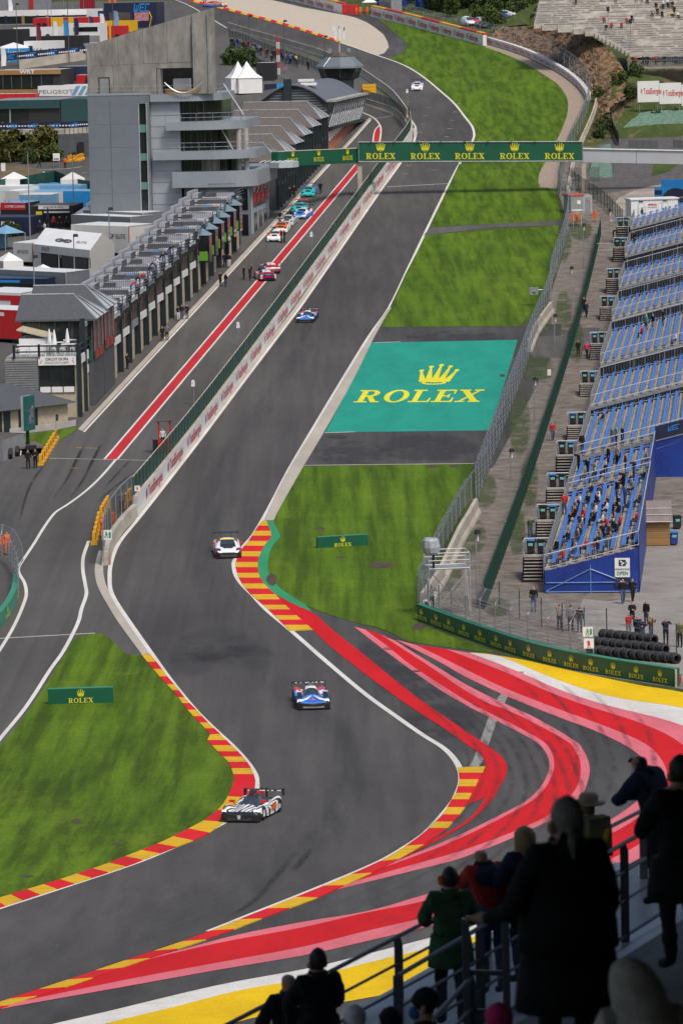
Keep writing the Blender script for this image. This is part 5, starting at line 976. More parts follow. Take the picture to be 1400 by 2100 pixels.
for k in range(nbay):
    s0, s1 = k * BAY + 4.6,(k + 1) * BAY + 4.6; bz = T(fr(s0 + 2)[0].y) + .05; low = T(fr(s0)[0].y) - .3 - bz; H = 6.5; gab = k in (0,1,2); TH = 1.8 if gab else 0.0
    for ss in (s0,):
        A = q_(ss, -.32, low, bz); MB().prism([q_(ss - .22,-.24, low, bz), q_(ss + .22,-.24, low, bz), q_(ss + .22,.2, low, bz), q_(ss - .22,.2, low, bz)], (0,0, H + .5 + TH - low)).build('column', DCOL, pb, world=True)
        pier = fbox(MB(), ss + .24, ss + 4.2,.0,.6, low, 3.25, bz); pier.build('block_pier', BLOCK, pb, world=True)
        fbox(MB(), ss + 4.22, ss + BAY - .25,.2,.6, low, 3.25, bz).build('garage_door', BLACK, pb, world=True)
        fbox(MB(), ss + .24, ss + BAY - .24,-.06,.3,3.3,4.05, bz).build('name_board', WHITE if rs.random() < .85 else GREY, pb, world=True)
        fbox(MB(), ss + .24, ss + BAY - .24,.02,.4,4.1, H - .5 + TH, bz).build('glazing', GLASS if rs.random() < .55 else BROWN, pb, world=True)
        for w_ in range(5): fbox(MB(), ss + .5 + w_ * 1.5, ss + .6 + w_ * 1.5,-.03,.01,4.1, H - .5 + TH, bz).build('mullion', BROWN, pb, world=True)
        if rs.random() < .5: fbox(MB(), ss + 1.0, ss + 1.9,-.08,-.04,4.5,5.1, bz).build('red_sign', REDP, pb, world=True)
        fbox(MB(), ss + .24, ss + BAY - .24,-.08,.3, H - .45 + TH, H + TH, bz).build('fascia', WHITE if rs.random() < .4 else PARAP, pb, world=True)
    if gab: continue
    fbox(MB(), s0, s1,.3,5.6, H - .3, H, bz).build('terrace_floor', TERR, pb, world=True); fbox(MB(), s0, s1 - .02,5.6,6.0, low, H + 1.0, bz).build('back_parapet', PARAP, pb, world=True); fbox(MB(), s0 + 1, s1 - 2.6,4.7,5.5, H, H + .7, bz).build('vent_block', PARAP, pb, world=True)
    for z in range(5): fbox(MB(), s0 + 1.1, s1 - 2.7,4.63,4.69, H + .06 + z * .15, H + .13 + z * .15, bz).build('vent_slat', DRKG, pb, world=True)
    fbox(MB(), s1 - .35, s1 - .05,.9,4.6, H, H + .5, bz).build('riser', DRKG if k % 3 else PARAP, pb, world=True); picket(pb, q_(s1 - .2,.7, H + .5, bz), q_(s1 - .2,4.2, H + .5, bz))
    for z in range(4): fbox(MB(), s1 - .4 - z * .35, s1 - .1,3.2,4.5, H + .02 + (3 - z) * .12, H + .13 + (3 - z) * .12, bz).build('terrace_step', DRKG, pb, world=True)
    mb = MB()
    for z in (.4,.75,1.1): mb.tube([q_(s0,-.3, H + z, bz), q_(s1,-.3, H + z + (s1 - s0) * .0, bz)], .045,4)
    mb.build('front_rail', STEELD, pb, world=True)
    for ss in (s0, s0 + BAY / 2): MB().tube([q_(ss, -.3, H, bz), q_(ss, -.3, H + 1.2, bz)], .06,4).build('rail_post', STEELD, pb, world=True)
    mb = MB(); n = 8; mb.grid([[q_(s0 + (s1 - s0) * i / n, -.45 - .1 * math.sin(i * 2), H - .2 - z * (.45 + .15 * math.sin(i * 1.7 + k)), bz) for i in range(n + 1)] for z in (0,.5,1)]); mb.build('drape', BLACK, pb, world=True)
    if k % 3 == 1: fbox(MB(), s0 + 3, s0 + 4.4,1.6,2.4, H + .7, H + .76, bz).build('blue_table', LETB, pb, world=True)
fbox(MB(), 4.6,4.6 + nbay * BAY, .65,10.4,-.5,3.2, T(fr(60)[0].y)).build('core', DRKG, pb, world=True) if False else None
for k in range(nbay): s0 = k * BAY + 4.6; bz = T(fr(s0 + 2)[0].y); fbox(MB(), s0, s0 + BAY, .65,5.5,-.8,6.1, bz).build('core', DRKG, pb, world=True)
# small glass bays with lime panels near the tower
for k in range(6):
    s0 = 108 + k * 6.2; bz = T(fr(s0)[0].y); o = MB(); fbox(o, s0, s0 + 2.6,-1.3,.1,3.2,6.4, bz); o.build('glass_bay', GLASS, pb, world=True); fbox(MB(), s0 - .06, s0 - .01,-1.1,-.1,3.4,4.5, bz).build('lime_panel', M('lime', (.10,.28,.02), .5,.2,2), pb, world=True)
    a, b, c, d = q_(s0 - .1,-1.4,6.42, bz), q_(s0 + 2.7,-1.4,6.42, bz), q_(s0 + 2.7,.1,6.42, bz), q_(s0 - .1,.1,6.42, bz); ap = q_(s0 + 1.3,.1,7.5, bz); MB().add([a, b, c, d, ap], [(0,1,4),(3,0,4),(1,2,4)]).build('glass_roof', M('glass_roof', (.16,.22,.27), .25,.2), pb, world=True)
# gabled roofs: near pair and far group
def gable(parent, s0, s1, w0, w1, ze, zr, bz, mat, glass, over=.5):
    sm = (s0 + s1) / 2; e = [q_(s0 - over, w0 - over, ze, bz), q_(s1 + over, w0 - over, ze, bz), q_(s1 + over, w1 + over, ze, bz), q_(s0 - over, w1 + over, ze, bz)]; r0, r1 = q_(sm, w0 + 2.2, zr, bz), q_(sm, w1 + over, zr, bz); dn = Vector((0,0,-.18)); mb = MB()
    mb.add([e[0], r0, r1, e[3]] + [v + dn for v in (e[0], r0, r1, e[3])], [(3,2,1,0),(4,5,6,7),(0,1,5,4),(2,3,7,6),(3,0,4,7)]); mb.add([e[1], e[2], r1, r0] + [v + dn for v in (e[1], e[2], r1, r0)], [(3,2,1,0),(4,5,6,7),(0,1,5,4),(2,3,7,6)]); ro = mb.build('roof', mat, parent, world=True)
    for a, b, m in ((e[0], r0, None),(r0, e[1], None)): MB().tube([a, b], .09,4).build('hip_cap', PARAP, parent, world=True)
    MB().tube([r0, r1], .1,4).build('ridge', STEEL, parent, world=True); MB().add([e[0], e[1], r0], [(0,1,2)]).build('glass_hip', glass, parent, world=True)
    for f in (.33,.66): MB().tube([e[0].lerp(e[1], f) + Vector((0,0,.03)), r0 + Vector((0,0,.03))], .08,4).build('glazing_bar', DRKG, parent, world=True)
    g = MB(); g.add([q_(s0, w1, ze, bz), q_(s1, w1, ze, bz), q_(sm, w1, zr - .1, bz)], [(0,1,2)]); g.add([q_(s0, w0,-1, bz), q_(s1, w0,-1, bz), q_(s1, w0, ze, bz), q_(s0, w0, ze, bz), q_(s1, w1,-1, bz), q_(s1, w1, ze, bz), q_(s0, w1,-1, bz), q_(s0, w1, ze, bz)], [(0,1,2,3),(1,4,5,2),(6,0,3,7)]); g.build('gable_wall', DRKG, parent, world=True)
HG = M('hip_glass', (.42,.44,.46), .3,.15)
GB = (8.3,17.2)
for s0 in GB:
    bz = T(fr(s0)[0].y) + .1; gable(pb, s0, s0 + 8.3,-.5,6.4,8.4,10.5, bz, SLATE, HG)
    for w_ in range(5): fbox(MB(), s0 + .2 + w_ * 1.65, s0 + 1.7 + w_ * 1.65,-.6,-.52,4.4,8.1, bz).build('glazing', (GLASS, BROWN)[w_ % 2], pb, world=True); fbox(MB(), s0 + .4 + w_ * 1.65, s0 + 1.5 + w_ * 1.65,-.66,-.61,4.4,5.2, bz).build('red_sign', REDP if w_ % 2 else BROWN, pb, world=True)
    for z in range(2): fbox(MB(), s0 - .12, s0 - .02,-.4,1.3,4.3 + z * 2.1,6.1 + z * 2.1, bz).build('glazing', GLASS if z else GLASSG, pb, world=True)
bz = T(fr(8)[0].y); fbox(MB(), 8.05,8.2,1.6,6.0,5.9,8.2, bz).build('glazing', GLASS, pb, world=True)
for w_ in (1.6,3.0,4.5): fbox(MB(), 7.9,8.04, w_, w_ + .14,5.9,8.3, bz).build('mullion', DCOL, pb, world=True)
# near pavilion with roof terrace and name sign
nz = T(fr(2)[0].y); pv = thing('end_pavilion', 'grey end pavilion of the pits with roof terrace and white name sign', 'building', q_(0,0,0, nz)); NOT = None
W1_ = 3.65; fbox(MB(), 0,8.0,0,6.9,-.5,5.55, nz).build('lower_wall', BLOCK, pv, world=True)
fbox(MB(), .1,8.0,.1,6.8,5.55,5.75, nz).build('floor_slab', PARAP, pv, world=True); fbox(MB(), .25,12.2,.2, W1_, .6,3.5, nz).build('glass_core', GLASS, pv, world=True) if False else None
fbox(MB(), -.12,-.02,.25, W1_, 2.9,4.9, nz).build('glass_front', GLASS, pv, world=True); fbox(MB(), -.14,-.03,.25, W1_, 2.35,2.88, nz).build('sill_band', WHITE, pv, world=True)
for f in (.25,1.35,2.5, W1_ - .05): fbox(MB(), -.2,-.13, f, f + .07,2.4,4.95, nz).build('mullion', DCOL, pv, world=True)
for z in range(16): fbox(MB(), -.14 - .02 * (z % 2), -.03, W1_ + .1,6.9,2.0 + z * .22,2.15 + z * .22, nz).build('louvre_slat', LOUV, pv, world=True)
sg_a = q_(-.3, W1_ + .05,4.95, nz); sg_b = q_(-.3,.1,4.95, nz); dv = (sg_b - sg_a); MB().prism([sg_a, sg_b, sg_b + Vector((0,0,.85)), sg_a + Vector((0,0,.85))], fr(0)[1] * .1).build('name_sign', WHITE, pv, world=True); un = dv.normalized(); sgo = sg_a.lerp(sg_b, .5) - fr(0)[1] * .01
decal(pv, 'lettering', sx(fontp('CIRCUIT DE SPA', .012), .21,.26,0,.46), sgo, un, (0,0,1), LETK); decal(pv, 'lettering', sx(fontp('FRANCORCHAMPS', .002), .19,.22,0,.14), sgo, un, (0,0,1), GREY)
decal(pv, 'emblem', [rc(-1.62,.2,-1.54,.32), rc(-1.54,.36,-1.46,.48), rc(1.46,.36,1.54,.48), rc(1.54,.2,1.62,.32), rc(1.52,.56,1.6,.68)], sgo, un, (0,0,1), LETR)
sa2 = q_(.0,-.25,4.95, nz); sb2 = q_(7,-.25,4.95, nz); MB().prism([sa2, sb2, sb2 + Vector((0,0,.85)), sa2 + Vector((0,0,.85))], fr(0)[2] * .1).build('name_sign', WHITE, pv, world=True)
for ss in (0,4.5): MB().prism([q_(ss - .2,-.35,-.4, nz), q_(ss + .2,-.35,-.4, nz), q_(ss + .2,.05,-.4, nz), q_(ss - .2,.05,-.4, nz)], (0,0,7.2)).build('column', DCOL, pv, world=True)
for z in (.5,1.05): MB().tube([q_(-.2,6.0,5.75 + z, nz), q_(-.25,3.6,5.75 + z, nz), q_(-.25,-.1,5.75 + z, nz), q_(8,-.2,5.75 + z, nz)], .07,4).build('terrace_rail', DCOL, pv, world=True)
for s_, w_ in ((-.2,6),(-.25,3.6),(-.25,-.1),(4,-.2),(8,-.2)): MB().tube([q_(s_, w_, 5.6, nz), q_(s_, w_, 6.95, nz)], .12,4).build('rail_post', DCOL, pv, world=True)
st_ = MB(); cr = [(5.0,4.2,3.75),(11.5,4.2,3.75),(11.5,7.4,3.75),(5.0,7.4,3.75)]; fbox(st_, 3.5,7.9,3.3,6.0,5.75,7.2, nz); st_.build('stair_house', WHITE, pv, world=True); a, b, c, d = q_(3.3,3.1,7.22, nz), q_(8,3.1,7.22, nz), q_(8,6.2,8.0, nz), q_(3.3,6.2,8.0, nz); MB().prism([a, b, c, d], (0,0,.12)).build('stair_roof', M('roof_cream', (.42,.36,.24), .7,.2,2), pv, world=True)
def umbrella(label, p, col, h=2.4, group='closed parasols'):
    t = thing('parasol', label, 'parasol', p, 0, group); MB().tube([(0,0,0),(0,0, h)], .03,5).build('pole', STEEL, t); MB().lathe((0,0, h * .38), [(.2,0),(.24,.15),(.16, h * .35),(.05, h * .62)], 8).build('folded_canopy', col, t)
for k, (s_, w_) in enumerate([(3.0,3.0),(2.0,2.4),(3.2,1.3)]): umbrella('folded white parasol on the pavilion terrace, %s from the left' % ords[k], q_(s_, w_, 5.75, nz), WHITE)
stm = MB()
for x in (-.17,.17):
    for y in (-.17,.17): stm.tube([(x * 1.2, y * 1.2,0),(x, y, .72)], .025,4)
stm.box((0,0,.72),(.42,.42,.05)); stm = stm.mesh('stool', WHITE); ttm = MB(); ttm.box((0,0,1.05),(1.3,.6,.06)); [ttm.tube([(x, 0,0),(x, 0,1.05)], .04,4) for x in (-.5,.5)]; ttm = ttm.mesh('table', WHITE)
for k, (s_, w_) in enumerate([(1.0,5.2),(1.2,2.8),(3.4,2.2),(1.0,1.0),(6.0,1.4)]):
    tag(use(ttm, 'bar_table', None, q_(s_, w_, 5.75, nz), .1), 'white high table on the pavilion terrace, %s from the left' % ords[k], 'table', 'terrace tables')
    for dx in (-.5,.5): tag(use(stm, 'bar_stool', None, q_(s_ - .5, w_ + dx, 5.75, nz)), 'white bar stool at the %s side of the %s terrace table' % ('right' if dx < 0 else 'left', ords[k]), 'stool', 'terrace stools')
# low beige shed in front
sa, sb = P(140,873), P(-30,893); sh = thing('block_shed', 'low beige block shed with slate roof before the end pavilion', 'building', sa); d = (sb - sa); d.z = 0; dl = d.length; d.normalize(); n = Vector((d.y, -d.x, 0)) * (1 if Vector((d.y, -d.x, 0)).y > 0 else -1)
MB().prism([sa, sb, sb + n * 9, sa + n * 9], (0,0,2.35)).build('wall', BLOCK, sh, world=True); e0, e1 = sa - d * .7 - n * .8 + Vector((0,0,2.2)), sb - n * .8 + Vector((0,0,2.2)); r0, r1 = sa + d * 2.6 + n * 6 + Vector((0,0,3.9)), sb + n * 6 + Vector((0,0,3.9)); e2 = sa - d * .7 + n * 9 + Vector((0,0,2.2))
MB().add([e0, e1, r1, r0, e2], [(0,3,2,1),(0,4,3)]).build('roof', SLATE, sh, world=True)
for f in (.37,.52,.7,.8): p = sa + d * dl * f - n * .03; MB().prism([p, p + d * .75, p + d * .75 + Vector((0,0,1.9)), p + Vector((0,0,1.9))], n * .02 - n * .05).build('door', DCOL, sh, world=True)
wa = [P(156,873), P(120,880), P(20,892)]; t = thing('stone_wall', 'low stone retaining wall above the grass strip', 'wall', wa[0])
for i in range(2): a, b = wa[i], wa[i + 1]; MB().prism([a, b, b + Vector((0,.4,0)), a + Vector((0,.4,0))], (0,0,.55)).build('wall_length', CONCG, t, world=True)
# ------------------------------------------------------------------ control block tower
tw0 = 158.0; TZ = T(fr(tw0)[0].y); tp, tu, tn_ = fr(tw0); TG1 = M('tower_panel_dark', (.145,.165,.19), .5,.07,.5); TG2 = M('tower_panel_light', (.30,.33,.37), .45,.06,.5); BANDM = M('tower_band', (.25,.28,.315), .4,.06,.5); RAWC = M('raw_concrete', (.135,.125,.115), .85,.4,.55, bump=.2, detail=12, stretch=(1.5,1.5,.5), col2=(.31,.295,.27))
tw = thing('tower_block', 'grey clad tower with curved balconies and a raw concrete slanted top', 'tower', tp)
def tq(w, z, s=0.0): return tp + tu * s + tn_ * w + Vector((0,0, TZ + z - tp.z))
def tbox(name, w0, w1, z0, z1, s0, s1, mat): return MB().prism([tq(w0, z0, s0), tq(w1, z0, s0), tq(w1, z0, s1), tq(w0, z0, s1)], (0,0, z1 - z0)).build(name, mat, tw, world=True)
kx = 15.72
def wx(x): return (528 - x) / kx
def zy(y, x=400): return (483 - y - (528 - x) * .022) / kx * 1.0
zt = zy(186)
tbox('clad_wall', wx(306), wx(201), -1, zt, 0,14, TG1); tbox('clad_wall', wx(328), wx(322.5), -1, zt, 0,14, TG1); tbox('stair_glass', wx(322), wx(306.5), -1, zt - 1.2,.35,13.8, GLASS); tbox('clad_wall', wx(322), wx(306.5), zt - 1.15, zt, 0,14, TG1); tbox('clad_wall', wx(389), wx(328.5), -1, zt - .2,.8,14, TG2)
for z in range(1,13): tbox('panel_joint', wx(388), wx(329), z * 1.45, z * 1.45 + .03,.76,.79, TG1)
for x in (247,): tbox('panel_joint', wx(x + .5), wx(x), -1, zt - .8,-.03,-.005, DRKG)
for z in range(1,6): tbox('panel_joint', wx(300), wx(203), z * 3.0, z * 3.0 + .025,-.03,-.006, BANDM)
for (ya, yb) in ((247,263),(306,321),(365,380)): tbox('spandrel', wx(321.5), wx(307), zy(yb), zy(ya), .2,.34, M('spandrel_green', (.10,.22,.18), .3,.1))
for x0, x1, dz in ((305.5,307,0),(321.5,323,0)): tbox('window_frame', wx(x1), wx(x0), -1, zt - 1.1,-.04,.2, ALU)
def rslab(name, wl_, wr, s0, s1, z0, z1, r, mat, n=8):
    pts = [(s1, wl_),(s0, wl_),(s0, wr + r)] + [(s0 + r - r * math.cos(a * math.pi / 2 / n), wr + r - r * math.sin(a * math.pi / 2 / n)) for a in range(1, n)] + [(s0 + r, wr),(s1, wr)]
    return MB().prism([tq(w, z0, s) for s, w in pts], (0,0, z1 - z0)).build(name, mat, tw, world=True)
def rrail(wl_, wr, s0, s1, z, r):
    pts = [(s0 + .15, wl_),(s0 + .15, wr + r)] + [(s0 + .15 + r - r * math.cos(a * math.pi / 8), wr + .15 + r - r * math.sin(a * math.pi / 8)) for a in range(1,4)] + [(s0 + r, wr + .15),(s1, wr + .15)]; P3 = [tq(w, z, s) for s, w in pts]; mb = MB()
    for h in (.55,1.1): mb.tube([p + Vector((0,0, h)) for p in P3], .03,4)
    tot = 0
    for i in range(len(P3) - 1):
        n = max(1, int((P3[i + 1] - P3[i]).length / 1.6))
        for k in range(n): p = P3[i].lerp(P3[i + 1], k / n); mb.tube([p, p + Vector((0,0,1.15))], .03,4)
    mb.build('railing', STEEL, tw, world=True)
rslab('parapet_band', wx(330), wx(476), -.02,14, zy(201), zt, 5.0, BANDM); tbox('parapet_band', wx(330), wx(201), zt - .02, zt + .25,-.05,14, BANDM)
rslab('balcony_band', wx(363), wx(520), -.6,18, zy(260), zy(243), 6.0, BANDM); rrail(wx(363), wx(520), -.6,18, zy(243), 6)
rslab('balcony_band', wx(335), wx(541), -.8,12, zy(320), zy(303), 5.0, BANDM); rrail(wx(368), wx(541), -.8,12, zy(303), 5)
rslab('balcony_band', wx(374), wx(546), -1.0,22, zy(377), zy(345), 4.0, BANDM)
for wr, za, zb in ((468,201,243),(480,260,303),(500,320,346)):
    rslab('glass_storey', wx(389.5), wx(wr), 1.6,14, zy(zb), zy(za), 4.0, GLASS)
    for x in range(395, wr - 20,14): tbox('mullion', wx(x + 1), wx(x), zy(zb), zy(za), 1.5,1.58, DRKG)
tbox('lime_reflection', 0,1,0,.1,5,6, GLASS) if False else None
for x in (505,520): MB().tube([tq(wx(x), -1,3), tq(wx(x), zy(260), 3)], .35,8).build('round_column', CONCG, tw, world=True)
tbox('raw_wall', wx(468), wx(430), zy(346), zy(320), 1.55,1.59, RAWC)
# ground storeys on the pit side with striped windows
tbox('annex_wall', wx(528), wx(395), -1, zy(378), .6,20, TG1); tbox('annex_wall', wx(531), wx(528.2), -1, zy(378), 2.5,20, TG2)
for k in range(4): tbox('striped_window', wx(532), wx(531.1), 3.6,6.2,3.2 + k * 4,6.6 + k * 4, GLASS); a = tq(wx(532.2), 3.8,3.3 + k * 4); MB().prism([a, tq(wx(532.2), 4.8,6.4 + k * 4), tq(wx(532.2), 6.0,6.4 + k * 4), tq(wx(532.2), 5.0,3.3 + k * 4)], -tn_ * .03).build('red_stripe', REDP, tw, world=True)
tbox('annex_glass', wx(526), wx(512), .2,2.9,.5,.59, GLASS); tbox('annex_glass', wx(526), wx(510), 3.5,6.2,.5,.59, GLASS)
for k in range(3): tbox('annex_window', wx(532), wx(531.1), .3,2.9,4 + k * 5,7 + k * 5, GLASS)
# raw concrete slanted wall, panel by panel
def ytop(x): return 80 + (13 - 80) * (x - 201) / (466 - 201)
for x0, x1 in ((201,266),(266,318),(318,368),(368,421)):
    z0 = zy(121, x0); MB().prism([tq(wx(x0), z0 + .02,.5), tq(wx(x1 - .5), z0 + .02,.5), tq(wx(x1 - .5), zy(ytop(x1), x1), .5), tq(wx(x0), zy(ytop(x0), x0), .5)], tu * .6).build('concrete_panel', RAWC, tw, world=True)
MB().prism([tq(wx(421), zt, .2), tq(wx(466), zt, .2), tq(wx(466), zy(13,466), .2), tq(wx(421), zy(ytop(421), 421), .2)], tu * .9).build('concrete_panel', RAWC, tw, world=True)
for x0, x1 in ((201,255),(255,292),(292,294),(294,344)): tbox('concrete_panel', wx(x1 - .4), wx(x0), zt, zy(121, x0), .52,1.1, RAWC)
tbox('concrete_panel', wx(421), wx(344), zy(133), zy(121), .54,1.1, RAWC); tbox('opening_back', wx(421), wx(344), zt, zy(133), 6,6.2, BLACK); tbox('inner_block', wx(405), wx(372), zt, zt + 1.9,3,5, WHITE); tbox('inner_pier', wx(352), wx(345), zt, zy(133), .6,2.5, RAWC)
tbox('door_frame', wx(247), wx(224), zt, zt + 2.35,.45,.51, BLACK); tbox('door', wx(245), wx(226), zt, zt + 2.2,.40,.44, GREY)
for x in (422,453): MB().tube([tq(wx(x), zt, .1), tq(wx(x), zy(ytop(x) + 10, x), .1)], .12,5).build('steel_upright', STEEL, tw, world=True)
rrail(wx(201), wx(470), -.1,10, zt, 4)
mb = MB(); mb.tube([tq(wx(362) - (i / 20) * 5.0, zt + .15 + 1.4 * (abs(i / 10 - 1) ** 2), -.4) for i in range(21)], .09,5); mb.build('curved_rail', ALU, tw, world=True); tbox('crate', wx(430), wx(362), zt, zt + .7,.1,.4, WOOD)
# scaffold stairs and the glass canopy
for (x0, y0, x1, y1, sd_) in ((476,168,516,232,3),(466,250,494,302,2)):
    for o in (0,.5): MB().tube([tq(wx(x0), zy(y0), sd_ + o), tq(wx(x1), zy(y1), sd_ + o)], .05,4).build('ladder_rail', ALU, tw, world=True)
    for k in range(9): p, q = tq(wx(x0), zy(y0), sd_), tq(wx(x1), zy(y1), sd_); m = p.lerp(q, (k + .5) / 9); MB().tube([m, m + tu * .5], .03,4).build('ladder_rung', ALU, tw, world=True)
can = thing('glass_canopy', 'curved glass canopy reaching from the tower towards the gantry', 'canopy', tq(-1,8.2,16)); cpts = [(wx(545), 14),(-2.5,13),(-4.2,14),(-4.8,16),(-4.2,19),(-1.5,21),(wx(545), 21)]; MB().prism([tq(w, 8.3, s) for w, s in cpts], (0,0,.7)).build('canopy_rim', M('canopy_pale', (.40,.46,.50), .3,.1), can, world=True)
for k in range(6): MB().tube([tq(0.2 - k * .75,9.04,13.6), tq(.2 - k * .75,9.04,20.5)], .06,4).build('canopy_rib', WHITE, can, world=True)
# ------------------------------------------------------------------ far pits: gabled row and arched hall
fp = thing('far_pit_row', 'row of brown tiled gables on the far pits beyond the tower', 'building', q_(184,0,0))
for k in range(6):
    s0 = 184 + k * 9.4; bz = T(fr(s0 + 3)[0].y); gable(fp, s0, s0 + 8.8,-.3,11,6.4,8.8, bz, TILE, HG, .4)
    for j in range(3):
        ss = s0 + j * 3.1; fbox(MB(), ss, ss + .3,-.75,-.32,-.6,6.3, bz).build('column', DCOL, fp, world=True); fbox(MB(), ss + .4, ss + 2.9,-.42,-.32,3.6,6.2, bz).build('glazing', GLASS if (j + k) % 2 else BROWN, fp, world=True); fbox(MB(), ss + .5, ss + 1.6,-.45,-.32,-.5,3.0, bz).build('block_pier', BLOCK, fp, world=True); fbox(MB(), ss + .4, ss + 2.9,-.5,-.43,3.0,3.55, bz).build('fascia', DRKG, fp, world=True)
ah = thing('arched_hall', 'dark hall with a grey barrel roof and lattice glass wall at the far pits', 'building', q_(241,0,0)); hz = T(fr(246)[0].y); n = 12; a0, a1 = 241,277; VR = M('vault_roof', (.115,.12,.135), .45,.1,.3)
def vp(s, k, rise=2.5, ex=0.0): f = k / n; return q_(s, -.2 + f * 10.2,7.5 + rise * math.sin(math.pi * f) + ex, hz)
mb = MB(); mb.grid([[vp(s, k) for k in range(n + 1)] for s in (a0 - .6, a0 + 12, a0 + 24, a1)]); mb.grid([[vp(s, k, 2.5,-.2) for k in range(n + 1)] for s in (a0 - .6, a1)]); mb.grid([[vp(a0 - .6, k, 2.5, e) for k in range(n + 1)] for e in (-.2,0)]); mb.build('vault_roof', VR, ah, world=True, smooth_=False)
MB().add([vp(a0, k, 2.5,-.25) for k in range(n + 1)] + [q_(a0,10,5.5, hz), q_(a0,-.2,5.5, hz)], [tuple(range(n + 3))]).build('gable_end', DRKG, ah, world=True)
for z in range(9): f0 = .06 + .02 * z; fbox(MB(), a0 - .08, a0 - .01,-.1 + z * .3,9.9 - z * .3,6.0 + z * .38,6.12 + z * .38, hz).build('cladding_rib', GREY, ah, world=True)
fbox(MB(), a0, a1,.1,10,-1,7.4, hz).build('hall_wall', DRKG, ah, world=True); fbox(MB(), a0 - .5, a1 + .3,-1.6,-.1,7.3,7.6, hz).build('eave', CONCG, ah, world=True); fbox(MB(), a0, a1,-.35,-.2,3.6,7.2, hz).build('lattice_glass', GLASS, ah, world=True); fbox(MB(), a0, a1,-1.0,-.3,3.2,3.6, hz).build('lattice_sill', DCOL, ah, world=True)
for k in range(15): s = a0 + k * 2.5; MB().tube([q_(s, -.45,3.6, hz), q_(min(s + 1.8, a1), -1.3,7.3, hz)], .09,4).build('lattice_bar', STEEL, ah, world=True); MB().tube([q_(min(s + 1.8, a1), -.45,3.6, hz), q_(s, -1.3,7.3, hz)], .06,4).build('lattice_bar', DCOL, ah, world=True)
for k in range(15): s = a0 + k * 2.4; bz = T(fr(s)[0].y); fbox(MB(), s, s + .6,-.3,.05,-.5,3.3 - (bz - hz), bz).build('red_pier', M('brick_red', (.36,.09,.05), .8,.2,3), ah, world=True); fbox(MB(), s + .65, s + 2.3,-.15,.05,-.5,2.0, bz).build('garage_door', BLOCK, ah, world=True); fbox(MB(), s + .65, s + 2.3,-.3,-.16,2.0,3.0 - (bz - hz) * .8, bz).build('name_board', WHITE, ah, world=True) if bz - hz < 1.2 else None
for w_ in (.0,2.0): MB().box(tuple(q_(a0 - .4 - w_, 5.6 - w_ * .1,6.6, hz)),(1.2 - w_ * .1,.8,4.2 - w_ * 1.9)).build('flue', DCOL, ah, world=True)
for s_, k in ((a0 + 5,4),(a0 + 14,6)): p = vp(s_, k, 2.5,.05); MB().box(tuple(p),(2.4,2.6,.35)).build('skylight', WHITE, ah, world=True)
# octagonal race control cab with mast
cy = 704.0; c0 = PD(697,158, cy); rc_ = thing('race_control_cab', 'octagonal glass lookout with slate hat roof and antenna mast', 'tower', (c0.x, c0.y, T(cy)))
hb = c0.z - T(cy)
def octa(name, prof, mat): MB().lathe((0,0, hb), prof, 8).build(name, mat, rc_)
octa('shaft', [(2.2,-hb),(2.2,-.4),(3.1,0)], DRKG); octa('glass_ring', [(2.9,0),(3.35,1.55)], GLASS); octa('roof', [(3.75,1.5),(3.7,1.8),(2.4,3.0),(2.1,3.25)], M('cab_slate', (.13,.16,.18), .5,.15,3)); octa('roof_deck', [(1.9,3.25),(1.9,3.4),(1.4,3.9),(1.2,4.0)], BROWN)
for k in range(8): a = 2 * math.pi * k / 8; MB().tube([(2.92 * math.cos(a), 2.92 * math.sin(a), hb),(3.4 * math.cos(a), 3.4 * math.sin(a), hb + 1.55)], .07,4).build('mullion', DRKG, rc_); MB().tube([(3.7 * math.cos(a), 3.7 * math.sin(a), hb + 1.82),(2.1 * math.cos(a), 2.1 * math.sin(a), hb + 3.28)], .06,4).build('hip', STEEL, rc_)
MB().tube([(0,0, hb + 3.9),(0,0, hb + 8.2)], .14,6).build('mast', ALU, rc_)
for x, z in ((-.6,6.2),(.1,6.0),(.75,6.3),(-.9,7.6),(.9,7.6)): MB().box((x, -.2, hb + z - .2),(.32,.25,1.9 if z < 7 else .7)).build('antenna', WHITE, rc_)
for x in (-1.5,1.5): MB().box((x, 0, hb + 4.0),(.5,.5,.6)).build('roof_unit', GREY, rc_)
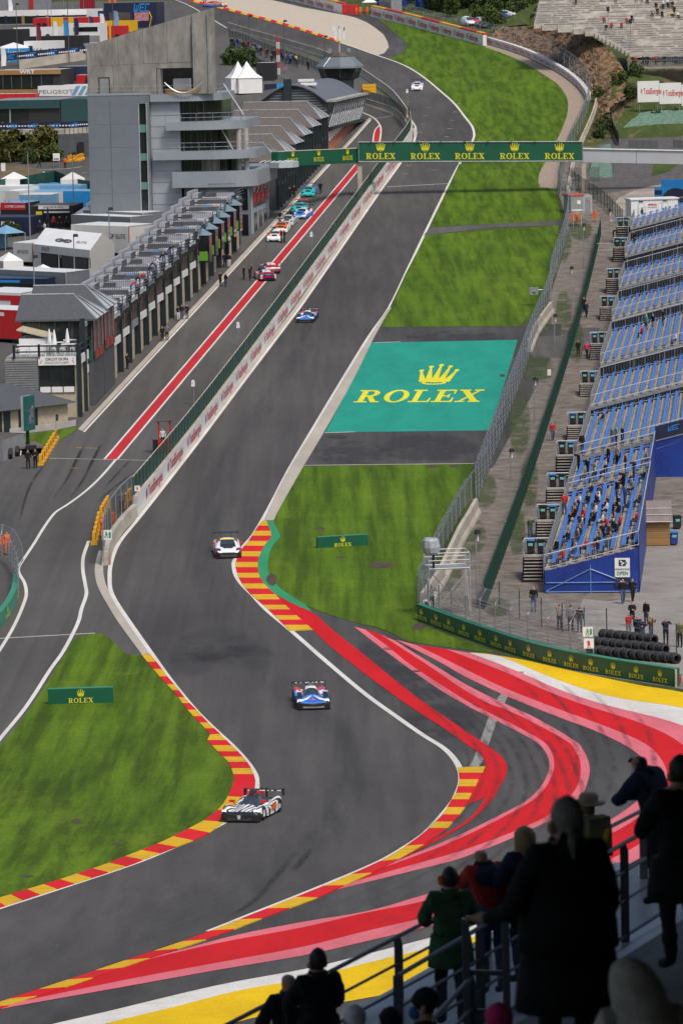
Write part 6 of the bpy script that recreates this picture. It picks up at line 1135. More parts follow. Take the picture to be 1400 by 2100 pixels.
# ------------------------------------------------------------------ paddock: transporters, tents, kiosks
def box3(label, name, cat, C, L, R, h, side, roof=None, group=None, end=None):
    """box from the base positions of its near corner, left end and right end"""
    c, l, r = P(*C), P(*L), P(*R); v, w = l - c, r - c; v.z = w.z = 0; w = w - v * (w.dot(v) / v.dot(v)) * .6; rz = math.atan2(-v.y, -v.x); t = thing(name, label, cat, l if False else c, 0, group); zb = min(c.z, l.z, r.z) - c.z - .1
    a = [Vector((0,0,0)), w, v + w, v]; up = Vector((0,0, h)); mb = MB(); dn = Vector((0,0,.55 if name == 'transporter' else zb)); mb.add([p + dn for p in a] + [p + up for p in a], [(0,3,2,1),(4,5,6,7),(0,1,5,4),(1,2,6,5),(2,3,7,6),(3,0,4,7)]); mb.m[-5] = 1; mb.m[-4] = 2; mb.m[-6] = 0
    mb.build('body', [side, roof or side, end or side], t)
    if name == 'transporter':
        vn, wn_ = v.normalized(), w.normalized()
        for f in (.06,.12,.18,.80):
            for e in (.08,.92): p = v * f + w * e; MB().lathe((p.x, p.y, .5), [(.2,-.14),(.5,-.14),(.5,.14),(.2,.14)], 10, 'X' if abs(w.x) > abs(w.y) else 'Y').build('wheel', BLACK, t)
        for p, q in ((Vector((0,0,0)), v),(Vector((0,0,0)), w)): MB().prism([p + Vector((0,0,.42)) , q + Vector((0,0,.42)), q + Vector((0,0,.55)), p + Vector((0,0,.55))], (v + w).normalized() * .1).build('chassis_rail', BLACK, t)
        MB().tube([up * 1.001, up * 1.001 + w], .05,4).build('corner_trim', ALU, t); MB().tube([Vector((0,0,.55)), up], .05,4).build('corner_trim', REDP if side in (WHITE, CREAM) else ALU, t)
    t['_v'] = tuple(v); t['_w'] = tuple(w); return t, v, w
def sidetext(t, v, txt, f, z, h, mat, bold=.01, kx=1.0):
    r = (-v).normalized(); o = v * (1 - f) + Vector((0,0, z)) + Vector((r.y, -r.x, 0)) * .03; decal(t, 'lettering', sx(fontp(txt, bold), h * kx, h), o, r, (0,0,1), mat, world=False)
def sidepanel(t, v, f0, f1, z0, z1, mat, name='side_panel', out=.03):
    r = (-v).normalized(); n = Vector((r.y, -r.x, 0)); a, b = v * (1 - f0), v * (1 - f1); MB().prism([a + n * .005 + Vector((0,0, z0)), b + n * .005 + Vector((0,0, z0)), b + n * .005 + Vector((0,0, z1)), a + n * .005 + Vector((0,0, z1))], n * out).build(name, mat, t)
CREAM = M('cream_body', (.60,.59,.55), .5,.06,.5); TRG = M('truck_grey', (.16,.175,.19), .5,.08); TRT = M('truck_roof', (.62,.63,.64), .5,.1,.6); NAVYB = M('bus_navy', (.010,.020,.055), .3,.3,.6); RDT = M('truck_red', (.50,.015,.02), .45,.1); YLT = M('truck_yellow', (.72,.40,.01), .45,.08); LBLU = M('pavilion_blue', (.02,.26,.62), .5,.08); TNT = M('tent_black', (.014,.014,.016), .7,.2); SKY = M('tent_skyblue', (.16,.32,.48), .6,.15); TEALB = M('hall_teal', (.012,.05,.055), .5,.15); MRED = M('maroon', (.16,.015,.03), .5,.1)
GT_ = 'transporters parked behind the pits'
t, v, w = box3('cream transporter with dark lettering behind the white team tent', 'transporter', 'truck', (266,528),(147,515),(299,513), 3.95, CREAM, TRT, GT_); sidetext(t, v, 'GP ELITE', .80,2.4,.55, LETK); MB().box((v.x - 1.0, v.y + .4,.5),(2.2,2.3,2.3), 0,0,.92).build('cab', CREAM, t)
box3('grey transporter second behind the white team tent', 'transporter', 'truck', (270,505),(147,488),(299,494), 3.8, TRG, TRT, GT_); box3('white roofed transporter against the tower', 'transporter', 'truck', (294,498),(172,480),(326,488), 3.9, TRG, TRT, GT_)
box3('dark grey white roofed transporter before the white team tent', 'transporter', 'truck', (137,628),(-6,612),(163,615), 3.95, TRG, TRT, GT_)
t, v, w = box3('shiny navy coach at the left edge behind the pits', 'coach', 'coach', (98,633),(-40,628),(104,618), 3.5, NAVYB, NAVYB); sidepanel(t, v, .1,.95,1.9,2.9, GLASS, 'window_band'); sidepanel(t, v, .3,.6,3.0,3.3, LETB, 'blue_flash')
t, v, w = box3('white and red transporter at the left edge, farther one', 'transporter', 'truck', (47,672),(-45,664),(60,652), 3.9, WHITE, TRT, GT_); sidepanel(t, v, .0,1,3.0,3.6, RDT); sidepanel(t, v, .75,1,.8,3.0, RDT)
t, v, w = box3('white roofed red transporter at the left edge, nearer one', 'transporter', 'truck', (47,706),(-45,698),(54,690), 3.7, RDT, TRT, GT_); sidepanel(t, v, .0,.6,3.0,3.4, WHITE)
# team tent
f0, f1, bk = P(70,549), P(187,579), P(236,549); tt = thing('team_tent', 'large white team tent with dark logo on its roof', 'tent', f0); vx = f1 - f0; vd = bk - f1; vd.z = 0; E, Rr = Vector((0,0,3.0)), Vector((0,0,4.6)); o = Vector((0,0,0)); vx.z = 0
MB().add([o + E, vx + E, vx + vd * .5 + Rr, vd * .5 + Rr, vd + E, vx + vd + E], [(0,1,2,3),(3,2,5,4)]).build('roof', WHITE, tt); MB().add([o, o + E, vd * .5 + Rr, vd + E, vd], [(0,1,2,3,4)]).build('gable_sheet', CREAM, tt); MB().add([vx, vx + E, vx + vd * .5 + Rr, vx + vd + E, vx + vd], [(4,3,2,1,0)]).build('gable_sheet', CREAM, tt)
ev = vx.normalized(); MB().prism([E * .68, vx + E * .68, vx + E, E], Vector((ev.y, -ev.x, 0)) * .05).build('valance', CREAM, tt); MB().prism([o, vx * .1, vx * .1 + E, E], Vector((-ev.y, ev.x, 0)) * .05).build('front_sheet', CREAM, tt); MB().prism([vx * .14, vx * .42, vx * .42 + E * .66, vx * .14 + E * .66], Vector((-ev.y, ev.x, 0)) * .3).build('opening', BLACK, tt); MB().prism([vx * .5, vx * .95, vx * .95 + E * .66, vx * .5 + E * .66], Vector((-ev.y, ev.x, 0)) * .3).build('window_sheet', GLASS, tt)
for f in (.12,.45,.98): MB().tube([vx * f, vx * f + E], .08,4).build('pole', CREAM, tt)
ru = (vd * .5 + Rr - E); rl = ru.length; ru.normalize(); decal(tt, 'roof_logo', sx(ringq(-.6,.5,(.9,.5),(.6,.25), 30,330,14) + ringq(.9,.5,(.9,.5),(.6,.25), -150,150,14) + [rc(-.9,.42,1.2,.6)], 1.5,1.5), vx * .45 + E + ru * rl * .25, ev, ru, LETK, .04, False); decal(tt, 'roof_logo', sx(fontp('ELITE', .0), .9,.9), vx * .78 + E + ru * rl * .3, ev, ru, LETK, .04, False); decal(tt, 'lettering', sx(fontp('GP ELITE', .01), .45,.5), vx * .22 + E * .75, ev, (0,0,1), LETK, .07, False)
t, v, w = box3('white trailer end with dark lettering beside the team tent', 'transporter', 'truck', (68,546),(28,541),(75,520), 2.9, CREAM, TRT, GT_); sidetext(t, v, 'GP ELITE', .5,1.6,.4, LETK)
t, v, w = box3('dark container with white lettering and a flame mark', 'food_container', 'container', (62,484),(-20,481),(67,470), 2.5, NAVY, NAVY); sidetext(t, v, 'PIZZA', .46,1.4,.55, LETW, .02)
t, v, w = box3('coffee kiosk with red sign at the left edge', 'food_kiosk', 'kiosk', (53,455),(2,452),(58,442), 2.6, TNT, SKY); sidepanel(t, v, .02,1,1.65,2.6, RDT, 'sign_board'); sidetext(t, v, 'COFFEE CORNER', .58,1.95,.3, LETW)
t, v, w = box3('dark open food stall with yellow poster', 'food_kiosk', 'kiosk', (152,466),(62,466),(160,448), 2.9, TNT, BROWN); sidepanel(t, v, .14,.28,.9,2.2, LET, 'poster'); sidepanel(t, v, .34,.92,2.0,2.2, CREAM, 'awning_edge', .5); sidepanel(t, v, .2,.9,2.5,3.0, WHITE, 'sign_board', .04); sidetext(t, v, 'BURGER & GRILL', .55,2.62,.26, LETK)
for k, (lb, C, L, R, h, m, rf) in enumerate([('long stall with pale blue roof behind the coffee kiosk', (130,428),(-10,424),(150,408), 2.3, CREAM, SKY),('stall with cream roof behind the yellow poster', (105,436),(40,434),(112,424), 2.5, SKY, CREAM),('blue printed stall wall by the tower corner', (212,432),(131,428),(214,420), 2.7, LBLU, SKY),('small stall with tilted white board roof', (40,430),(12,428),(46,416), 2.6, CREAM, WHITE),('pale blue crate on the stall roofs', (110,402),(94,400),(114,396), 1.8, SKY, LBLU),('cream roofed stall near the green screen', (165,412),(60,408),(170,400), 2.2, SKY, SKY),('stall with blue roof before the green screen at left', (80,410),(-10,410),(90,400), 2.0, CREAM, WHITE)]): box3(lb, 'market_stall', 'stall', C, L, R, h, m, rf, 'stalls before the green screen')
for lb, x, y, c in (('closed blue and red parasol by the coffee kiosk, left', 20,452, LBLU),('closed blue and red parasol by the coffee kiosk, right', 46,450, LBLU),('closed blue parasol before the food stall, left', 99,470, NAVYB),('closed blue parasol before the food stall, right', 117,464, LBLU)): umbrella(lb, P(x, y), c, 2.9)
mesh_fence('dark green fabric screen curving behind the food stalls', [(-20,404),(40,398),(108,384),(122,386),(136,394),(160,402),(215,410)], 2.4, M('fabric_green', (.008,.06,.05), .7,.25,1), DGREEN, 4, 'fabric_screen', 3)
sheet('bare_mound', smooth([(-40,375),(30,372),(75,360),(88,352),(60,342),(0,336),(-40,335)], 3), SOIL, .03)
for lb, x, y, h in (('thin pale lamp mast left of the team tent', 62,492,12),('thin pale lamp mast beside the dark food stall', 152,450,9),('lamp mast behind the pit terraces near the tower', 289,478,6.5),('lamp mast between transporter and pit terraces', 226,532,6.5),('lamp mast before the team tent', 154,592,6.5),('lamp mast beside the navy coach', 72,640,6.5),('tall dark mast in the upper paddock, left', 37,150,12),('tall dark mast in the upper paddock, middle', 142,128,12),('tall dark mast by the navy screen wall', 233,90,11),('tall dark lamp mast at the hairpin promenade, left', 513,138,9),('tall dark lamp mast at the hairpin promenade, right', 584,150,9),('tall dark lamp mast behind the lookout cab', 666,120,4)):
    p = P(x, y); t = thing('lamp_mast', lb, 'lamp post', p, 0, 'lamp masts'); MB().tube([(0,0,-.2),(0,0, h)], [.11,.06], 6).build('mast', STEEL if y > 400 else STEELD, t); MB().box((.25,-.1, h - .25),(.55,.4,.35), .4,0,.8).build('lamp_head', BLACK, t)
# upper paddock deck with banner, dark hall and terrace wall
dk = thing('paddock_deck', 'concrete paddock deck with navy banner railing above the shrubs', 'deck', P(130,312)); dz = 4.15; A, B, C_ = P(-40,318), P(135,322), P(206,308); top = P(135,322).z + dz
def flat(p, z): return Vector((p.x, p.y, z))
MB().prism([flat(A, top - .7), flat(B, top - .7), flat(C_, top - .7), flat(C_ + Vector((0,40,0)), top - .7), flat(A + Vector((0,40,0)), top - .7)], (0,0,.7)).build('slab', CONC, dk, world=True)
MB().prism([flat(P(120,325), 10), flat(P(206,318), 10), flat(P(206,318) + Vector((0,25,0)), 10), flat(P(120,325) + Vector((0,25,0)), 10)], (0,0, top - 10.75)).build('dark_wall', DRKG, dk, world=True)
for x in (141,167): p = P(x, 322); MB().box((p.x, p.y - .1, p.z),(.9,.3,2.3)).build('door', BLACK, dk, world=True)
for a, b, nn in ((A, B, 4),(B, C_, 2)):
    a2, b2 = flat(a, top + .15), flat(b, top + .15); MB().prism([a2, b2, b2 + Vector((0,0,.95)), a2 + Vector((0,0,.95))], (0,.06,0)).build('banner', NAVY, dk, world=True)
    for k in range(nn): decal(dk, 'logo', sx(wec(), .62,.62), a2.lerp(b2,(k + .5) / nn) + Vector((0,-.03,.15)),(b2 - a2).normalized(),(0,0,1), LETB); decal(dk, 'lettering', [rc(-2 + j * .5,.35,-1.7 + j * .5,.55) for j in range(8)], a2.lerp(b2, min(.97,(k + .97) / nn)) + Vector((0,-.03,0)),(b2 - a2).normalized(),(0,0,1), LETW)
    for k in range(9): p = a2.lerp(b2, k / 8); MB().tube([p - Vector((0,.05,.8)), p + Vector((0,-.05,.2))], .05,4).build('bracket', STEELD, dk, world=True)
def pbox(label, name, cat, x0, x1, yb, hp, depth, side, roof=None, group=None, dy=0, z=None):
    """box whose front runs from x0 to x1 at photo height yb (dy: rise to the right), hp photo pixels tall"""
    a, b = P(x0, yb), P(x1, yb + dy); h = hp / PX(*a)[2]; t = thing(name, label, cat, a, yaw_of(a, b), group); L = (Vector((b.x, b.y, 0)) - Vector((a.x, a.y, 0))).length; mb = MB(); mb.box((L / 2, depth / 2,-.4),(L, depth, h + .4)); mb.m[1] = 1; mb.build('body', [side, roof or side], t)
    if name in ('transporter',): MB().box((L - .9, depth / 2,-.05),(1.7, depth * .9, h * .72), 0,0,.93).build('cab', side, t); [MB().lathe((L * f, -.02,.45), [(.2,-.1),(.48,-.1),(.48,.1),(.2,.1)], 9, 'Y').build('wheel', BLACK, t) for f in (.08,.16,.8)]
    return t, L, h
def panel(t, L, h, f0, f1, g0, g1, mat, name='panel', out=.06): MB().box((L * (f0 + f1) / 2,-out / 2, h * g0),(L * (f1 - f0), out, h * (g1 - g0))).build(name, mat, t)
UP = 'upper paddock vehicles and tents'
t, L, h = pbox('dark teal hospitality hall with flat grey roof above the deck', 'hospitality_hall', 'hall', -20,125,268,62,14, TNT, M('roof_grey', (.20,.21,.22), .6,.1), None, 0); panel(t, L, h, 0,1,.72,1.0, TEALB, 'fascia', .4); panel(t, L, h, .1,.55,.05,.7, GLASS, 'glazing'); panel(t, L, h, .28,.30,.05,.7, STEEL, 'mullion', .12); MB().box((L + 2.4,7,0),(4.6,14, h)).build('wing', TEALB, t)
for k, x in enumerate((72,97,113)): tree('olive potted tree before the teal hall, %s from the left' % ords[k], 4, P(x, 258) + Vector((0,-1,1)), 1.5, k, 'potted_tree', 'tree', 'potted trees'); 
t, L, h = pbox('black pointed gazebo on the deck', 'gazebo', 'gazebo', 117,193,256,16,5, TNT, TNT); MB().add([(0,-.2, h),(L, -.2, h),(L, 5, h),(0,5, h),(L * .3,2.5, h + 1.3),(L * .7,2.5, h + 1.3)], [(0,1,5,4),(1,2,5),(2,3,4,5),(3,0,4)]).build('canopy', TNT, t)
t, L, h = pbox('white van like trailer behind the black gazebo', 'transporter', 'truck', 144,200,240,32,3, WHITE, WHITE, UP); panel(t, L, h, .05,.9,.9,1, MRED, 'stripe')
t, L, h = pbox('long white marquee side with slanted grey stripes', 'marquee', 'marquee', 78,202,196,20,9, WHITE, M('marquee_roof', (.55,.57,.58), .6,.1,.3), UP); sidet = sx(fontp('PEUGEOT', .005), .95,.62, L * .3,.35); decal(t, 'lettering', sidet, (0,-.02,0),(1,0,0),(0,0,1), GREY, .02, False); decal(t, 'stripe', [[(L * f, .05),(L * f + .7,.05),(L * f + 1.6, h * .95),(L * f + .9, h * .95)] for f in (.55,.66,.77,.88)], (0,-.02,0),(1,0,0),(0,0,1), SKY, .02, False)
t, L, h = pbox('red fabric strip roof at the left edge of the deck', 'marquee', 'marquee', -10,72,204,12,3, RDT, WHITE, UP)
t, L, h = pbox('red tent with dark emblem before the tower', 'marquee', 'marquee', 157,203,170,17,6, RDT, WHITE, UP); decal(t, 'emblem', [[(L * .35,0),(L * .45, h),(L * .5, h * .3),(L * .55, h),(L * .65,0)]], (0,-.02,0),(1,0,0),(0,0,1), LETK, .02, False)
t, L, h = pbox('two storey glass hospitality unit with timber fascia', 'hospitality_unit', 'hall', -10,126,190,46,9, TNT, CONC); panel(t, L, h, 0,1,.8,1.0, WOOD, 'fascia', .3); panel(t, L, h, 0,1,.0,.14, WOOD, 'deck_edge', .5); panel(t, L, h, .02,.88,.18,.76, GLASS, 'glazing'); decal(t, 'lettering', sx(fontp('WRT', .02), .8,.6, L * .5, h * .84),(0,-.31,0),(1,0,0),(0,0,1), LETW, .02, False); [panel(t, L, h, f, f + .012,.18,.76, STEELD, 'mullion', .1) for f in (.12,.25,.4,.55,.7)]
t, L, h = pbox('navy flat roofed unit beside the timber fascia hall', 'hospitality_unit', 'hall', 122,203,166,30,8, NAVY, GREY)
tw_ = thing('terrace_wall', 'concrete terrace wall with navy banner across the upper paddock', 'wall', P(40,141)); a, b = P(40,141), P(176,122); MB().prism([a, b, b + Vector((0,1,0)), a + Vector((0,1,0))], (0,0,1.6)).build('wall_length', CONC, tw_, world=True); a, b = P(-20,141), P(176,122); a = a + Vector((0,-.2,1.2)); b = b + Vector((0,-.2,1.2)); MB().prism([a, b, b + Vector((0,0,1.3)), a + Vector((0,0,1.3))], (0,.1,0)).build('banner', NAVY, tw_, world=True)
for k in range(4): decal(tw_, 'logo', sx(wec(), .75,.75), a.lerp(b, .2 + k * .22) + Vector((0,-.03,.25)),(b - a).normalized(),(0,0,1), LETB); decal(tw_, 'lettering', [rc(j * .45,.45, j * .45 + .28,.7) for j in range(8)], a.lerp(b, .28 + k * .22) + Vector((0,-.03,0)),(b - a).normalized(),(0,0,1), LETW)
for lb, x0, x1, yb, hp, dp, sd_, rf in [('bright blue pavilion at the left edge', -10,52,126,27,5, LBLU, WHITE),('white trailer with grey slanted stripes and dark shield', 50,121,122,38,4, WHITE, WHITE),('black transporter with yellow framed rear', 62,172,106,32,4, TNT, BROWN),('black tall display unit at the left edge', -5,46,104,44,5, TNT, TNT),('white transporter cab and trailer behind the black unit', 28,116,80,24,4, WHITE, WHITE),('white two storey unit with window band', 129,205,90,42,5, WHITE, WHITE),('red and yellow transporter, lower of the pair', 198,252,80,27,4, RDT, RDT),('red and yellow long transporter at the top', 68,216,56,20,4, RDT, WHITE),('red and yellow short transporter before the dark stage', 216,270,64,22,4, YLT, YLT),('grey flat roofed box beside the terrace wall', 172,206,108,20,5, GREY, GREY)]:
    nm = 'transporter' if 'transporter' in lb else 'hospitality_unit'; t, L, h = pbox(lb, nm, 'truck' if nm == 'transporter' else 'hall', x0, x1, yb, hp, dp, sd_, rf, UP)
    if sd_ is RDT: panel(t, L, h, .25,.42,.0,1, YLT, 'yellow_flash'); panel(t, L, h, .48,.56,.0,1, YLT, 'yellow_flash')
    if 'stripes' in lb: decal(t, 'stripe', [[(L * f, .1),(L * f + .3,.1),(L * f + 1.4, h * .6),(L * f + 1.1, h * .6)] for f in (.1,.2,.3,.55,.65,.75)], (0,-.02,0),(1,0,0),(0,0,1), GREY, .02, False); decal(t, 'shield', [[(.8, h * .75),(1.6, h * .75),(1.6, h * .45),(1.2, h * .3),(.8, h * .45)]], (0,-.02,0),(1,0,0),(0,0,1), NAVY, .02, False)
    if 'window band' in lb: panel(t, L, h, .3,.95,.6,.82, GLASS, 'window_band'); panel(t, L, h, .3,1.0,.1,.4, GREY, 'stair')
    if 'pavilion' in lb: [panel(t, L, h, f, f + .01,0,1, WHITE, 'seam') for f in (.45,.8)]; decal(t, 'logo', sx(wec(), .5,.5, L * .62, h * .55) + sx(wec(), .5,.5, L * .9, h * .55),(0,-.02,0),(1,0,0),(0,0,1), LETW, .02, False); MB().add([(0,0, h),(L, 0, h),(L, 5, h),(0,5, h),(L / 2,2.5, h + 1)], [(0,1,4),(1,2,4),(2,3,4),(3,0,4)]).build('canopy', WHITE, t)
t, L, h = pbox('long white hospitality row with glass front at the top left', 'hospitality_hall', 'hall', -20,178,52,30,10, WHITE, M('row_roof', (.5,.52,.54), .6,.1)); panel(t, L, h, 0,1,.1,.62, GLASS, 'glazing'); [panel(t, L, h, f, f + .03,.1,.65,(NAVY, WOOD)[k % 2], 'banner', .12) for k, f in enumerate((.15,.33,.48,.58,.75))]; panel(t, L, h, 0,1,.0,.1, GREY, 'deck_edge', .4)
t, L, h = pbox('grey pit hall with red frame at the top left corner', 'hall', 'hall', -20,70,24,34,10, GREY, GREY); panel(t, L, h, .92,.99,0,1, RDT, 'red_frame', .4)
t, L, h = pbox('maroon ribbed hoarding at the top of the paddock', 'hoarding', 'hoarding', 164,192,24,30,1, MRED, MRED); [panel(t, L, h, f / 8, f / 8 + .04,0,1, RDT, 'rib') for f in range(8)]
t, L, h = pbox('navy box with blue logo at the top of the paddock', 'hospitality_unit', 'hall', 178,232,46,24,5, NAVY, NAVY, UP); decal(t, 'logo', sx(wec(), .8,.8, L * .5, h * .4),(0,-.02,0),(1,0,0),(0,0,1), LETB, .02, False)
t, L, h = pbox('dark stage frame with blue letter and screens behind the concrete tower top', 'stage', 'stage', 214,322,56,50,5, NAVY, BLACK, None); decal(t, 'logo', sx(wec(), 1.2,1.6, L * .7, h * .62),(0,-.02,0),(1,0,0),(0,0,1), LETB, .02, False); panel(t, L, h, .58,.85,.25,.6, M('screen_pink', (.45,.2,.22), .5,.5,2), 'screen'); panel(t, L, h, .1,.5,.3,.62, BROWN, 'screen'); MB().tube([(L * .86,-.1,0),(L * .9,-.1, h * .4),(L * .86,-.1, h * .62)], .1,4).build('gold_arc', YLT, t)
fm = MB().quad((0,0,0),(.7,.05,.1),(.65,-.05,2.9),(0,0,3)).mesh('cloth', WHITE)
for k, (x, y, m, hh_) in enumerate([(99,58, RDT, 9),(106,55, WHITE, 8.5),(110,98, WHITE, 5),(132,96, LBLU, 5),(153,92, NAVY, 5),(184,88, NAVY, 5),(206,82, WHITE, 5),(235,76, SKY, 5),(76,108, MRED, 5),(4,182, WHITE, 7),(18,50, WHITE, 5),(150,40, WHITE, 10),(172,30, STEEL, 11),(131,30, STEEL, 11)]):
    t = thing('banner_flag', 'banner flag in the upper paddock, %s' % ['red one over the long transporter', 'white one over the long transporter', 'white one by the striped trailer', 'blue one by the striped trailer', 'navy one by the black transporter', 'navy one by the window band unit', 'white one by the window band unit', 'pale one at the concrete tower top', 'maroon one by the shield', 'white one at the left edge of the glass unit', 'white one at the top left row', 'white one behind the yellow flash', 'bare one by the maroon hoarding', 'bare one over the white row'][k], 'flag', P(x, y), 0, 'banner flags'); MB().tube([(0,0,0),(0,0, hh_)], .05,4).build('pole', STEEL, t)
    c = MB().add([(.06,0, hh_ - 3.2),(.8,.1, hh_ - 3.1),(.9,.0, hh_ - 1.4),(.7,-.08, hh_ - .2),(.06,0, hh_),(.06,.05, hh_ - 1.6)], [(0,1,2,5),(5,2,3,4)]).build('cloth', m, t)
# shrubs, road signs and white pagoda tents
for k, (x, y, s) in enumerate([(18,330,1.25),(48,322,1.1),(78,328,1.3),(104,330,1.15),(0,318,1.2),(62,334,.9)]): tree('olive green shrub below the deck, %s from the left edge' % ords[k], 2 if k % 2 == 0 else 3, P(x, y), s, k, 'shrub', 'shrub', 'shrubs below the paddock deck')
for k, (x, y, kd, s) in enumerate([(20,484,4,1.6),(52,482,4,1.2),(488,130,4,2.2),(512,136,4,2.4),(474,132,4,2.0),(500,100,4,.9),(476,98,4,.8)]): tree(['bush before the dark lettered container', 'small bush right of the dark lettered container', 'bush beside the white pagoda tents, middle', 'bush beside the white pagoda tents, right', 'bush beside the white pagoda tents, left', 'small bare tree on the promenade, right', 'small bare tree on the promenade, left'][k], kd, P(x, y), s, k, 'shrub', 'shrub', 'small bushes')
for lb, x, y, s in (('white pagoda tent with a peaked roof, left one', 489,190,3.4),('white pagoda tent with a peaked roof, right one', 507,190,4.0)):
    p = P(x, y); t = thing('pagoda_tent', lb, 'tent', p, .3, 'white pagoda tents'); MB().box((0,0,0),(s, s, 2.5)).build('walls', WHITE, t); pr = [(s * .75,2.5),(s * .45,3.2),(s * .2,4.2),(.06,5.2)]; MB().lathe((0,0,0), pr, 4).xf(Matrix.Rotation(math.pi / 4,4, 'Z')).build('roof', WHITE, t)
t, L, h = pbox('dark display box on the promenade behind the pagoda tents', 'display_box', 'box', 526,562,165,37,3, TNT, WHITE)
for k, (x0, x1, y) in enumerate([(544,582,184),(478,505,190)]):
    t, L, h = pbox('navy and blue banner barrier %s the pagoda tents' % ('right of', 'before')[k], 'banner_barrier', 'barrier', x0, x1, y, 12,.2, NAVY, None, None, -6 if k == 0 else 0); panel(t, L, h, .6,1,0,1, LBLU, 'blue_print')
for k, x in enumerate((569,573)): t = thing('striped_pole', 'red and white pole on the promenade, %s of the pair' % ('left', 'right')[k], 'pole', P(x, 152), 0, 'striped poles'); [MB().tube([(0,0, i * 1.1),(0,0, i * 1.1 + 1.1)], .1,5).build('band', (WHITE, REDP)[i % 2], t) for i in range(6)]
p = P(586,162); t = thing('road_sign', 'round blue and red no stopping sign on the promenade', 'sign', p); MB().tube([(0,0,0),(0,0,1.9)], .04).build('pole', STEEL, t); MB().lathe((0,-.04,1.9), [(.38,-.02),(.38,.02)], 14, 'Y').build('disc', LETB, t); decal(t, 'ring', ringq(0,0,(.38,.38),(.28,.28)) + [[(-.24,.2),(-.2,.24),(.24,-.2),(.2,-.24)]], (0,-.07,1.9),(1,0,0),(0,0,1), LETR, .01, False)
t = thing('notice_board', 'white notice board on two posts by the road below the deck', 'sign', P(110,343)); MB().box((.45,0,1.0),(1.0,.05,1.1)).build('board', WHITE, t); [MB().tube([(x, 0.03,0),(x, .03,2.1)], .04,4).build('post', STEEL, t) for x in (0,.9)]; panel(t, 1,1,.1,.8,1.15,1.4, GREY, 'print')
t = thing('switch_cabinet', 'small white cabinet on the bare mound at the left edge', 'box', P(7,350)); MB().box((0,0,0),(.6,.4,1.1)).build('case', WHITE, t); MB().box((0,0,1.1),(.66,.46,.06)).build('cap', WHITE, t)
t = thing('yellow_container', 'yellow stacked plastic barriers behind the arched hall', 'barrier', P(757,190)); [MB().box((0,0, z * .5),(2.2,1.2,.46)).build('barrier_block', YBAR, t) for z in range(3)]
# screen trailer and truck at the pit exit
t = thing('screen_trailer', 'flat trailer with a tall green advertising screen on a post', 'trailer', P(62,930), .25); MB().box((0,1.2,.55),(2.3,4.2,.16)).build('bed', M('bed_brown', (.13,.11,.10), .7,.3,3), t)
for x in (-1.0,1.0):
    for y in (.6,1.5): MB().lathe((x, y, .35), [(.12,-.1),(.34,-.1),(.34,.1),(.12,.1)], 10, 'X').build('wheel', BLACK, t)
MB().box((-.1,-1.1,.5),(.9,.5,.35)).build('toolbox', BLACK, t); MB().tube([(0,1,.6),(0,1,2.2)], .17,6).build('post', BLACK, t); MB().box((.1,1.0,2.0),(.5,1.7,3.1), -.65).build('screen_case', M('screen_teal', (.012,.10,.09), .4,.2), t); MB().box((-.17,.77,2.0),(.06,1.72,3.15), -.65).build('screen_edge', ALU, t); MB().box((.33,.97,2.6),(.12,.9,1.6), -.65).build('picture', M('screen_picture', (.12,.12,.14), .4,.9,3), t); MB().tube([(-1,-1,.4),(-1.1,-1.2,0)], .05).build('jack', STEEL, t)
t, v, w = box3('grey tipper lorry bed at the left edge of the pit exit', 'tipper_lorry', 'lorry', (6,946),(-60,942),(12,926), 1.9, GREY, BROWN)
for k in range(2): MB().lathe((w.x * (.3 + .3 * k) + .1, w.y * (.3 + .3 * k), .5), [(.2,-.15),(.5,-.15),(.5,.15),(.2,.15)], 10, 'X').build('wheel', BLACK, t)
t = thing('traffic_signal', 'black signal lamp on a thin post at the grass strip', 'signal', P(116,905)); MB().tube([(0,0,0),(0,0,2.5)], .035).build('post', STEEL, t); MB().box((.12,0,1.9),(.22,.2,.55)).build('lamp_head', BLACK, t); [MB().box((.12,-.11,2.0 + k * .2),(.12,.02,.12)).build('lens', STEELD, t) for k in range(2)]
t = thing('signal_gantry', 'red marshal stand with small roof on the pit wall', 'stand', P(338,930)); [MB().box((x, y, 0),(.12,.12,2.9)).build('leg', RDT, t) for x in (-.5,.5) for y in (-.4,.4)]; MB().box((0,0,2.9),(1.5,1.2,.12)).build('roof', BROWN, t); MB().box((0,.35,.2),(1.1,.1,1.0)).build('back_panel', RDT, t); MB().box((-.75,-.3,.2),(.6,.08,1.1)).build('black_board', BLACK, t)
for k, (x, y) in enumerate([(397,830),(489,710),(639,523),(835,228)]):
    t = thing('camera_pole', 'pole with a white camera beside the pit wall, %s from the near end' % ords[k], 'pole', P(x + 1, y), 0, 'camera poles along the pit wall'); h = 38 / S(x, y); MB().tube([(0,0,0),(0,0, h)], .05,5).build('pole', STEEL, t); MB().box((-.05,0, h),(.35,.3,.45)).build('camera', WHITE, t); MB().lathe((-.05,-.1, h + .5), [(.16,-.08),(.16,.08)], 8, 'Y').build('loudspeaker', WHITE, t)
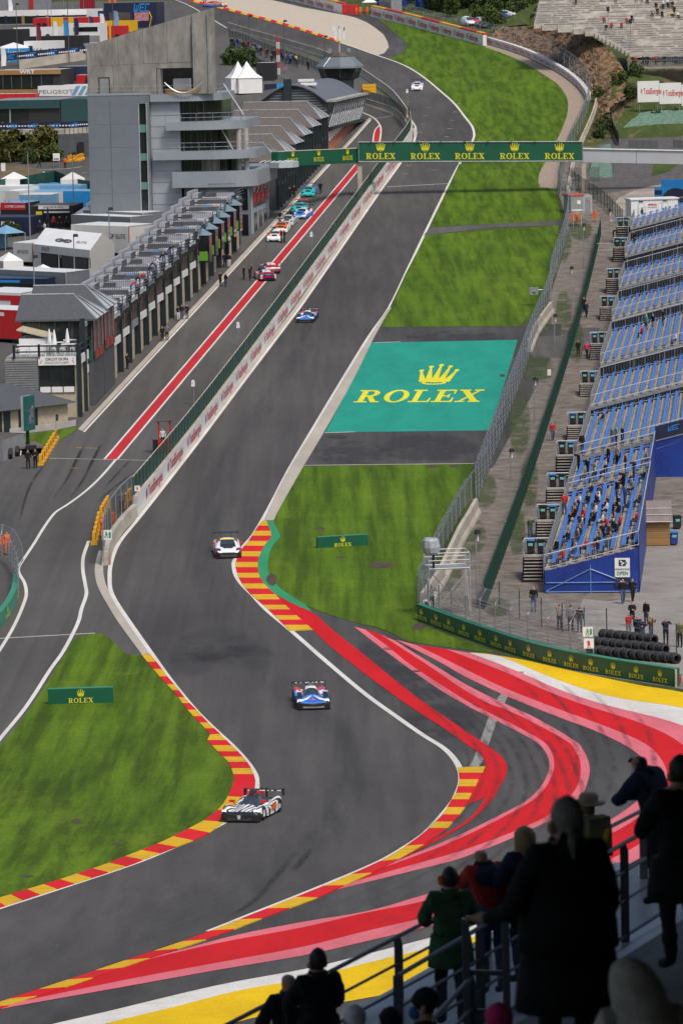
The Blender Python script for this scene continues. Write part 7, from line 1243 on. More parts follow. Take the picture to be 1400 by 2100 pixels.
# left edge: barrier bend with fence; more paddock units
catch_fence('short grey catch fence at the left edge behind the marshals', [(-30,1160),(5,1150),(22,1165),(36,1195),(38,1225)], 2.4,.3,2.6,.4,7); lb_ = [P(*q) for q in smooth([(40,1205),(36,1232),(22,1262),(-2,1290),(-40,1318)], 3)]
t = thing('lettered_barrier', 'green lettered barrier bending at the left edge below the marshals', 'barrier', lb_[0])
for i in range(len(lb_) - 1): MB().prism([lb_[i], lb_[i + 1], lb_[i + 1] + Vector((0,0,1)), lb_[i] + Vector((0,0,1))], (-.4,.1,0)).build('barrier_block', BGRN2, t, world=True)
for i in (3,7): dd = lb_[i] - lb_[i + 1]; rolex(t, lb_[i] + Vector((.03,-.03,.2)), dd, (0,0,1), .28,1.6)
for k, (x, y, c) in enumerate([(172,552, CREAM),(110,520, WHITE),(14,512, SKY),(180,470, WHITE),(198,452, CREAM),(90,596, WHITE),(186,604, GREY),(30,398, WHITE),(150,398, CREAM),(20,570, WHITE)]):
    p = P(x, y); s = 2.6 + .4 * (k % 3); t = thing('gazebo', 'small pale gazebo among the transporters, %s from the tower side' % ords[k], 'gazebo', p, k * .4, 'small gazebos in the paddock'); MB().add([(-s / 2,-s / 2,2.2),(s / 2,-s / 2,2.2),(s / 2, s / 2,2.2),(-s / 2, s / 2,2.2),(0,0,3.2)], [(0,1,4),(1,2,4),(2,3,4),(3,0,4)]).build('canopy', c, t); MB().prism([(-s / 2, s / 2,.1),(s / 2, s / 2,.1),(s / 2, s / 2,2.2),(-s / 2, s / 2,2.2)], (0,.04,0)).build('back_sheet', c, t)
    for q in ((-1,-1),(1,-1),(1,1),(-1,1)): MB().tube([(q[0] * s / 2, q[1] * s / 2,0),(q[0] * s / 2, q[1] * s / 2,2.2)], .04,4).build('leg', ALU, t)
# ------------------------------------------------------------------ racing cars
def carpaint(name, col, rough=.25): return M(name, col, rough, .08,3, spec=.5)
ZEB = bpy.data.materials.new('zebra_wrap'); ZEB.use_nodes = True; nt = ZEB.node_tree; wv = nt.nodes.new('ShaderNodeTexWave'); wv.inputs['Scale'].default_value = .85; wv.inputs['Distortion'].default_value = 5; wv.inputs['Detail'].default_value = 2; wv.inputs['Detail Scale'].default_value = 1.6; tc_ = nt.nodes.new('ShaderNodeTexCoord'); mp_ = nt.nodes.new('ShaderNodeMapping'); mp_.inputs['Rotation'].default_value = (0,0,.5); mp_.inputs['Scale'].default_value = (2.0,.8,1.2); nt.links.new(tc_.outputs['Object'], mp_.inputs[0]); nt.links.new(mp_.outputs[0], wv.inputs[0]); nt.links.new(ramp(nt, wv.outputs[0], .30,.36,(.012,.012,.016),(.72,.72,.73)), nt.nodes['Principled BSDF'].inputs['Base Color']); nt.nodes['Principled BSDF'].inputs['Roughness'].default_value = .35
CW, CB, CR, CK = carpaint('car_white', (.74,.74,.75)), carpaint('car_blue', (.03,.19,.72)), carpaint('car_red', (.60,.02,.03)), carpaint('car_carbon', (.014,.014,.016), .4); CO, CT_, CS_, CNV = carpaint('car_orange', (.72,.16,.01)), carpaint('car_teal', (.03,.46,.46)), carpaint('car_silver', (.48,.50,.53)), carpaint('car_navy', (.02,.035,.16)); CY = carpaint('car_yellow', (.75,.62,.02)); LAMP = M('headlamp', (.8,.8,.82), .2,.05,3, emit=1.2); TAIL = M('tail_lamp', (.5,.01,.01), .3,.1); WGL = M('windscreen', (.03,.04,.055), .08,.3,2, spec=.8)
TYR = M('race_tyre', (.016,.016,.017), .7,.2,4); RIM = M('race_rim', (.05,.05,.055), .35,.2,4, metal=.6)
tyr = MB(); prf = [(.24,-.15),(.31,-.165),(.345,-.13),(.35,0),(.345,.13),(.31,.165),(.24,.15)]; tyr.grid([[(h, r * math.cos(2*math.pi*j/18), r * math.sin(2*math.pi*j/18)) for j in range(18)] for r, h in prf], closed=True); tyr = tyr.mesh('tyre', TYR, True); rim = MB().lathe((0,0,0), [(.25,-.1),(.1,-.12),(.1,.12),(.25,.1)], 10, 'X'); [rim.box((.13 * s, 0,-.02),(.03,.05,.24)) for s in (-1,1)]; rim = rim.mesh('rim', RIM)
def pitch(t): s_ = (T(t.location.y + 2) - T(t.location.y - 2)) / 4; t.location.z = T(t.location.y) + .03; t.rotation_euler = (Matrix.Rotation(math.atan(s_), 4, 'X') @ Matrix.Rotation(t.rotation_euler.z, 4, 'Z')).to_euler(); return t
def wheels(t, xs, ys, sc=1.0):
    for y in ys:
        for x in (-xs, xs): o = use(tyr, 'wheel', t, (x, y, .35 * sc), 0,(sc, sc, sc)); r = use(rim, 'rim', o)
def loft(half, ncol):
    """body through half sections [(x, z)...] at stations y, mirrored; returns quads tagged (station, segment)"""
    vs = []; n = len(half[0][1])
    for y, sec in half:
        full = [(-x, z) for x, z in sec[::-1]] + list(sec[1:] if sec[0][0] == 0 else sec); vs.append([(x, y, z) for x, z in full])
    return vs
def body(t, half, pick, mats, glassfn, sub=True):
    rows = loft(half, 0); n = len(rows[0]); H = len(half[0][1]); B = MB(); Gm = MB(); 
    for i in range(len(rows) - 1):
        for j in range(n - 1):
            k = min(j, n - 2 - j); seg = H - 2 - k; q = [rows[i][j], rows[i][j + 1], rows[i + 1][j + 1], rows[i + 1][j]]
            if glassfn(i, seg): Gm.add(q, [(0,3,2,1)])
            else: B.add(q, [(0,3,2,1)], pick(i, seg, j < n // 2))
    B.add(rows[0], [tuple(range(n))], pick(0,99,0)); B.add(rows[-1], [tuple(range(n - 1,-1,-1))], pick(len(rows) - 2,99,0))
    gi = len(mats); o0 = len(B.f); B.add(Gm.v, Gm.f, gi); me = B.mesh('body', list(mats) + [WGL]); bm = bmesh.new(); bm.from_mesh(me); bmesh.ops.remove_doubles(bm, verts=bm.verts[:], dist=.001); bmesh.ops.recalc_face_normals(bm, faces=bm.faces[:]); bm.to_mesh(me); bm.free()
    o = bpy.data.objects.new('tmp', me); COL.objects.link(o); md = o.modifiers.new('sub', 'SUBSURF'); md.levels = md.render_levels = 2; bpy.context.view_layer.update(); full = bpy.data.meshes.new_from_object(o.evaluated_get(bpy.context.evaluated_depsgraph_get())); bpy.data.objects.remove(o)
    for nm, keep in (('body', False),('windscreen', True)):
        m2 = full.copy(); bm = bmesh.new(); bm.from_mesh(m2); bmesh.ops.delete(bm, geom=[f for f in bm.faces if (f.material_index == gi) != keep], context='FACES'); bm.to_mesh(m2); bm.free(); m2.polygons.foreach_set('use_smooth', [True] * len(m2.polygons)); m2.name = nm; use(m2, nm, t)
HYP = [(-2.5, [(0,.36),(.35,.36),(.55,.36),(.8,.40),(.92,.34),(.92,.12)]),(-2.3, [(0,.50),(.35,.49),(.55,.47),(.8,.60),(1.0,.45),(1.0,.1)]),(-1.55, [(0,.60),(.36,.56),(.56,.52),(.78,.84),(1.0,.70),(1.0,.2)]),(-1.0, [(0,.66),(.40,.60),(.56,.46),(.78,.74),(1.0,.60),(1.0,.12)]),(-.35, [(0,1.10),(.38,1.03),(.55,.44),(.78,.54),(.98,.5),(.98,.1)]),(.4, [(0,1.16),(.36,1.08),(.55,.46),(.8,.54),(.98,.5),(.98,.1)]),(1.1, [(0,1.02),(.24,.92),(.56,.54),(.78,.80),(1.0,.68),(1.0,.12)]),(1.75, [(0,.86),(.16,.76),(.54,.52),(.78,.88),(1.0,.74),(1.0,.25)]),(2.45, [(0,.62),(.14,.58),(.54,.5),(.78,.80),(.98,.66),(.98,.25)])]
def hypercar(label, p, rz, mats, pick, fin, wingm, extra=None):
    t = thing('prototype_car', label, 'racing car', p, rz, 'prototype racing cars'); body(t, HYP, pick, mats, lambda i, s: (i == 3 and s in (0,1)) or (i in (4,) and s == 1)); wheels(t, .86,(-1.5,1.55))
    MB().prism([(-1.0,-2.62,.06),(1.0,-2.62,.06),(1.0,-2.0,.06),(-1.0,-2.0,.06)], (0,0,.05)).build('splitter', CK, t); MB().prism([(-.62,-2.53,.1),(.62,-2.53,.1),(.62,-2.4,.34),(-.62,-2.4,.34)], (0,.1,0)).build('grille', CK, t)
    MB().prism([(-.03,.5,1.0),(-.03,2.2,.5),(-.03,2.2,.96),(-.03,1.2,1.10)], (.06,0,0)).build('fin', fin, t); MB().box((0,.25,1.08),(.34,.5,.16), 0,0,.7).build('air_intake', CK, t); MB().tube([(0,.1,1.1),(0,.1,1.35)], .02,4).build('aerial', CK, t)
    MB().prism([(-.98,2.2,.97),(.98,2.2,.97),(.98,2.5,1.0),(-.98,2.5,1.0)], (0,0,.04)).build('wing', wingm, t); decal(t, 'sponsor_marks', [rc(x, 0, x + w, .05) for x, w in ((-.8,.1),(-.5,.06),(-.2,.3),(.2,.08),(.4,.12),(.7,.22))], (0,2.19,.962),(1,0,0),(0,0,1), CW, .01, False)
    for s in (-1,1):
        MB().box((s * .98,2.35,.72),(.03,.46,.36)).build('end_plate', wingm, t); MB().box((s * .12,2.4,.5),(.04,.3,.6)).build('wing_strut', CK, t); MB().prism([(s * .70,-2.36,.46),(s * .92,-2.28,.44),(s * .92,-2.26,.54),(s * .70,-2.34,.57)], (0,.06,.02)).build('headlamp', LAMP, t); MB().box((s * .80,-.85,.78),(.28,.1,.12)).build('mirror', fin, t); MB().tube([(s * .6,-.8,.62),(s * .78,-.85,.82)], .02,4).build('mirror_stalk', CK, t); MB().prism([(s * .62,-2.0,.64),(s * .9,-2.0,.64),(s * .9,-1.1,.86),(s * .62,-1.1,.86)], (0,0,.012)).build('arch_vent', CK, t) if extra else None
    return pitch(t)
t = hypercar('zebra striped white and black prototype car on the near infield kerb', P(503,1688) + Vector((.3,2.4,.02)), -.24, [ZEB, CK, CR], lambda i, s, l: 1 if (s <= 1 and i >= 3) or (s == 99) or (i == 0) else 0, CR, CK); decal(t, 'number_panel', [rc(-.5,.2,.3,.55)], (1.02,.5,.1),(0,1,0),(0,0,1), CO, .01, False); decal(t, 'shield', [[(-.08,.3),(.08,.3),(.08,.15),(0,.08),(-.08,.15)]], (0,-2.53,.05),(1,0,0),(0,0,1), CS_, .02, False); [MB().prism([(x, -.3,1.03),(x + .05,-.3,1.03),(x + .05,.5,1.12),(x, .5,1.12)], (0,0,.012)).build('red_stripe', CR, t) for x in (-.2,.15)]
bpick = lambda i, s, l: (1 if s == 99 or (i == 0 and s > 2) or s == 4 else 2 if i in (6,7) and s >= 2 and s < 4 else 3 if (s == 0 and i >= 3) or (s <= 1 and i >= 4) or (s == 2 and i in (5,6)) else 0)
for lb, p, rz in (('blue white and red prototype car in the middle of the bend', P(634,1457) + Vector((.1,2.5,.02)), .065),('small blue white and red prototype car on the straight by the pit wall', P(627,662) + Vector((.2,2.5,.02)), -.11)):
    t = hypercar(lb, p, rz, [CB, CK, CR, CW], bpick, CW, CK, True); [MB().prism([(s * .95,-2.28,.46),(s * .45,-2.05,.60),(s * .12,-1.35,.66),(s * .04,-1.35,.67),(s * .3,-2.2,.57),(s * .95,-2.36,.42)], (0,0,.03)).build('white_flash', CW, t) for s in (-1,1)]; decal(t, 'number_panel', [rc(-.2,0,.2,.13)], (0,-2.35,.50),(1,0,0),(0,.8,.25), CR, .05, False); decal(t, 'number', sx(fontp('35', .01), .1),(0,-2.34,.52),(1,0,0),(0,.8,.25), CW, .07, False)
GTS = [(-2.3, [(0,.44),(.5,.44),(.78,.40),(.84,.3),(.84,.12)]),(-2.12, [(0,.60),(.6,.60),(.88,.56),(.96,.4),(.96,.1)]),(-1.45, [(0,.74),(.62,.76),(.88,.80),(1.0,.6),(1.0,.25)]),(-.8, [(0,.84),(.66,.83),(.9,.80),(.98,.6),(.98,.12)]),(-.1, [(0,1.19),(.52,1.16),(.82,.84),(.97,.6),(.97,.12)]),(.7, [(0,1.22),(.50,1.18),(.82,.88),(.98,.6),(.98,.12)]),(1.4, [(0,1.06),(.52,1.02),(.88,.92),(1.02,.7),(1.02,.25)]),(2.0, [(0,.90),(.6,.90),(.9,.88),(1.0,.7),(1.0,.25)]),(2.3, [(0,.84),(.6,.84),(.86,.82),(.96,.6),(.96,.3)])]
def gtcar(label, p, rz, mats, pick, wingm, lampm=LAMP, group='grand touring cars parked in the pit lane', stripe=None, door=False):
    t = thing('touring_race_car', label, 'racing car', p, rz, group); body(t, GTS, pick, mats, lambda i, s: (i == 3 and s == 0) or (i in (4,5) and s == 1) or (i == 5 and s == 0 and False)); wheels(t, .84,(-1.42,1.42), .96)
    MB().prism([(-.96,-2.42,.06),(.96,-2.42,.06),(.96,-1.9,.06),(-.96,-1.9,.06)], (0,0,.05)).build('splitter', CK, t); MB().prism([(-.6,-2.33,.13),(.6,-2.33,.13),(.6,-2.26,.34),(-.6,-2.26,.34)], (0,.1,0)).build('grille', CK, t); MB().prism([(-.35,-1.75,.735),(.35,-1.75,.735),(.35,-1.2,.81),(-.35,-1.2,.81)], (0,0,.02)).build('bonnet_vent', CK, t)
    MB().prism([(-.92,2.15,1.30),(.92,2.15,1.30),(.92,2.5,1.34),(-.92,2.5,1.34)], (0,0,.03)).build('wing', wingm, t); MB().box((0,2.32,.42),(1.5,.06,.16)).build('tail_lamp_bar', TAIL, t); MB().box((0,2.25,.12),(1.7,.2,.2)).build('diffuser', CK, t)
    for s in (-1,1):
        MB().box((s * .92,2.32,1.2),(.02,.38,.2)).build('end_plate', wingm, t); MB().box((s * .4,2.3,.82),(.03,.2,.5)).build('wing_strut', CK, t); MB().prism([(s * .56,-2.16,.56),(s * .86,-2.02,.60),(s * .84,-1.8,.70),(s * .62,-1.9,.69)], (0,-.03,.03)).build('headlamp', lampm, t); MB().box((s * 1.02,-.55,.86),(.2,.12,.13)).build('mirror', mats[1 if len(mats) > 1 else 0], t)
    if stripe: MB().prism([(-.54,-.22,1.125),(.54,-.22,1.125),(.53,-.1,1.185),(-.53,-.1,1.185)], (0,-.02,.025)).build('sun_strip', stripe, t)
    pitch(t)
    if door: MB().prism([(.99,-.6,.3),(1.5,-1.1,.45),(1.5,-1.1,.95),(.99,-.6,.85)], (.03,.03,0)).build('open_door', mats[0], t)
    return t
ALLW = lambda i, s, l: 0
gtcar('white grey touring car with red trim and yellow screen strip at the kerb', P(469,1146) + Vector((-.15,2.3,.02)), .065, [CW, CR, CK], lambda i, s, l: 2 if s == 99 or (i == 0 and s > 1) else 1 if (i == 1 and s >= 2) or (i == 4 and s == 0 and False) else 2 if i == 2 and s == 0 else 0, CK, WGL, 'touring cars on track', CY); gtcar('white touring car with blue and red marks coming out of the hairpin', P(856,186) + Vector((0,2.3,.02)), -.06, [CW, CB, CR], lambda i, s, l: 1 if (i < 2 and s == 1 and l) else 2 if (i < 2 and s == 1) else 0, CK, LAMP, 'touring cars on track'); gtcar('orange and blue touring car half hidden at the top of the hairpin', P(441,15) + Vector((0,2.3,.02)), 1.2, [CO, CB], lambda i, s, l: 1 if s == 3 else 0, CO, LAMP, 'touring cars on track')
for lb, x, y, rz, ms, pk, wg, dr in [('teal touring car with blue sides, farthest in the pit lane', 630,404,-.08, [CT_, CB], lambda i, s, l: 1 if s >= 2 and i > 2 else 0, CNV, False),('teal touring car with red wing behind the white and blue one', 611,438,-.1, [CT_, CR], lambda i, s, l: 0, CR, False),('white and blue touring car beside the silver one in pit lane', 617,449,-.25, [CW, CB, CR], lambda i, s, l: 1 if s in (3,) or (i < 3 and s == 0) else 2 if (i > 5 and s == 2) else 0, CK, False),('plain white touring car with its door open in pit lane', 587,464,-.12, [CS_, CS_], ALLW, CK, True),('orange and white touring car, farther of the pair', 574,478,-.1, [CO, CW], lambda i, s, l: 1 if (s >= 2 and i < 6) or i in (0,) else 0, CK, False),('white car with orange bonnet, nearer of the orange pair', 561,496,-.1, [CW, CO], lambda i, s, l: 1 if (i in (1,2,3) and s == 1) or (i > 3 and s == 2) else 0, CK, False),('red white and blue touring car seen from behind, farther one', 549,562, math.pi + .22, [CW, CR, CB], lambda i, s, l: 1 if i >= 6 and s < 2 else 2 if s >= 2 and i in (3,4,5) else 1 if s == 3 else 0, CR, False),('red white and blue touring car seen from behind, nearest in pit lane', 539,577, math.pi + .22, [CW, CR, CNV], lambda i, s, l: 2 if (s == 99 or (i >= 7 and s < 2)) else 1 if i == 6 or (s >= 2 and i in (5,2)) else 0, CNV, False)]: gtcar(lb, P(x, y) + Vector((.25,2.2,.02)) if rz < 2 else P(x, y) + Vector((.2,2.3,.02)), rz, ms, pk, wg, LAMP if 'white car' in lb else WGL, door=dr)
# parked road vehicles far behind the fence
def roadcar(label, p, rz, m, van=False):
    t = thing('parked_van' if van else 'parked_car', label, 'van' if van else 'car', p, rz, 'vehicles parked behind the far fence'); z = 1.25 if van else 1.0
    secs = [(-2.2, [(0,.75),(.6,.75),(.8,.7),(.85,.3)]),(-1.3, [(0,1.0),(.7,1.0),(.86,.9),(.88,.3)]),(-.6, [(0,1.5 * z),(.62,1.45 * z),(.86,.95),(.88,.3)]),(1.6, [(0,1.55 * z),(.62,1.5 * z),(.86,.95),(.88,.3)]),(2.1, [(0,1.1 if not van else 1.85),(.66,1.05 if not van else 1.8),(.84,.9),(.86,.35)])]
    body(t, secs, lambda i, s, l: 0, [m], lambda i, s: (i == 1 and s == 0) or (i == 2 and s == 1 and not van)); wheels(t, .78,(-1.4,1.4), .9); MB().box((0,-2.2,.35),(1.5,.1,.15)).build('bumper', CK, t)
for k, (lb, x, y, rz, m, v) in enumerate([('white van parked behind the far fence', 960,53,.3, CW, True),('red car just right of the white van', 970,51,.3, CR, False),('silver car parked right of the red car', 987,50,.5, CS_, False),('black car parked in front of the silver car', 990,58,.2, CK, False),('dark grey car on the slope at the far right of the car park', 1026,40,1.2, CNV, False),('grey car behind the slope car at the far car park', 1040,36,1.3, CS_, False)]): roadcar(lb, P(x, y) + Vector((0,2,0)), rz, m, v)
# ------------------------------------------------------------------ people
SKINM = M('skin', (.42,.23,.15), .6,.1,6); HAIRS = [M('hair_' + n, c, .6,.25,12) for n, c in (('dark', (.018,.013,.010)),('brown', (.07,.04,.022)),('grey', (.22,.20,.19)),('blond', (.28,.17,.07)),('red_cap', (.5,.03,.03)),('white_cap', (.65,.65,.65)),('navy_cap', (.02,.03,.09)))]
def CL(n, c): return M('cloth_' + n, c, .85,.3,7, spec=.2, bump=.6)
CLO = {n: CL(n, c) for n, c in dict(black=(.014,.014,.017), navy=(.018,.024,.05), grey=(.16,.16,.17), red=(.42,.03,.03), orange=(.80,.13,.015), white=(.55,.55,.56), green=(.04,.10,.05), brown=(.20,.10,.03), blue=(.04,.12,.34), jeans=(.05,.085,.17), tan=(.30,.23,.15), pink=(.5,.03,.13), olive=(.12,.12,.05), teal=(.08,.30,.26), dgrey=(.05,.05,.055), yellow=(.6,.4,.03)).items()}
BASE = {'hip': (0,0,.96), 'belly': (0,0,1.12), 'chest': (0,0,1.32), 'neck': (0,0,1.50), 'head': (0,-.02,1.62), 'crown': (0,-.01,1.71)}
for s, n in ((-1, 'L'),(1, 'R')): BASE.update({'sh' + n: (s * .19,0,1.43), 'el' + n: (s * .25,.03,1.16), 'wr' + n: (s * .24,-.06,.92), 'ha' + n: (s * .24,-.09,.83), 'hp' + n: (s * .10,0,.90), 'kn' + n: (s * .11,-.02,.50), 'an' + n: (s * .11,.02,.09), 'to' + n: (s * .12,-.15,.04)})
RAD = {'hip': (.16,.12), 'belly': (.155,.115), 'chest': (.18,.125), 'neck': (.062,.062), 'head': (.082,.105), 'crown': (.07,.085), 'sh': (.085,.085), 'el': (.058,.058), 'wr': (.040,.040), 'ha': (.042,.03), 'hp': (.105,.11), 'kn': (.072,.075), 'an': (.05,.055), 'to': (.045,.04)}
BONES = [('hip', 'belly', 2),('belly', 'chest', 2),('chest', 'neck', 2),('neck', 'head', 0),('head', 'crown', 0)] + [x for n in 'LR' for x in (('chest', 'sh' + n, 2),('sh' + n, 'el' + n, 2),('el' + n, 'wr' + n, 2),('wr' + n, 'ha' + n, 0),('hip', 'hp' + n, 3),('hp' + n, 'kn' + n, 3),('kn' + n, 'an' + n, 3),('an' + n, 'to' + n, 4))]
POSES = {'stand': {}, 'fold': {'elL': (-.26,-.02,1.17), 'wrL': (-.05,-.20,1.18), 'haL': (.04,-.2,1.2), 'elR': (.26,-.02,1.17), 'wrR': (.06,-.19,1.14), 'haR': (-.04,-.2,1.15)}, 'photo': {'elL': (-.30,-.20,1.33), 'wrL': (-.12,-.32,1.55), 'haL': (-.06,-.33,1.60), 'elR': (.30,-.20,1.33), 'wrR': (.12,-.32,1.55), 'haR': (.06,-.33,1.60)},
 'walk': {'knL': (-.10,-.20,.53), 'anL': (-.10,-.22,.11), 'toL': (-.10,-.38,.08), 'knR': (.10,.05,.50), 'anR': (.10,.30,.15), 'toR': (.10,.18,.04), 'wrL': (-.24,.12,.92), 'haL': (-.24,.14,.84), 'wrR': (.24,-.18,.95), 'haR': (.24,-.22,.88)},
 'sit': {k: (x, y + (0 if z > .85 else 0), z - .48) for k, (x, y, z) in BASE.items()} | {'knL': (-.13,-.42,.50), 'anL': (-.13,-.44,.09), 'toL': (-.13,-.60,.04), 'knR': (.13,-.42,.50), 'anR': (.13,-.44,.09), 'toR': (.13,-.60,.04), 'hpL': (-.11,-.06,.45), 'hpR': (.11,-.06,.45), 'elL': (-.25,-.08,.70), 'wrL': (-.12,-.32,.58), 'haL': (-.06,-.38,.58), 'elR': (.25,-.08,.70), 'wrR': (.12,-.32,.58), 'haR': (.06,-.38,.58)},
 'lean': {'belly': (0,-.10,1.10), 'chest': (0,-.26,1.24), 'neck': (0,-.38,1.37), 'head': (0,-.45,1.47), 'crown': (0,-.46,1.56), 'shL': (-.19,-.30,1.33), 'shR': (.19,-.30,1.33), 'elL': (-.26,-.48,1.14), 'wrL': (-.10,-.62,1.13), 'haL': (-.02,-.64,1.13), 'elR': (.26,-.48,1.14), 'wrR': (.10,-.62,1.15), 'haR': (.02,-.64,1.16)},
 'bend': {'hip': (0,.1,.90), 'belly': (0,-.06,.98), 'chest': (0,-.28,1.02), 'neck': (0,-.46,1.0), 'head': (0,-.56,.97), 'crown': (0,-.64,.96), 'shL': (-.19,-.36,1.02), 'shR': (.19,-.36,1.02), 'elL': (-.22,-.42,.76), 'wrL': (-.18,-.45,.5), 'haL': (-.16,-.46,.42), 'elR': (.22,-.42,.76), 'wrR': (.18,-.45,.5), 'haR': (.16,-.46,.42)}}
def bodymesh(pose, sub=1, fingers=False, bulk=1.0):
    """one continuous skinned body; slots: skin, hair, top, trousers, shoes"""
    J = dict(BASE); J.update(pose); names = list(J); idx = {n: i for i, n in enumerate(names)}; vs = [J[n] for n in names]; ed = [(idx[a], idx[b]) for a, b, r in BONES]; rr = []
    for n in names:
        a, b = RAD.get(n) or RAD[n[:2]]; k = bulk if n[:2] in ('hi', 'be', 'ch', 'sh', 'el') else 1.0; rr.append((a * k, b * k))
    seg = [(Vector(J[a]), Vector(J[b]), r) for a, b, r in BONES]
    if fingers:
        for n in 'LR':
            h, w = Vector(J['ha' + n]), Vector(J['wr' + n]); d = (h - w).normalized(); sd_ = d.cross(Vector((0,0,1)));  sd_ = Vector((1,0,0)) if sd_.length < .1 else sd_.normalized()
            for f, (o, L_) in enumerate(((-.035,.075),(-.012,.09),(.012,.085),(.034,.065),(.06,.05))):
                st = h + sd_ * o * .8 - (d * .03 if f == 4 else d * 0); m1 = st + d * L_ * .5 + sd_ * (o * .3 if f < 4 else .02); m2 = m1 + d * L_ * .35 + Vector((0,0,-.02)); i0 = len(vs); vs += [tuple(st), tuple(m1), tuple(m2)]; rr += [(.011,.011),(.010,.010),(.008,.008)]; ed += [(idx['ha' + n], i0),(i0, i0 + 1),(i0 + 1, i0 + 2)]; seg.append((st, m2,0))
    me = bpy.data.meshes.new('b'); me.from_pydata(vs, ed, []); o = bpy.data.objects.new('b', me); COL.objects.link(o); o.modifiers.new('k', 'SKIN').use_smooth_shade = True
    for i, sv_ in enumerate(me.skin_vertices[0].data): sv_.radius = rr[i]; sv_.use_root = (i == 0)
    sm_ = o.modifiers.new('s', 'SUBSURF'); sm_.levels = sub; sm_.render_levels = sub; bpy.context.view_layer.update(); out = bpy.data.meshes.new_from_object(o.evaluated_get(bpy.context.evaluated_depsgraph_get())); bpy.data.objects.remove(o); hd, cn, nk = Vector(J['head']), Vector(J['crown']), Vector(J['neck'])
    for k in range(5): out.materials.append(None)
    up = (cn - nk).normalized(); reg = []
    for p in out.polygons:
        c = p.center; best = (9,2)
        for a, b, r in seg:
            d = b - a; t = max(0, min(1,(c - a).dot(d) / max(1e-9, d.dot(d)))); q = (c - a - d * t).length
            if q < best[0]: best = (q, r)
        r = best[1]
        if r == 0 and (c - hd).length < .22:
            h = (c - hd).dot(up); f = c.y - hd.y
            if h > .07 or (f > .02 and h > -.05): r = 1
        reg.append(r)
    out.polygons.foreach_set('material_index', reg); out.polygons.foreach_set('use_smooth', [True] * len(reg)); return out
PM = {k: bodymesh(v, 1) for k, v in POSES.items()}
def person(label, p, rz, pose, top, leg, hair=0, group=None, sc=1.0, mesh=None):
    o = bpy.data.objects.new('person', mesh or PM[pose]); COL.objects.link(o); o.location = p; o.rotation_euler = (0,0, rz); o.scale = (sc,) * 3
    for i, m in enumerate((SKINM, HAIRS[hair], CLO[top], CLO[leg], CLO['black'])): o.material_slots[i].link = 'OBJECT'; o.material_slots[i].material = m
    return tag(o, label, 'person', group)
R_ = random.Random(42); TENS = ['twelfth', 'thirteenth', 'fourteenth', 'fifteenth', 'sixteenth', 'seventeenth', 'eighteenth', 'nineteenth', 'twentieth', 'twenty-first', 'twenty-second', 'twenty-third', 'twenty-fourth', 'twenty-fifth', 'twenty-sixth', 'twenty-seventh', 'twenty-eighth']; ordn = lambda n: (ords + TENS)[n]
def folk(group, items, where=P):
    for (x, y, pose, top, leg, hair, rz, lb) in items: person('person %s' % lb, where(x, y), rz, pose, top, leg, hair, group, R_.uniform(.96,1.04))
folk('people in the pit lane', [(452,587, 'fold', 'black', 'black', 1,.8, 'in black by the pit kerb, left of the pair'),(463,588, 'stand', 'black', 'jeans', 0,-.8, 'in black top and jeans by the pit kerb'),(500,573, 'fold', 'black', 'black', 0,1.2, 'in black arms folded behind the rear facing cars'),(512,575, 'stand', 'black', 'black', 1,1.8, 'in black touching the rear facing car'),(515,570, 'fold', 'black', 'dgrey', 0,1.5, 'in black hidden behind the crew at the rear facing cars'),(470,548, 'stand', 'black', 'white', 1,.2, 'in white trousers at the garage front'),(461,548, 'stand', 'black', 'black', 0,.2, 'in black left of the white trousers'),(366,657, 'fold', 'black', 'white', 0,.5, 'in black and white suit left of the trio'),(373,655, 'stand', 'black', 'jeans', 1,.3, 'in jeans in the trio at the garages'),(384,654, 'fold', 'black', 'dgrey', 1,-.4, 'in black right of the trio at the garages'),(333,700, 'stand', 'black', 'black', 0,.5, 'in black by the garages, left of the grey hoodie'),(343,698, 'stand', 'grey', 'black', 0,-.3, 'in grey hoodie by the garages'),(261,757, 'fold', 'black', 'black', 0,.9, 'in black alone at a near garage'),(187,829, 'stand', 'black', 'jeans', 0,1.2, 'in black and jeans at the pavilion corner'),(594,409, 'stand', 'black', 'black', 2,.4, 'in black with papers at the far garages'),(603,405, 'stand', 'black', 'black', 0,.2, 'in black beside the far teal car'),(657,397, 'walk', 'black', 'black', 0,3.0, 'in black walking up the pit lane past the teal car'),(577,498, 'stand', 'black', 'black', 0,-1.2, 'in black beside the nearer orange car'),(583,498, 'stand', 'black', 'black', 1,-1.2, 'in black right of the nearer orange car'),(573,452, 'bend', 'black', 'black', 0,1.0, 'in black at the left door of the white car'),(598,449, 'bend', 'black', 'black', 1,-1.0, 'in black at the open door of the white car'),(616,428, 'bend', 'black', 'black', 1,-1.0, 'in black leaning into the teal car')])
folk('people at the pit exit', [(58,962, 'stand', 'black', 'black', 0,.2, 'in black uniform left of the pair by the screen trailer'),(73,960, 'fold', 'black', 'black', 6,-.2, 'in black uniform with cap beside the yellow barriers'),(15,1138, 'stand', 'orange', 'orange', 6,.4, 'in orange overalls at the left edge, right one'),(1,1140, 'stand', 'orange', 'orange', 6,.4, 'in orange overalls at the left edge, left one'),(210,1102, 'fold', 'orange', 'orange', 6,.3, 'in orange overalls between the yellow barriers'),(233,1088, 'stand', 'orange', 'orange', 6,.5, 'in orange overalls behind the mesh fence'),(250,1052, 'photo', 'grey', 'black', 0,.3, 'in grey vest behind the mesh fence'),(334,918, 'stand', 'white', 'black', 5,.2, 'in white top and helmet on the red marshal stand')])
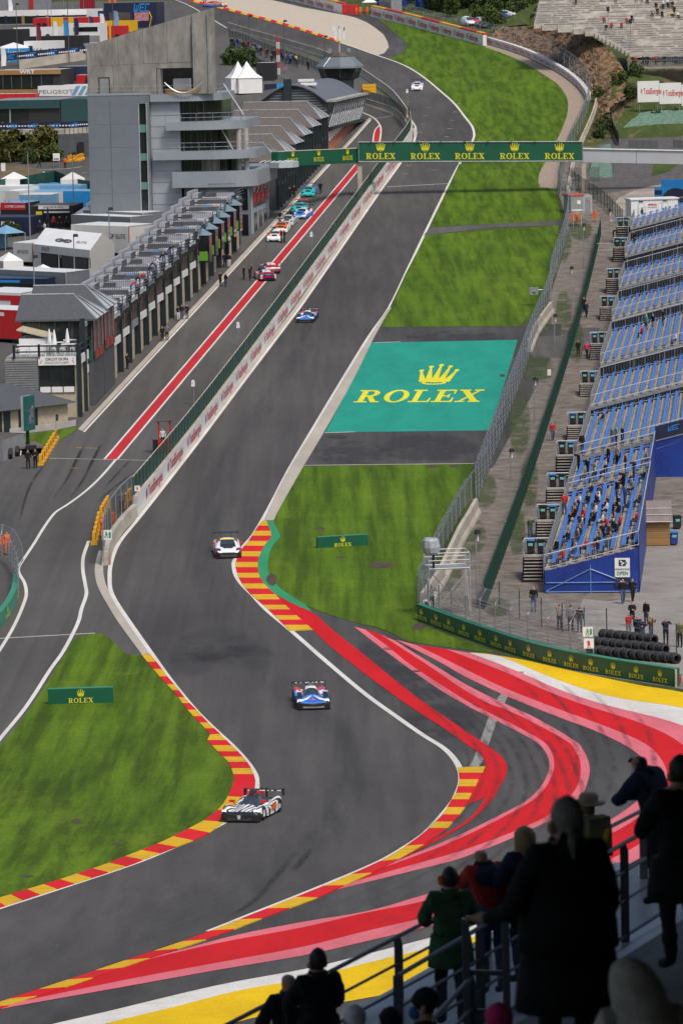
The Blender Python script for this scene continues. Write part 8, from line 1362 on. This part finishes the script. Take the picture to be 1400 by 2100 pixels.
folk('people on the gravel walkway', [(1202,651, 'walk', 'navy', 'black', 5,.2, 'in navy with white cap on the far walkway'),(1197,640, 'walk', 'black', 'black', 1,.2, 'in black behind the white cap on the far walkway'),(1185,731, 'stand', 'black', 'black', 0,.3, 'in black jacket walking by the screen'),(1203,736, 'walk', 'pink', 'black', 1,.4, 'in pink top under dark jacket on the walkway'),(1133,904, 'walk', 'red', 'jeans', 0,.1, 'in red jacket with a stick on the walkway'),(1087,1107, 'photo', 'green', 'jeans', 6,.3, 'in green top drinking by the first landing'),(1094,1255, 'stand', 'black', 'jeans', 4,-.3, 'in black jacket and pale jeans before the stand'),(1147,1292, 'photo', 'tan', 'black', 1,2.6, 'in tan jacket photographing through the fence'),(1170,1295, 'stand', 'grey', 'black', 0,3.0, 'in grey coat behind the wire fence'),(1188,1298, 'stand', 'black', 'dgrey', 0,2.8, 'with backpack behind the wire fence'),(1277,1239, 'walk', 'black', 'jeans', 2,.1, 'with a carrier bag walking past the open sign'),(1297,1235, 'walk', 'black', 'black', 1,.2, 'with long hair walking beside the carrier bag'),(1296,1285, 'fold', 'black', 'black', 0,.2, 'with lanyard behind the photographers'),(1325,1283, 'stand', 'black', 'dgrey', 0,-.8, 'in black bomber jacket behind the tyres'),(1289,1310, 'photo', 'red', 'grey', 0,.3, 'in red and black above the tyre pile'),(1306,1316, 'photo', 'navy', 'black', 1,.5, 'with camera left of the blue jacket'),(1317,1320, 'fold', 'navy', 'jeans', 0,-.2, 'in blue jacket above the tyres'),(1334,1318, 'photo', 'brown', 'jeans', 6,1.2, 'in rust jacket with backpack above the tyres'),(1365,1322, 'photo', 'navy', 'black', 0,.2, 'raising a camera with both hands'),(1394,1328, 'stand', 'olive', 'black', 2,-.4, 'in olive jacket at the right edge'),(1172,460, 'stand', 'orange', 'orange', 0,.4, 'in orange overalls under the frame shelter, left'),(1183,461, 'stand', 'orange', 'orange', 0,.2, 'in orange overalls under the frame shelter, right'),(1220,455, 'stand', 'orange', 'orange', 0,-.3, 'in orange overalls before the portable toilet'),(1257,489, 'bend', 'black', 'black', 0,1.4, 'in black bending over the manhole slab'),(885,1252, 'photo', 'white', 'black', 0,.4, 'in white vest inside the scaffold'),(872,1262, 'bend', 'white', 'blue', 0,.2, 'crouching in white at the barrier corner')])
sitp = [(1177,1062, 'orange', 'black', 6, 'in orange jacket seated in the near stand'),(1197,1066, 'red', 'black', 2, 'in red jacket seated behind the orange one'),(1220,1072, 'black', 'black', 2, 'in black seated right of the red jacket'),(1236,1077, 'white', 'dgrey', 1, 'in white top seated near the back rail'),(1206,1037, 'black', 'jeans', 0, 'in black seated in the upper near stand, left'),(1225,1038, 'black', 'jeans', 0, 'in black and lime seated in the upper near stand'),(1246,1042, 'navy', 'black', 0, 'in navy seated in the upper near stand, right'),(1167,1106, 'grey', 'black', 2, 'in grey jacket seated on the second bench'),(1185,1112, 'brown', 'dgrey', 5, 'in mustard coat seated in the near stand'),(1131,1150, 'grey', 'jeans', 6, 'seated lowest at the near corner'),(1157,1143, 'olive', 'jeans', 0, 'in olive seated at the near railing'),(1180,1136, 'white', 'grey', 0, 'in white seated at the near railing'),(1202,1131, 'red', 'black', 1, 'in red and white seated at the near railing'),(1225,1122, 'black', 'red', 2, 'in black seated right of the red and white one'),(1238,1100, 'black', 'black', 3, 'with lime cap seated near the back'),(1250,1101, 'dgrey', 'black', 0, 'in dark grey seated near the back, middle'),(1265,1096, 'navy', 'black', 1, 'in navy seated against the back rail'),(1272,1082, 'red', 'black', 4, 'in red cap seated against the back rail'),(1243,1086, 'red', 'black', 4, 'in red hood seated near the back'),(1270,1056, 'black', 'black', 3, 'with blond hair seated near the back rail'),(1142,1132, 'black', 'black', 1, 'in black seated above the near corner'),(1345,962, 'black', 'black', 0, 'in black seated alone beside the aisle'),(1352,958, 'pink', 'white', 3, 'in pink seated beside the black coat'),(1237,864, 'navy', 'grey', 3, 'in navy with yellow cap seated alone'),(1317,686, 'red', 'dgrey', 4, 'in red cap seated far up the stand'),(1386,700, 'white', 'black', 4, 'with red cap seated at the right edge'),(1320,472, 'black', 'black', 0, 'in black seated on the top bench'),(1375,506, 'black', 'grey', 1, 'in black seated far right on the upper stand')]
for x, y, tp_, lg_, hr, lb in sitp: q = gsp(x, y + 6); person('person ' + lb, q + Vector((0,0,-.02)), gsy - 1.35 + R_.uniform(-.3,.3), 'sit', tp_, lg_, hr, 'spectators on the blue grandstand')
used = set()
for k in range(46):
    r_, n_ = R_.randrange(1,8), R_.randrange(0,28)
    if (r_, n_ // 2) in used: continue
    used.add((r_, n_ // 2)); tp_ = R_.choice(['black', 'navy', 'dgrey', 'black', 'grey', 'red', 'olive', 'white', 'jeans']); s0, s1, nr, z0 = SEC[0] if k % 6 else SEC[1]; n_ = n_ if k % 6 else n_ % 16
    person('person in %s, %s bench of the %s stand block, %s seat from the near railing' % (tp_, ords[r_], 'nearest' if k % 6 else 'second', ordn(n_)), gpt(s0 + 1.4 + n_ * 1.4 * (1 if k % 6 else .7), r_ * RD + .42, z0 + r_ * RR - .06), gsy - 1.35 + R_.uniform(-.5,.5), 'sit', tp_, R_.choice(['black', 'jeans', 'dgrey']), R_.randrange(7), 'spectators on the blue grandstand', R_.uniform(.94,1.05))
for k in range(16): kk_ = R_.randrange(10,26); tp_ = R_.choice(['black', 'navy', 'red', 'grey', 'white']); x = PD(1232 + k * 10.5,40,735 + .85 * kk_).x; person('person in %s seated on the hilltop terraces, %s of the loners from the left' % (tp_, ordn(k)),(x, 735 + .85 * kk_ + .25,29.2 + .36 * kk_ - .1), .2 + R_.uniform(-.4,.4), 'sit', tp_, 'black', R_.randrange(5), 'spectators on the hilltop terraces')
folk('spectators on the blue grandstand', [(1157,1055, 'stand', 'red', 'jeans', 4,3.4, 'in red jacket standing in the near stand aisle'),(1265,1028, 'stand', 'black', 'jeans', 2,-1.2, 'in black standing near the back of the near stand'),(1281,1038, 'stand', 'blue', 'jeans', 0,1.9, 'in blue and orange standing at the back rail'),(1279,1010, 'photo', 'black', 'black', 2,-1.3, 'photographing at the back rail'),(1186,968, 'photo', 'black', 'black', 0,-1.3, 'in black photographing at the aisle rail'),(1205,983, 'photo', 'black', 'navy', 2,-1.2, 'photographing between two benches, left'),(1219,988, 'photo', 'olive', 'dgrey', 1,-1.4, 'in olive photographing between two benches'),(1247,958, 'stand', 'black', 'black', 0,-1.3, 'in black on the cross aisle, first'),(1266,955, 'stand', 'tan', 'black', 0,-1.0, 'in tan and black on the cross aisle'),(1282,970, 'stand', 'black', 'black', 0,-1.6, 'in black with red trim on the cross aisle'),(1300,985, 'photo', 'navy', 'jeans', 1,-1.2, 'photographing beside the banner'),(1255,916, 'stand', 'grey', 'dgrey', 0,-1.1, 'in grey above the cross aisle, left'),(1263,914, 'stand', 'teal', 'black', 0,-1.2, 'in teal above the cross aisle'),(1276,915, 'stand', 'black', 'black', 0,-1.3, 'in black above the cross aisle, right'),(1193,930, 'stand', 'black', 'black', 3,.6, 'with backpack climbing at the landing'),(1380,808, 'stand', 'dgrey', 'black', 0,-.9, 'in grey vest standing high in the stand'),(1300,657, 'photo', 'black', 'olive', 0,-1.0, 'in black at the far section rail'),(1325,677, 'stand', 'teal', 'dgrey', 5,-1.1, 'in teal at the far section rail'),(1339,678, 'stand', 'black', 'tan', 3,-1.2, 'with yellow hat at the far section rail'),(1359,668, 'stand', 'black', 'black', 0,-1.5, 'in black at the far section rail, right'),(1300,502, 'stand', 'black', 'black', 1,-1.2, 'in black near the top of the stand'),(1294,540, 'stand', 'grey', 'dgrey', 4,-1.1, 'in red cap at the upper left rail'),(1355,458, 'stand', 'red', 'red', 0,-.2, 'all in red before the toilet cabin')], gsp)
for k, (ss, tp_) in enumerate([(86, 'black'),(84, 'navy'),(76, 'black'),(79, 'navy'),(72, 'white'),(65, 'navy'),(67, 'black'),(58, 'red'),(50, 'pink'),(54, 'black'),(29, 'black')]): kk_ = int((ss - 4.6) / BAY); person('person in %s leaning on the pit terrace rail, %s from the tower' % (tp_, ords[k]), q_(ss, .55,6.5, T(fr(kk_ * BAY + 6.6)[0].y) + .05), fr(ss)[1].x - 4.4 + 6.0, 'lean', tp_, 'jeans', k % 3, 'people on the pit terrace')
tops = ['black', 'navy', 'dgrey', 'black', 'blue', 'grey', 'black', 'red']; n = 0
for x in [474,478,482,487,491,495,500,505,509,514,519,523,528,532,535,545,548,560,564,578,582,586,590,594,599,604,609,632]:
    y = 84 + (x - 470) * .31 + R_.uniform(-4,2); person('person in %s in the promenade crowd, %s from its left end' % (tops[n % 8], ordn(n)), P(x, y + 9), 2.6 + R_.uniform(-.5,.5), R_.choice(['stand', 'fold', 'photo', 'stand']), tops[n % 8], R_.choice(['black', 'jeans', 'dgrey']), R_.choice([0,1,3]), 'crowd on the hairpin promenade'); n += 1
folk('people in the distance', [(557,130, 'walk', 'black', 'black', 0,.3, 'in black walking alone on the promenade'),(574,118, 'walk', 'navy', 'jeans', 0,.4, 'in navy by the striped poles'),(515,112, 'stand', 'black', 'black', 1,.1, 'in black on the promenade path, left of two'),(520,112, 'stand', 'grey', 'black', 1,.1, 'in grey on the promenade path, right of two'),(607,132, 'walk', 'yellow', 'jeans', 1,.4, 'in yellow top at the promenade end'),(595,131, 'walk', 'blue', 'black', 1,.2, 'in blue top at the promenade end'),(731,31, 'stand', 'orange', 'orange', 5,.1, 'in orange beside the far red cover'),(739,31, 'stand', 'orange', 'orange', 0,-.1, 'in orange right of the far red cover'),(753,30, 'stand', 'orange', 'orange', 4,.2, 'in orange left of the far gazebo'),(770,26, 'stand', 'orange', 'orange', 0,.2, 'in orange under the far gazebo'),(20,334, 'walk', 'grey', 'grey', 5,1.2, 'in grey walking below the shrubs'),(81,343, 'walk', 'black', 'black', 4,1.4, 'in black walking by the notice board'),(134,345, 'stand', 'orange', 'black', 1,2.8, 'in orange vest by the dark wall'),(82,478, 'stand', 'navy', 'black', 5,.4, 'with white cap at the food tables'),(92,482, 'fold', 'white', 'black', 0,-.8, 'in white at the food tables'),(110,468, 'stand', 'red', 'black', 0,.6, 'in red at the food tables'),(123,470, 'stand', 'black', 'black', 0,-.3, 'in black at the food stall'),(137,468, 'stand', 'dgrey', 'black', 1,.3, 'in dark grey right of the food stall'),(11,545, 'stand', 'black', 'black', 0,.3, 'in black by the blue printed barrier'),(225,14, 'stand', 'orange', 'orange', 5,.3, 'in orange helmet at the top of the paddock, left'),(236,14, 'stand', 'orange', 'orange', 5,.3, 'in orange helmet at the top of the paddock, right')])
for k, (x, y, yy, ps, tp_) in enumerate([(1107,38,758, 'sit', 'teal'),(1098,36,759, 'sit', 'black'),(1181,46,754, 'stand', 'dgrey'),(1238,56,747, 'sit', 'red'),(1345,20,752, 'sit', 'black'),(1360,30,751, 'stand', 'white'),(1357,45,749, 'sit', 'black'),(1378,44,749, 'sit', 'yellow'),(1370,26,752, 'sit', 'black'),(1382,50,749, 'stand', 'black'),(1198,14,756, 'stand', 'navy')]): p = PD(x, y, yy); kk_ = round((yy - 735) / .85); person('person in %s on the hilltop terraces, %s from the left group' % (tp_, ords[k]),(p.x, 735 + .85 * kk_ + .25,29.2 + .36 * kk_ + (0 if ps == 'stand' else -.25)), .2, ps, tp_, 'black', k % 3, 'spectators on the hilltop terraces')
for k, x in enumerate((1296,1301,1318,1324,1329,1346,1365,1389)): f = (x - 1287) / 9.2; p = ma + md * f * .72 + mn_ * (.5 + .2 * (k % 2)); person('person in %s at the metal bleacher railing, %s from the left' % (('black', 'red', 'navy', 'dgrey')[k % 4], ords[k]), p + Vector((0,0,.08)), .2, 'fold' if k % 2 else 'stand', ('black', 'red', 'navy', 'dgrey')[k % 4], 'black', k % 3, 'spectators at the metal bleacher')
# ------------------------------------------------------------------ covered stand in the foreground
ra, rd_, rn = Vector((.47,44,0)), Vector((.4,.917,0)), Vector((.917,-.4,0)); SB = M('stand_deck_wet', (.26,.27,.30), .35,.35,1.2, space='World', stretch=(1,.3,1)); SC_ = M('stand_concrete', (.16,.15,.14), .8,.25,1.5, space='World'); RLM = M('rail_paint', (.075,.085,.095), .45,.15,2)
def fz(off): return 32.05 + .4 * math.floor(off / .8) if off > 0 else 31.8
fs = thing('spectator_stand', 'dark covered stand with steps and railings in the near right corner', 'grandstand', (3,40,31)); fq = lambda a, o, z: ra + rd_ * a + rn * o + Vector((0,0, z))
for k in range(-1,20):
    o0, o1 = (k * .8, k * .8 + .8) if k >= 0 else (-2.0,0); z = fz(o0 + .01) if k >= 0 else 31.8; a0 = -17.2 - (k > 12) * 8
    MB().prism([fq(a0, o0, z - .6), fq(12, o0, z - .6), fq(12, o1, z - .6), fq(a0, o1, z - .6)], (0,0,.6)).build('step', SB if k < 4 else SC_, fs, world=True)
    if k >= 3: MB().prism([fq(a0, o0 + .35, z), fq(10, o0 + .35, z), fq(10, o0 + .7, z), fq(a0, o0 + .7, z)], (0,0,.42)).build('bench', SC_, fs, world=True)
MB().prism([fq(-26,-2,30), fq(-17.2,-2,30), fq(-17.2,14,30), fq(-26,14,30)], (0,0,4.5)).build('landing', SC_, fs, world=True)
MB().prism([(-16,-14,47.2),(20,-14,47.2),(20,50,46.3),(-16,50,46.3)], (0,0,.5)).build('roof', SC_, fs, world=True); MB().prism([(-16,-14,30),(20,-14,30),(20,-13.6,30),(-16,-13.6,30)], (0,0,17)).build('back_wall', SC_, fs, world=True); MB().prism([(13,-14,30),(13.4,-14,30),(13.4,46,30),(13,46,30)], (0,0,17)).build('added_shade_wall', SC_, fs, world=True)  # unseen right wall added, and roof length set, to keep the spectators dark
def frail(label, p0, p1, zt, zb, n, mesh=True):
    t = thing('hand_railing', label, 'railing', (p0[0], p0[1], zb), 0, 'railings of the near stand'); A, B = Vector((p0[0], p0[1], 0)), Vector((p1[0], p1[1], 0)); d = (B - A).normalized(); H = zt - zb
    for h, r in ((H, .026),(H * .72,.018),(H * .44,.018),(.1,.022)): MB().tube([A + Vector((0,0, zb + h)), B + Vector((0,0, zb + h + (p1[2] if len(p1) > 2 else 0)))], r, 8).build('rail', RLM, t, world=True)
    for k in range(n + 1): p = A.lerp(B, k / n); zz = zb + (p1[2] if len(p1) > 2 else 0) * k / n; MB().prism([p + Vector((-.05,0, zz - .3)), p + Vector((.05,0, zz - .3)), p + Vector((.05,0, zz + H - .1)), p + Vector((.02,0, zz + H)), p + Vector((-.05,0, zz + H))], (0,.02,0)).build('post', RLM, t, world=True)
    if mesh: MB().quad(A + Vector((0,.03, zb + .1)), B + Vector((0,.03, zb + .1 + (p1[2] if len(p1) > 2 else 0))), B + Vector((0,.03, zb + H * .7 + (p1[2] if len(p1) > 2 else 0))), A + Vector((0,.03, zb + H * .7))).build('mesh_infill', M('infill_mesh', (.10,.11,.12), .6,.1, alpha=.35), t, world=True)
frail('front railing of the near stand behind the leaning spectators', (-1.6,44.3),(4.8,56.8,.35), 32.4,31.3,6, False); frail('second railing of the near stand before the leaning spectators', (.47,44),(5.0,54.0,.2), 33.1,31.9,5)
frail('lower left railing of the near stand running out of the frame', (-.2,38.5),(1.2,43,.3), 33.0,31.9,2)
t = thing('gate_frame', 'dark square gate frame on the near stand steps', 'frame', PD(954,2100,43)); A, B = PD(954,1884,43), PD(1036,1886,43)
for p in (A, B): MB().box((p.x, p.y, 30),(.075,.075, p.z - 30)).build('upright', RLM, t, world=True)
for z in (0,-.55,-.95): MB().tube([A + Vector((0,0, z)), B + Vector((0,0, z))], .03,6).build('crossbar', RLM, t, world=True)
# spectators, mostly seen from behind
FST = bodymesh({'elL': (-.30,-.12,1.16), 'wrL': (-.17,-.33,1.10), 'haL': (-.10,-.40,1.10), 'elR': (.30,-.12,1.16), 'wrR': (.17,-.33,1.10), 'haR': (.10,-.40,1.10)}, 2, True, 1.28); FLE = bodymesh({k: ((x, y * .55, z + .07) if k in ('belly', 'chest', 'neck', 'head', 'crown', 'shL', 'shR') else (x, y * .8, z)) for k, (x, y, z) in POSES['lean'].items()}, 2, True, 1.28); FRE = bodymesh({'elR': (.34,.0,1.14), 'wrR': (.40,-.24,1.06), 'haR': (.43,-.32,1.05)}, 2, True, 1.2)
def creases(me):
    for v in me.vertices:
        c = v.co; k = 1 if .1 < c.z < 1.46 else .25; v.co = c + v.normal * k * (mnoise.noise((c.x * 7, c.y * 7, c.z * 16)) * .016 + mnoise.noise((c.x * 22, c.y * 22, c.z * 40)) * .006)
for me in (FST, FLE, FRE): creases(me)
def fan(label, px, py, y, rz, mesh, top, leg, hair, sc=1.0, hh=1.79):
    p = PD(px, py, y); return person(label, (p.x, p.y, p.z - hh * sc), rz, None, top, leg, hair, 'spectators in the near stand', sc, mesh)
def coat(o, m, z0=.72, w=.25): c = MB().lathe((0,0, z0), [(w, 0),(w * .96,.15),(w * .85,.35)], 14); c.xf(Matrix.Diagonal((1.05,.82,1,1))); return c.build('coat_skirt', m, o, smooth_=True)
def hairdo(o, m, r=.115, z=1.665, y=.02, long=0.0, x=0): h = MB().lathe((x, y, z - .06 - long), [(.07,-.02),(r * (.9 if long else .8), .0),(r, .06 + long * .6),(r * .98,.10 + long),(r * .7,.155 + long),(.02,.185 + long)], 14); h.v = [(a * .87 + mnoise.noise((a * 40, b * 40, c * 40)) * .012, b * 1.08 + mnoise.noise((a * 40 + 7, b * 40, c * 40)) * .012, c) for a, b, c in h.v]; [MB().lathe((s * .088 + x, y - .02, z - .06), [(.012,-.035),(.028,-.01),(.03,.02),(.01,.04)], 6).build('ear', SKINM, o) for s in (-1,1) if not long]; return h.build('hair', m, o, smooth_=True)
def collar(o, m, z=1.47, y=0.0): return MB().lathe((0, y, z), [(.13,-.03),(.115,.03),(.095,.075),(.08,.07)], 14).build('collar', m, o, smooth_=True)
def pack(o, m, z=1.12, y=.17): b = MB().box((0, y, z - .02),(.32,.2,.46), 0,0,.86); return b.build('backpack', m, o)
RZ = math.pi + .45; K = CLO['black']
o = fan('bald spectator in black jacket with backpack at the bottom centre', 592,1984,45, RZ, FST, 'black', 'black', 2); o.material_slots[1].material = SKINM; collar(o, K); pack(o, K)
o = fan('dark haired spectator in black jacket beside the bald one', 650,1943,44, RZ, FST, 'black', 'black', 0); hairdo(o, HAIRS[0], .098); collar(o, K); coat(o, K)
o = fan('spectator in green parka with orange ear defenders', 921,1776,47, RZ - .3, FST, 'green', 'black', 0); hairdo(o, HAIRS[0], .1); coat(o, CLO['green'], .68); collar(o, CLO['green']); [MB().lathe((s * .095,-.01,1.63), [(.05,-.03),(.055,0),(.04,.03)], 10, 'X').build('ear_cup', CLO['orange'], o) for s in (-1,1)]
o = fan('balding spectator in red and navy jacket leaning on the railing', 1006,1738,48, RZ, FLE, 'red', 'jeans', 2, hh=1.70); o.material_slots[1].material = SKINM; MB().lathe((0,-.14,1.28), [(.22,0),(.235,.08),(.16,.16),(.1,.2)], 14).build('navy_yoke', CLO['navy'], o, smooth_=True); collar(o, K, 1.44,-.18)
o = fan('spectator with shoulder length light brown hair in navy jacket', 1073,1694,48, RZ + .2, FST, 'navy', 'navy', 3); hairdo(o, HAIRS[3], .125,1.67,.02,.16); coat(o, CLO['navy'])
o = fan('large spectator in long black coat with grey ponytail in the centre right', 1160,1627,25.5, RZ - .1, FRE, 'black', 'black', 2,1.04); hairdo(o, HAIRS[2], .108,1.655,.015); coat(o, K, .55,.31); coat(o, K, .9,.29); collar(o, K); MB().tube([(.02,.10,1.60),(.03,.15,1.54),(.02,.15,1.44)], [.03,.028,.008], 6).build('ponytail', HAIRS[2], o)
o = fan('spectator in felt hat and dark coat with an orange bag strap', 1207,1630,50, RZ, FST, 'black', 'black', 1); MB().lathe((0,-.01,1.68), [(.19,0),(.20,.015),(.115,.02),(.115,.09),(.09,.125),(.02,.13)], 16).build('felt_hat', CLO['tan'], o, smooth_=True); coat(o, K, .66,.28); pack(o, CLO['olive']); MB().prism([(.02,.29,1.0),(.1,.29,1.0),(-.06,.24,1.42),(-.13,.24,1.42)], (0,.02,0)).build('bag_strap', CLO['yellow'], o)
o = fan('bearded spectator in navy jacket with sunglasses at the right railing', 1350,1541,47, RZ + .5, FLE, 'navy', 'black', 0, hh=1.70); MB().tube([(-.075,-.33,1.57),(0,-.36,1.575),(.075,-.33,1.57)], .018,5).build('sunglasses', K, o); collar(o, CLO['navy'], 1.44,-.18)
o = fan('tall spectator in black suit at the far right edge', 1392,1546,36, RZ, FST, 'black', 'black', 0,1.03); hairdo(o, HAIRS[0], .1); coat(o, K, .6,.28); MB().lathe((0,0,1.47), [(.09,0),(.075,.05)], 12).build('shirt_collar', CLO['white'], o)
FSI = bodymesh(POSES['sit'], 2, True, 1.3); HD = M('hoodie_beige', (.48,.43,.40), .9,.2,9, bump=.6)
p = PD(1312,1955,24); o = person('seated spectator with a beige grey hood up at the bottom right', (p.x, p.y, p.z - 1.36), RZ - .2, None, 'grey', 'black', 0, 'spectators in the near stand', 1.02, FSI); o.material_slots[2].material = HD; h = MB().lathe((0,.02,.98), [(.20,-.06),(.17,.02),(.15,.08),(.155,.16),(.142,.23),(.105,.295),(.06,.33),(.01,.345)], 18); h.v = [(x * (1 + .05 * math.sin(z * 25)) + .35 * max(0, z - 1.0) ** 1.3, y * 1.12 + (.05 * (z - 1.1)), z - .35 * abs(x) * max(0, z - 1.1)) for x, y, z in h.v]; h.build('hood', HD, o, smooth_=True)
for lb, x, y, yy, rz, tp_, col, ex in (('seated spectator in a white woollen hat at the bottom edge', 727,2062,40, RZ, 'grey', CLO['white'], 0),('seated spectator with a dark hood at the bottom edge', 800,2066,40, RZ, 'black', K, 0),('seated spectator in dark cap with a blue face mask at the bottom', 872,2026,38, RZ + 1.1, 'black', K, 1),('seated spectator in a magenta hat at the bottom', 1022,2058,32, RZ, 'black', CLO['pink'], 0)):
    p = PD(x, y, yy); o = person(lb, (p.x, p.y, p.z - 1.31), rz, None, tp_, 'black', 0, 'spectators in the near stand', 1.0, FSI); hairdo(o, col, .118,1.19,.0).name = 'woollen_hat'
    if ex: MB().lathe((0,-.09,1.08), [(.05,-.05),(.07,0),(.05,.05)], 10).build('face_mask', CLO['blue'], o)
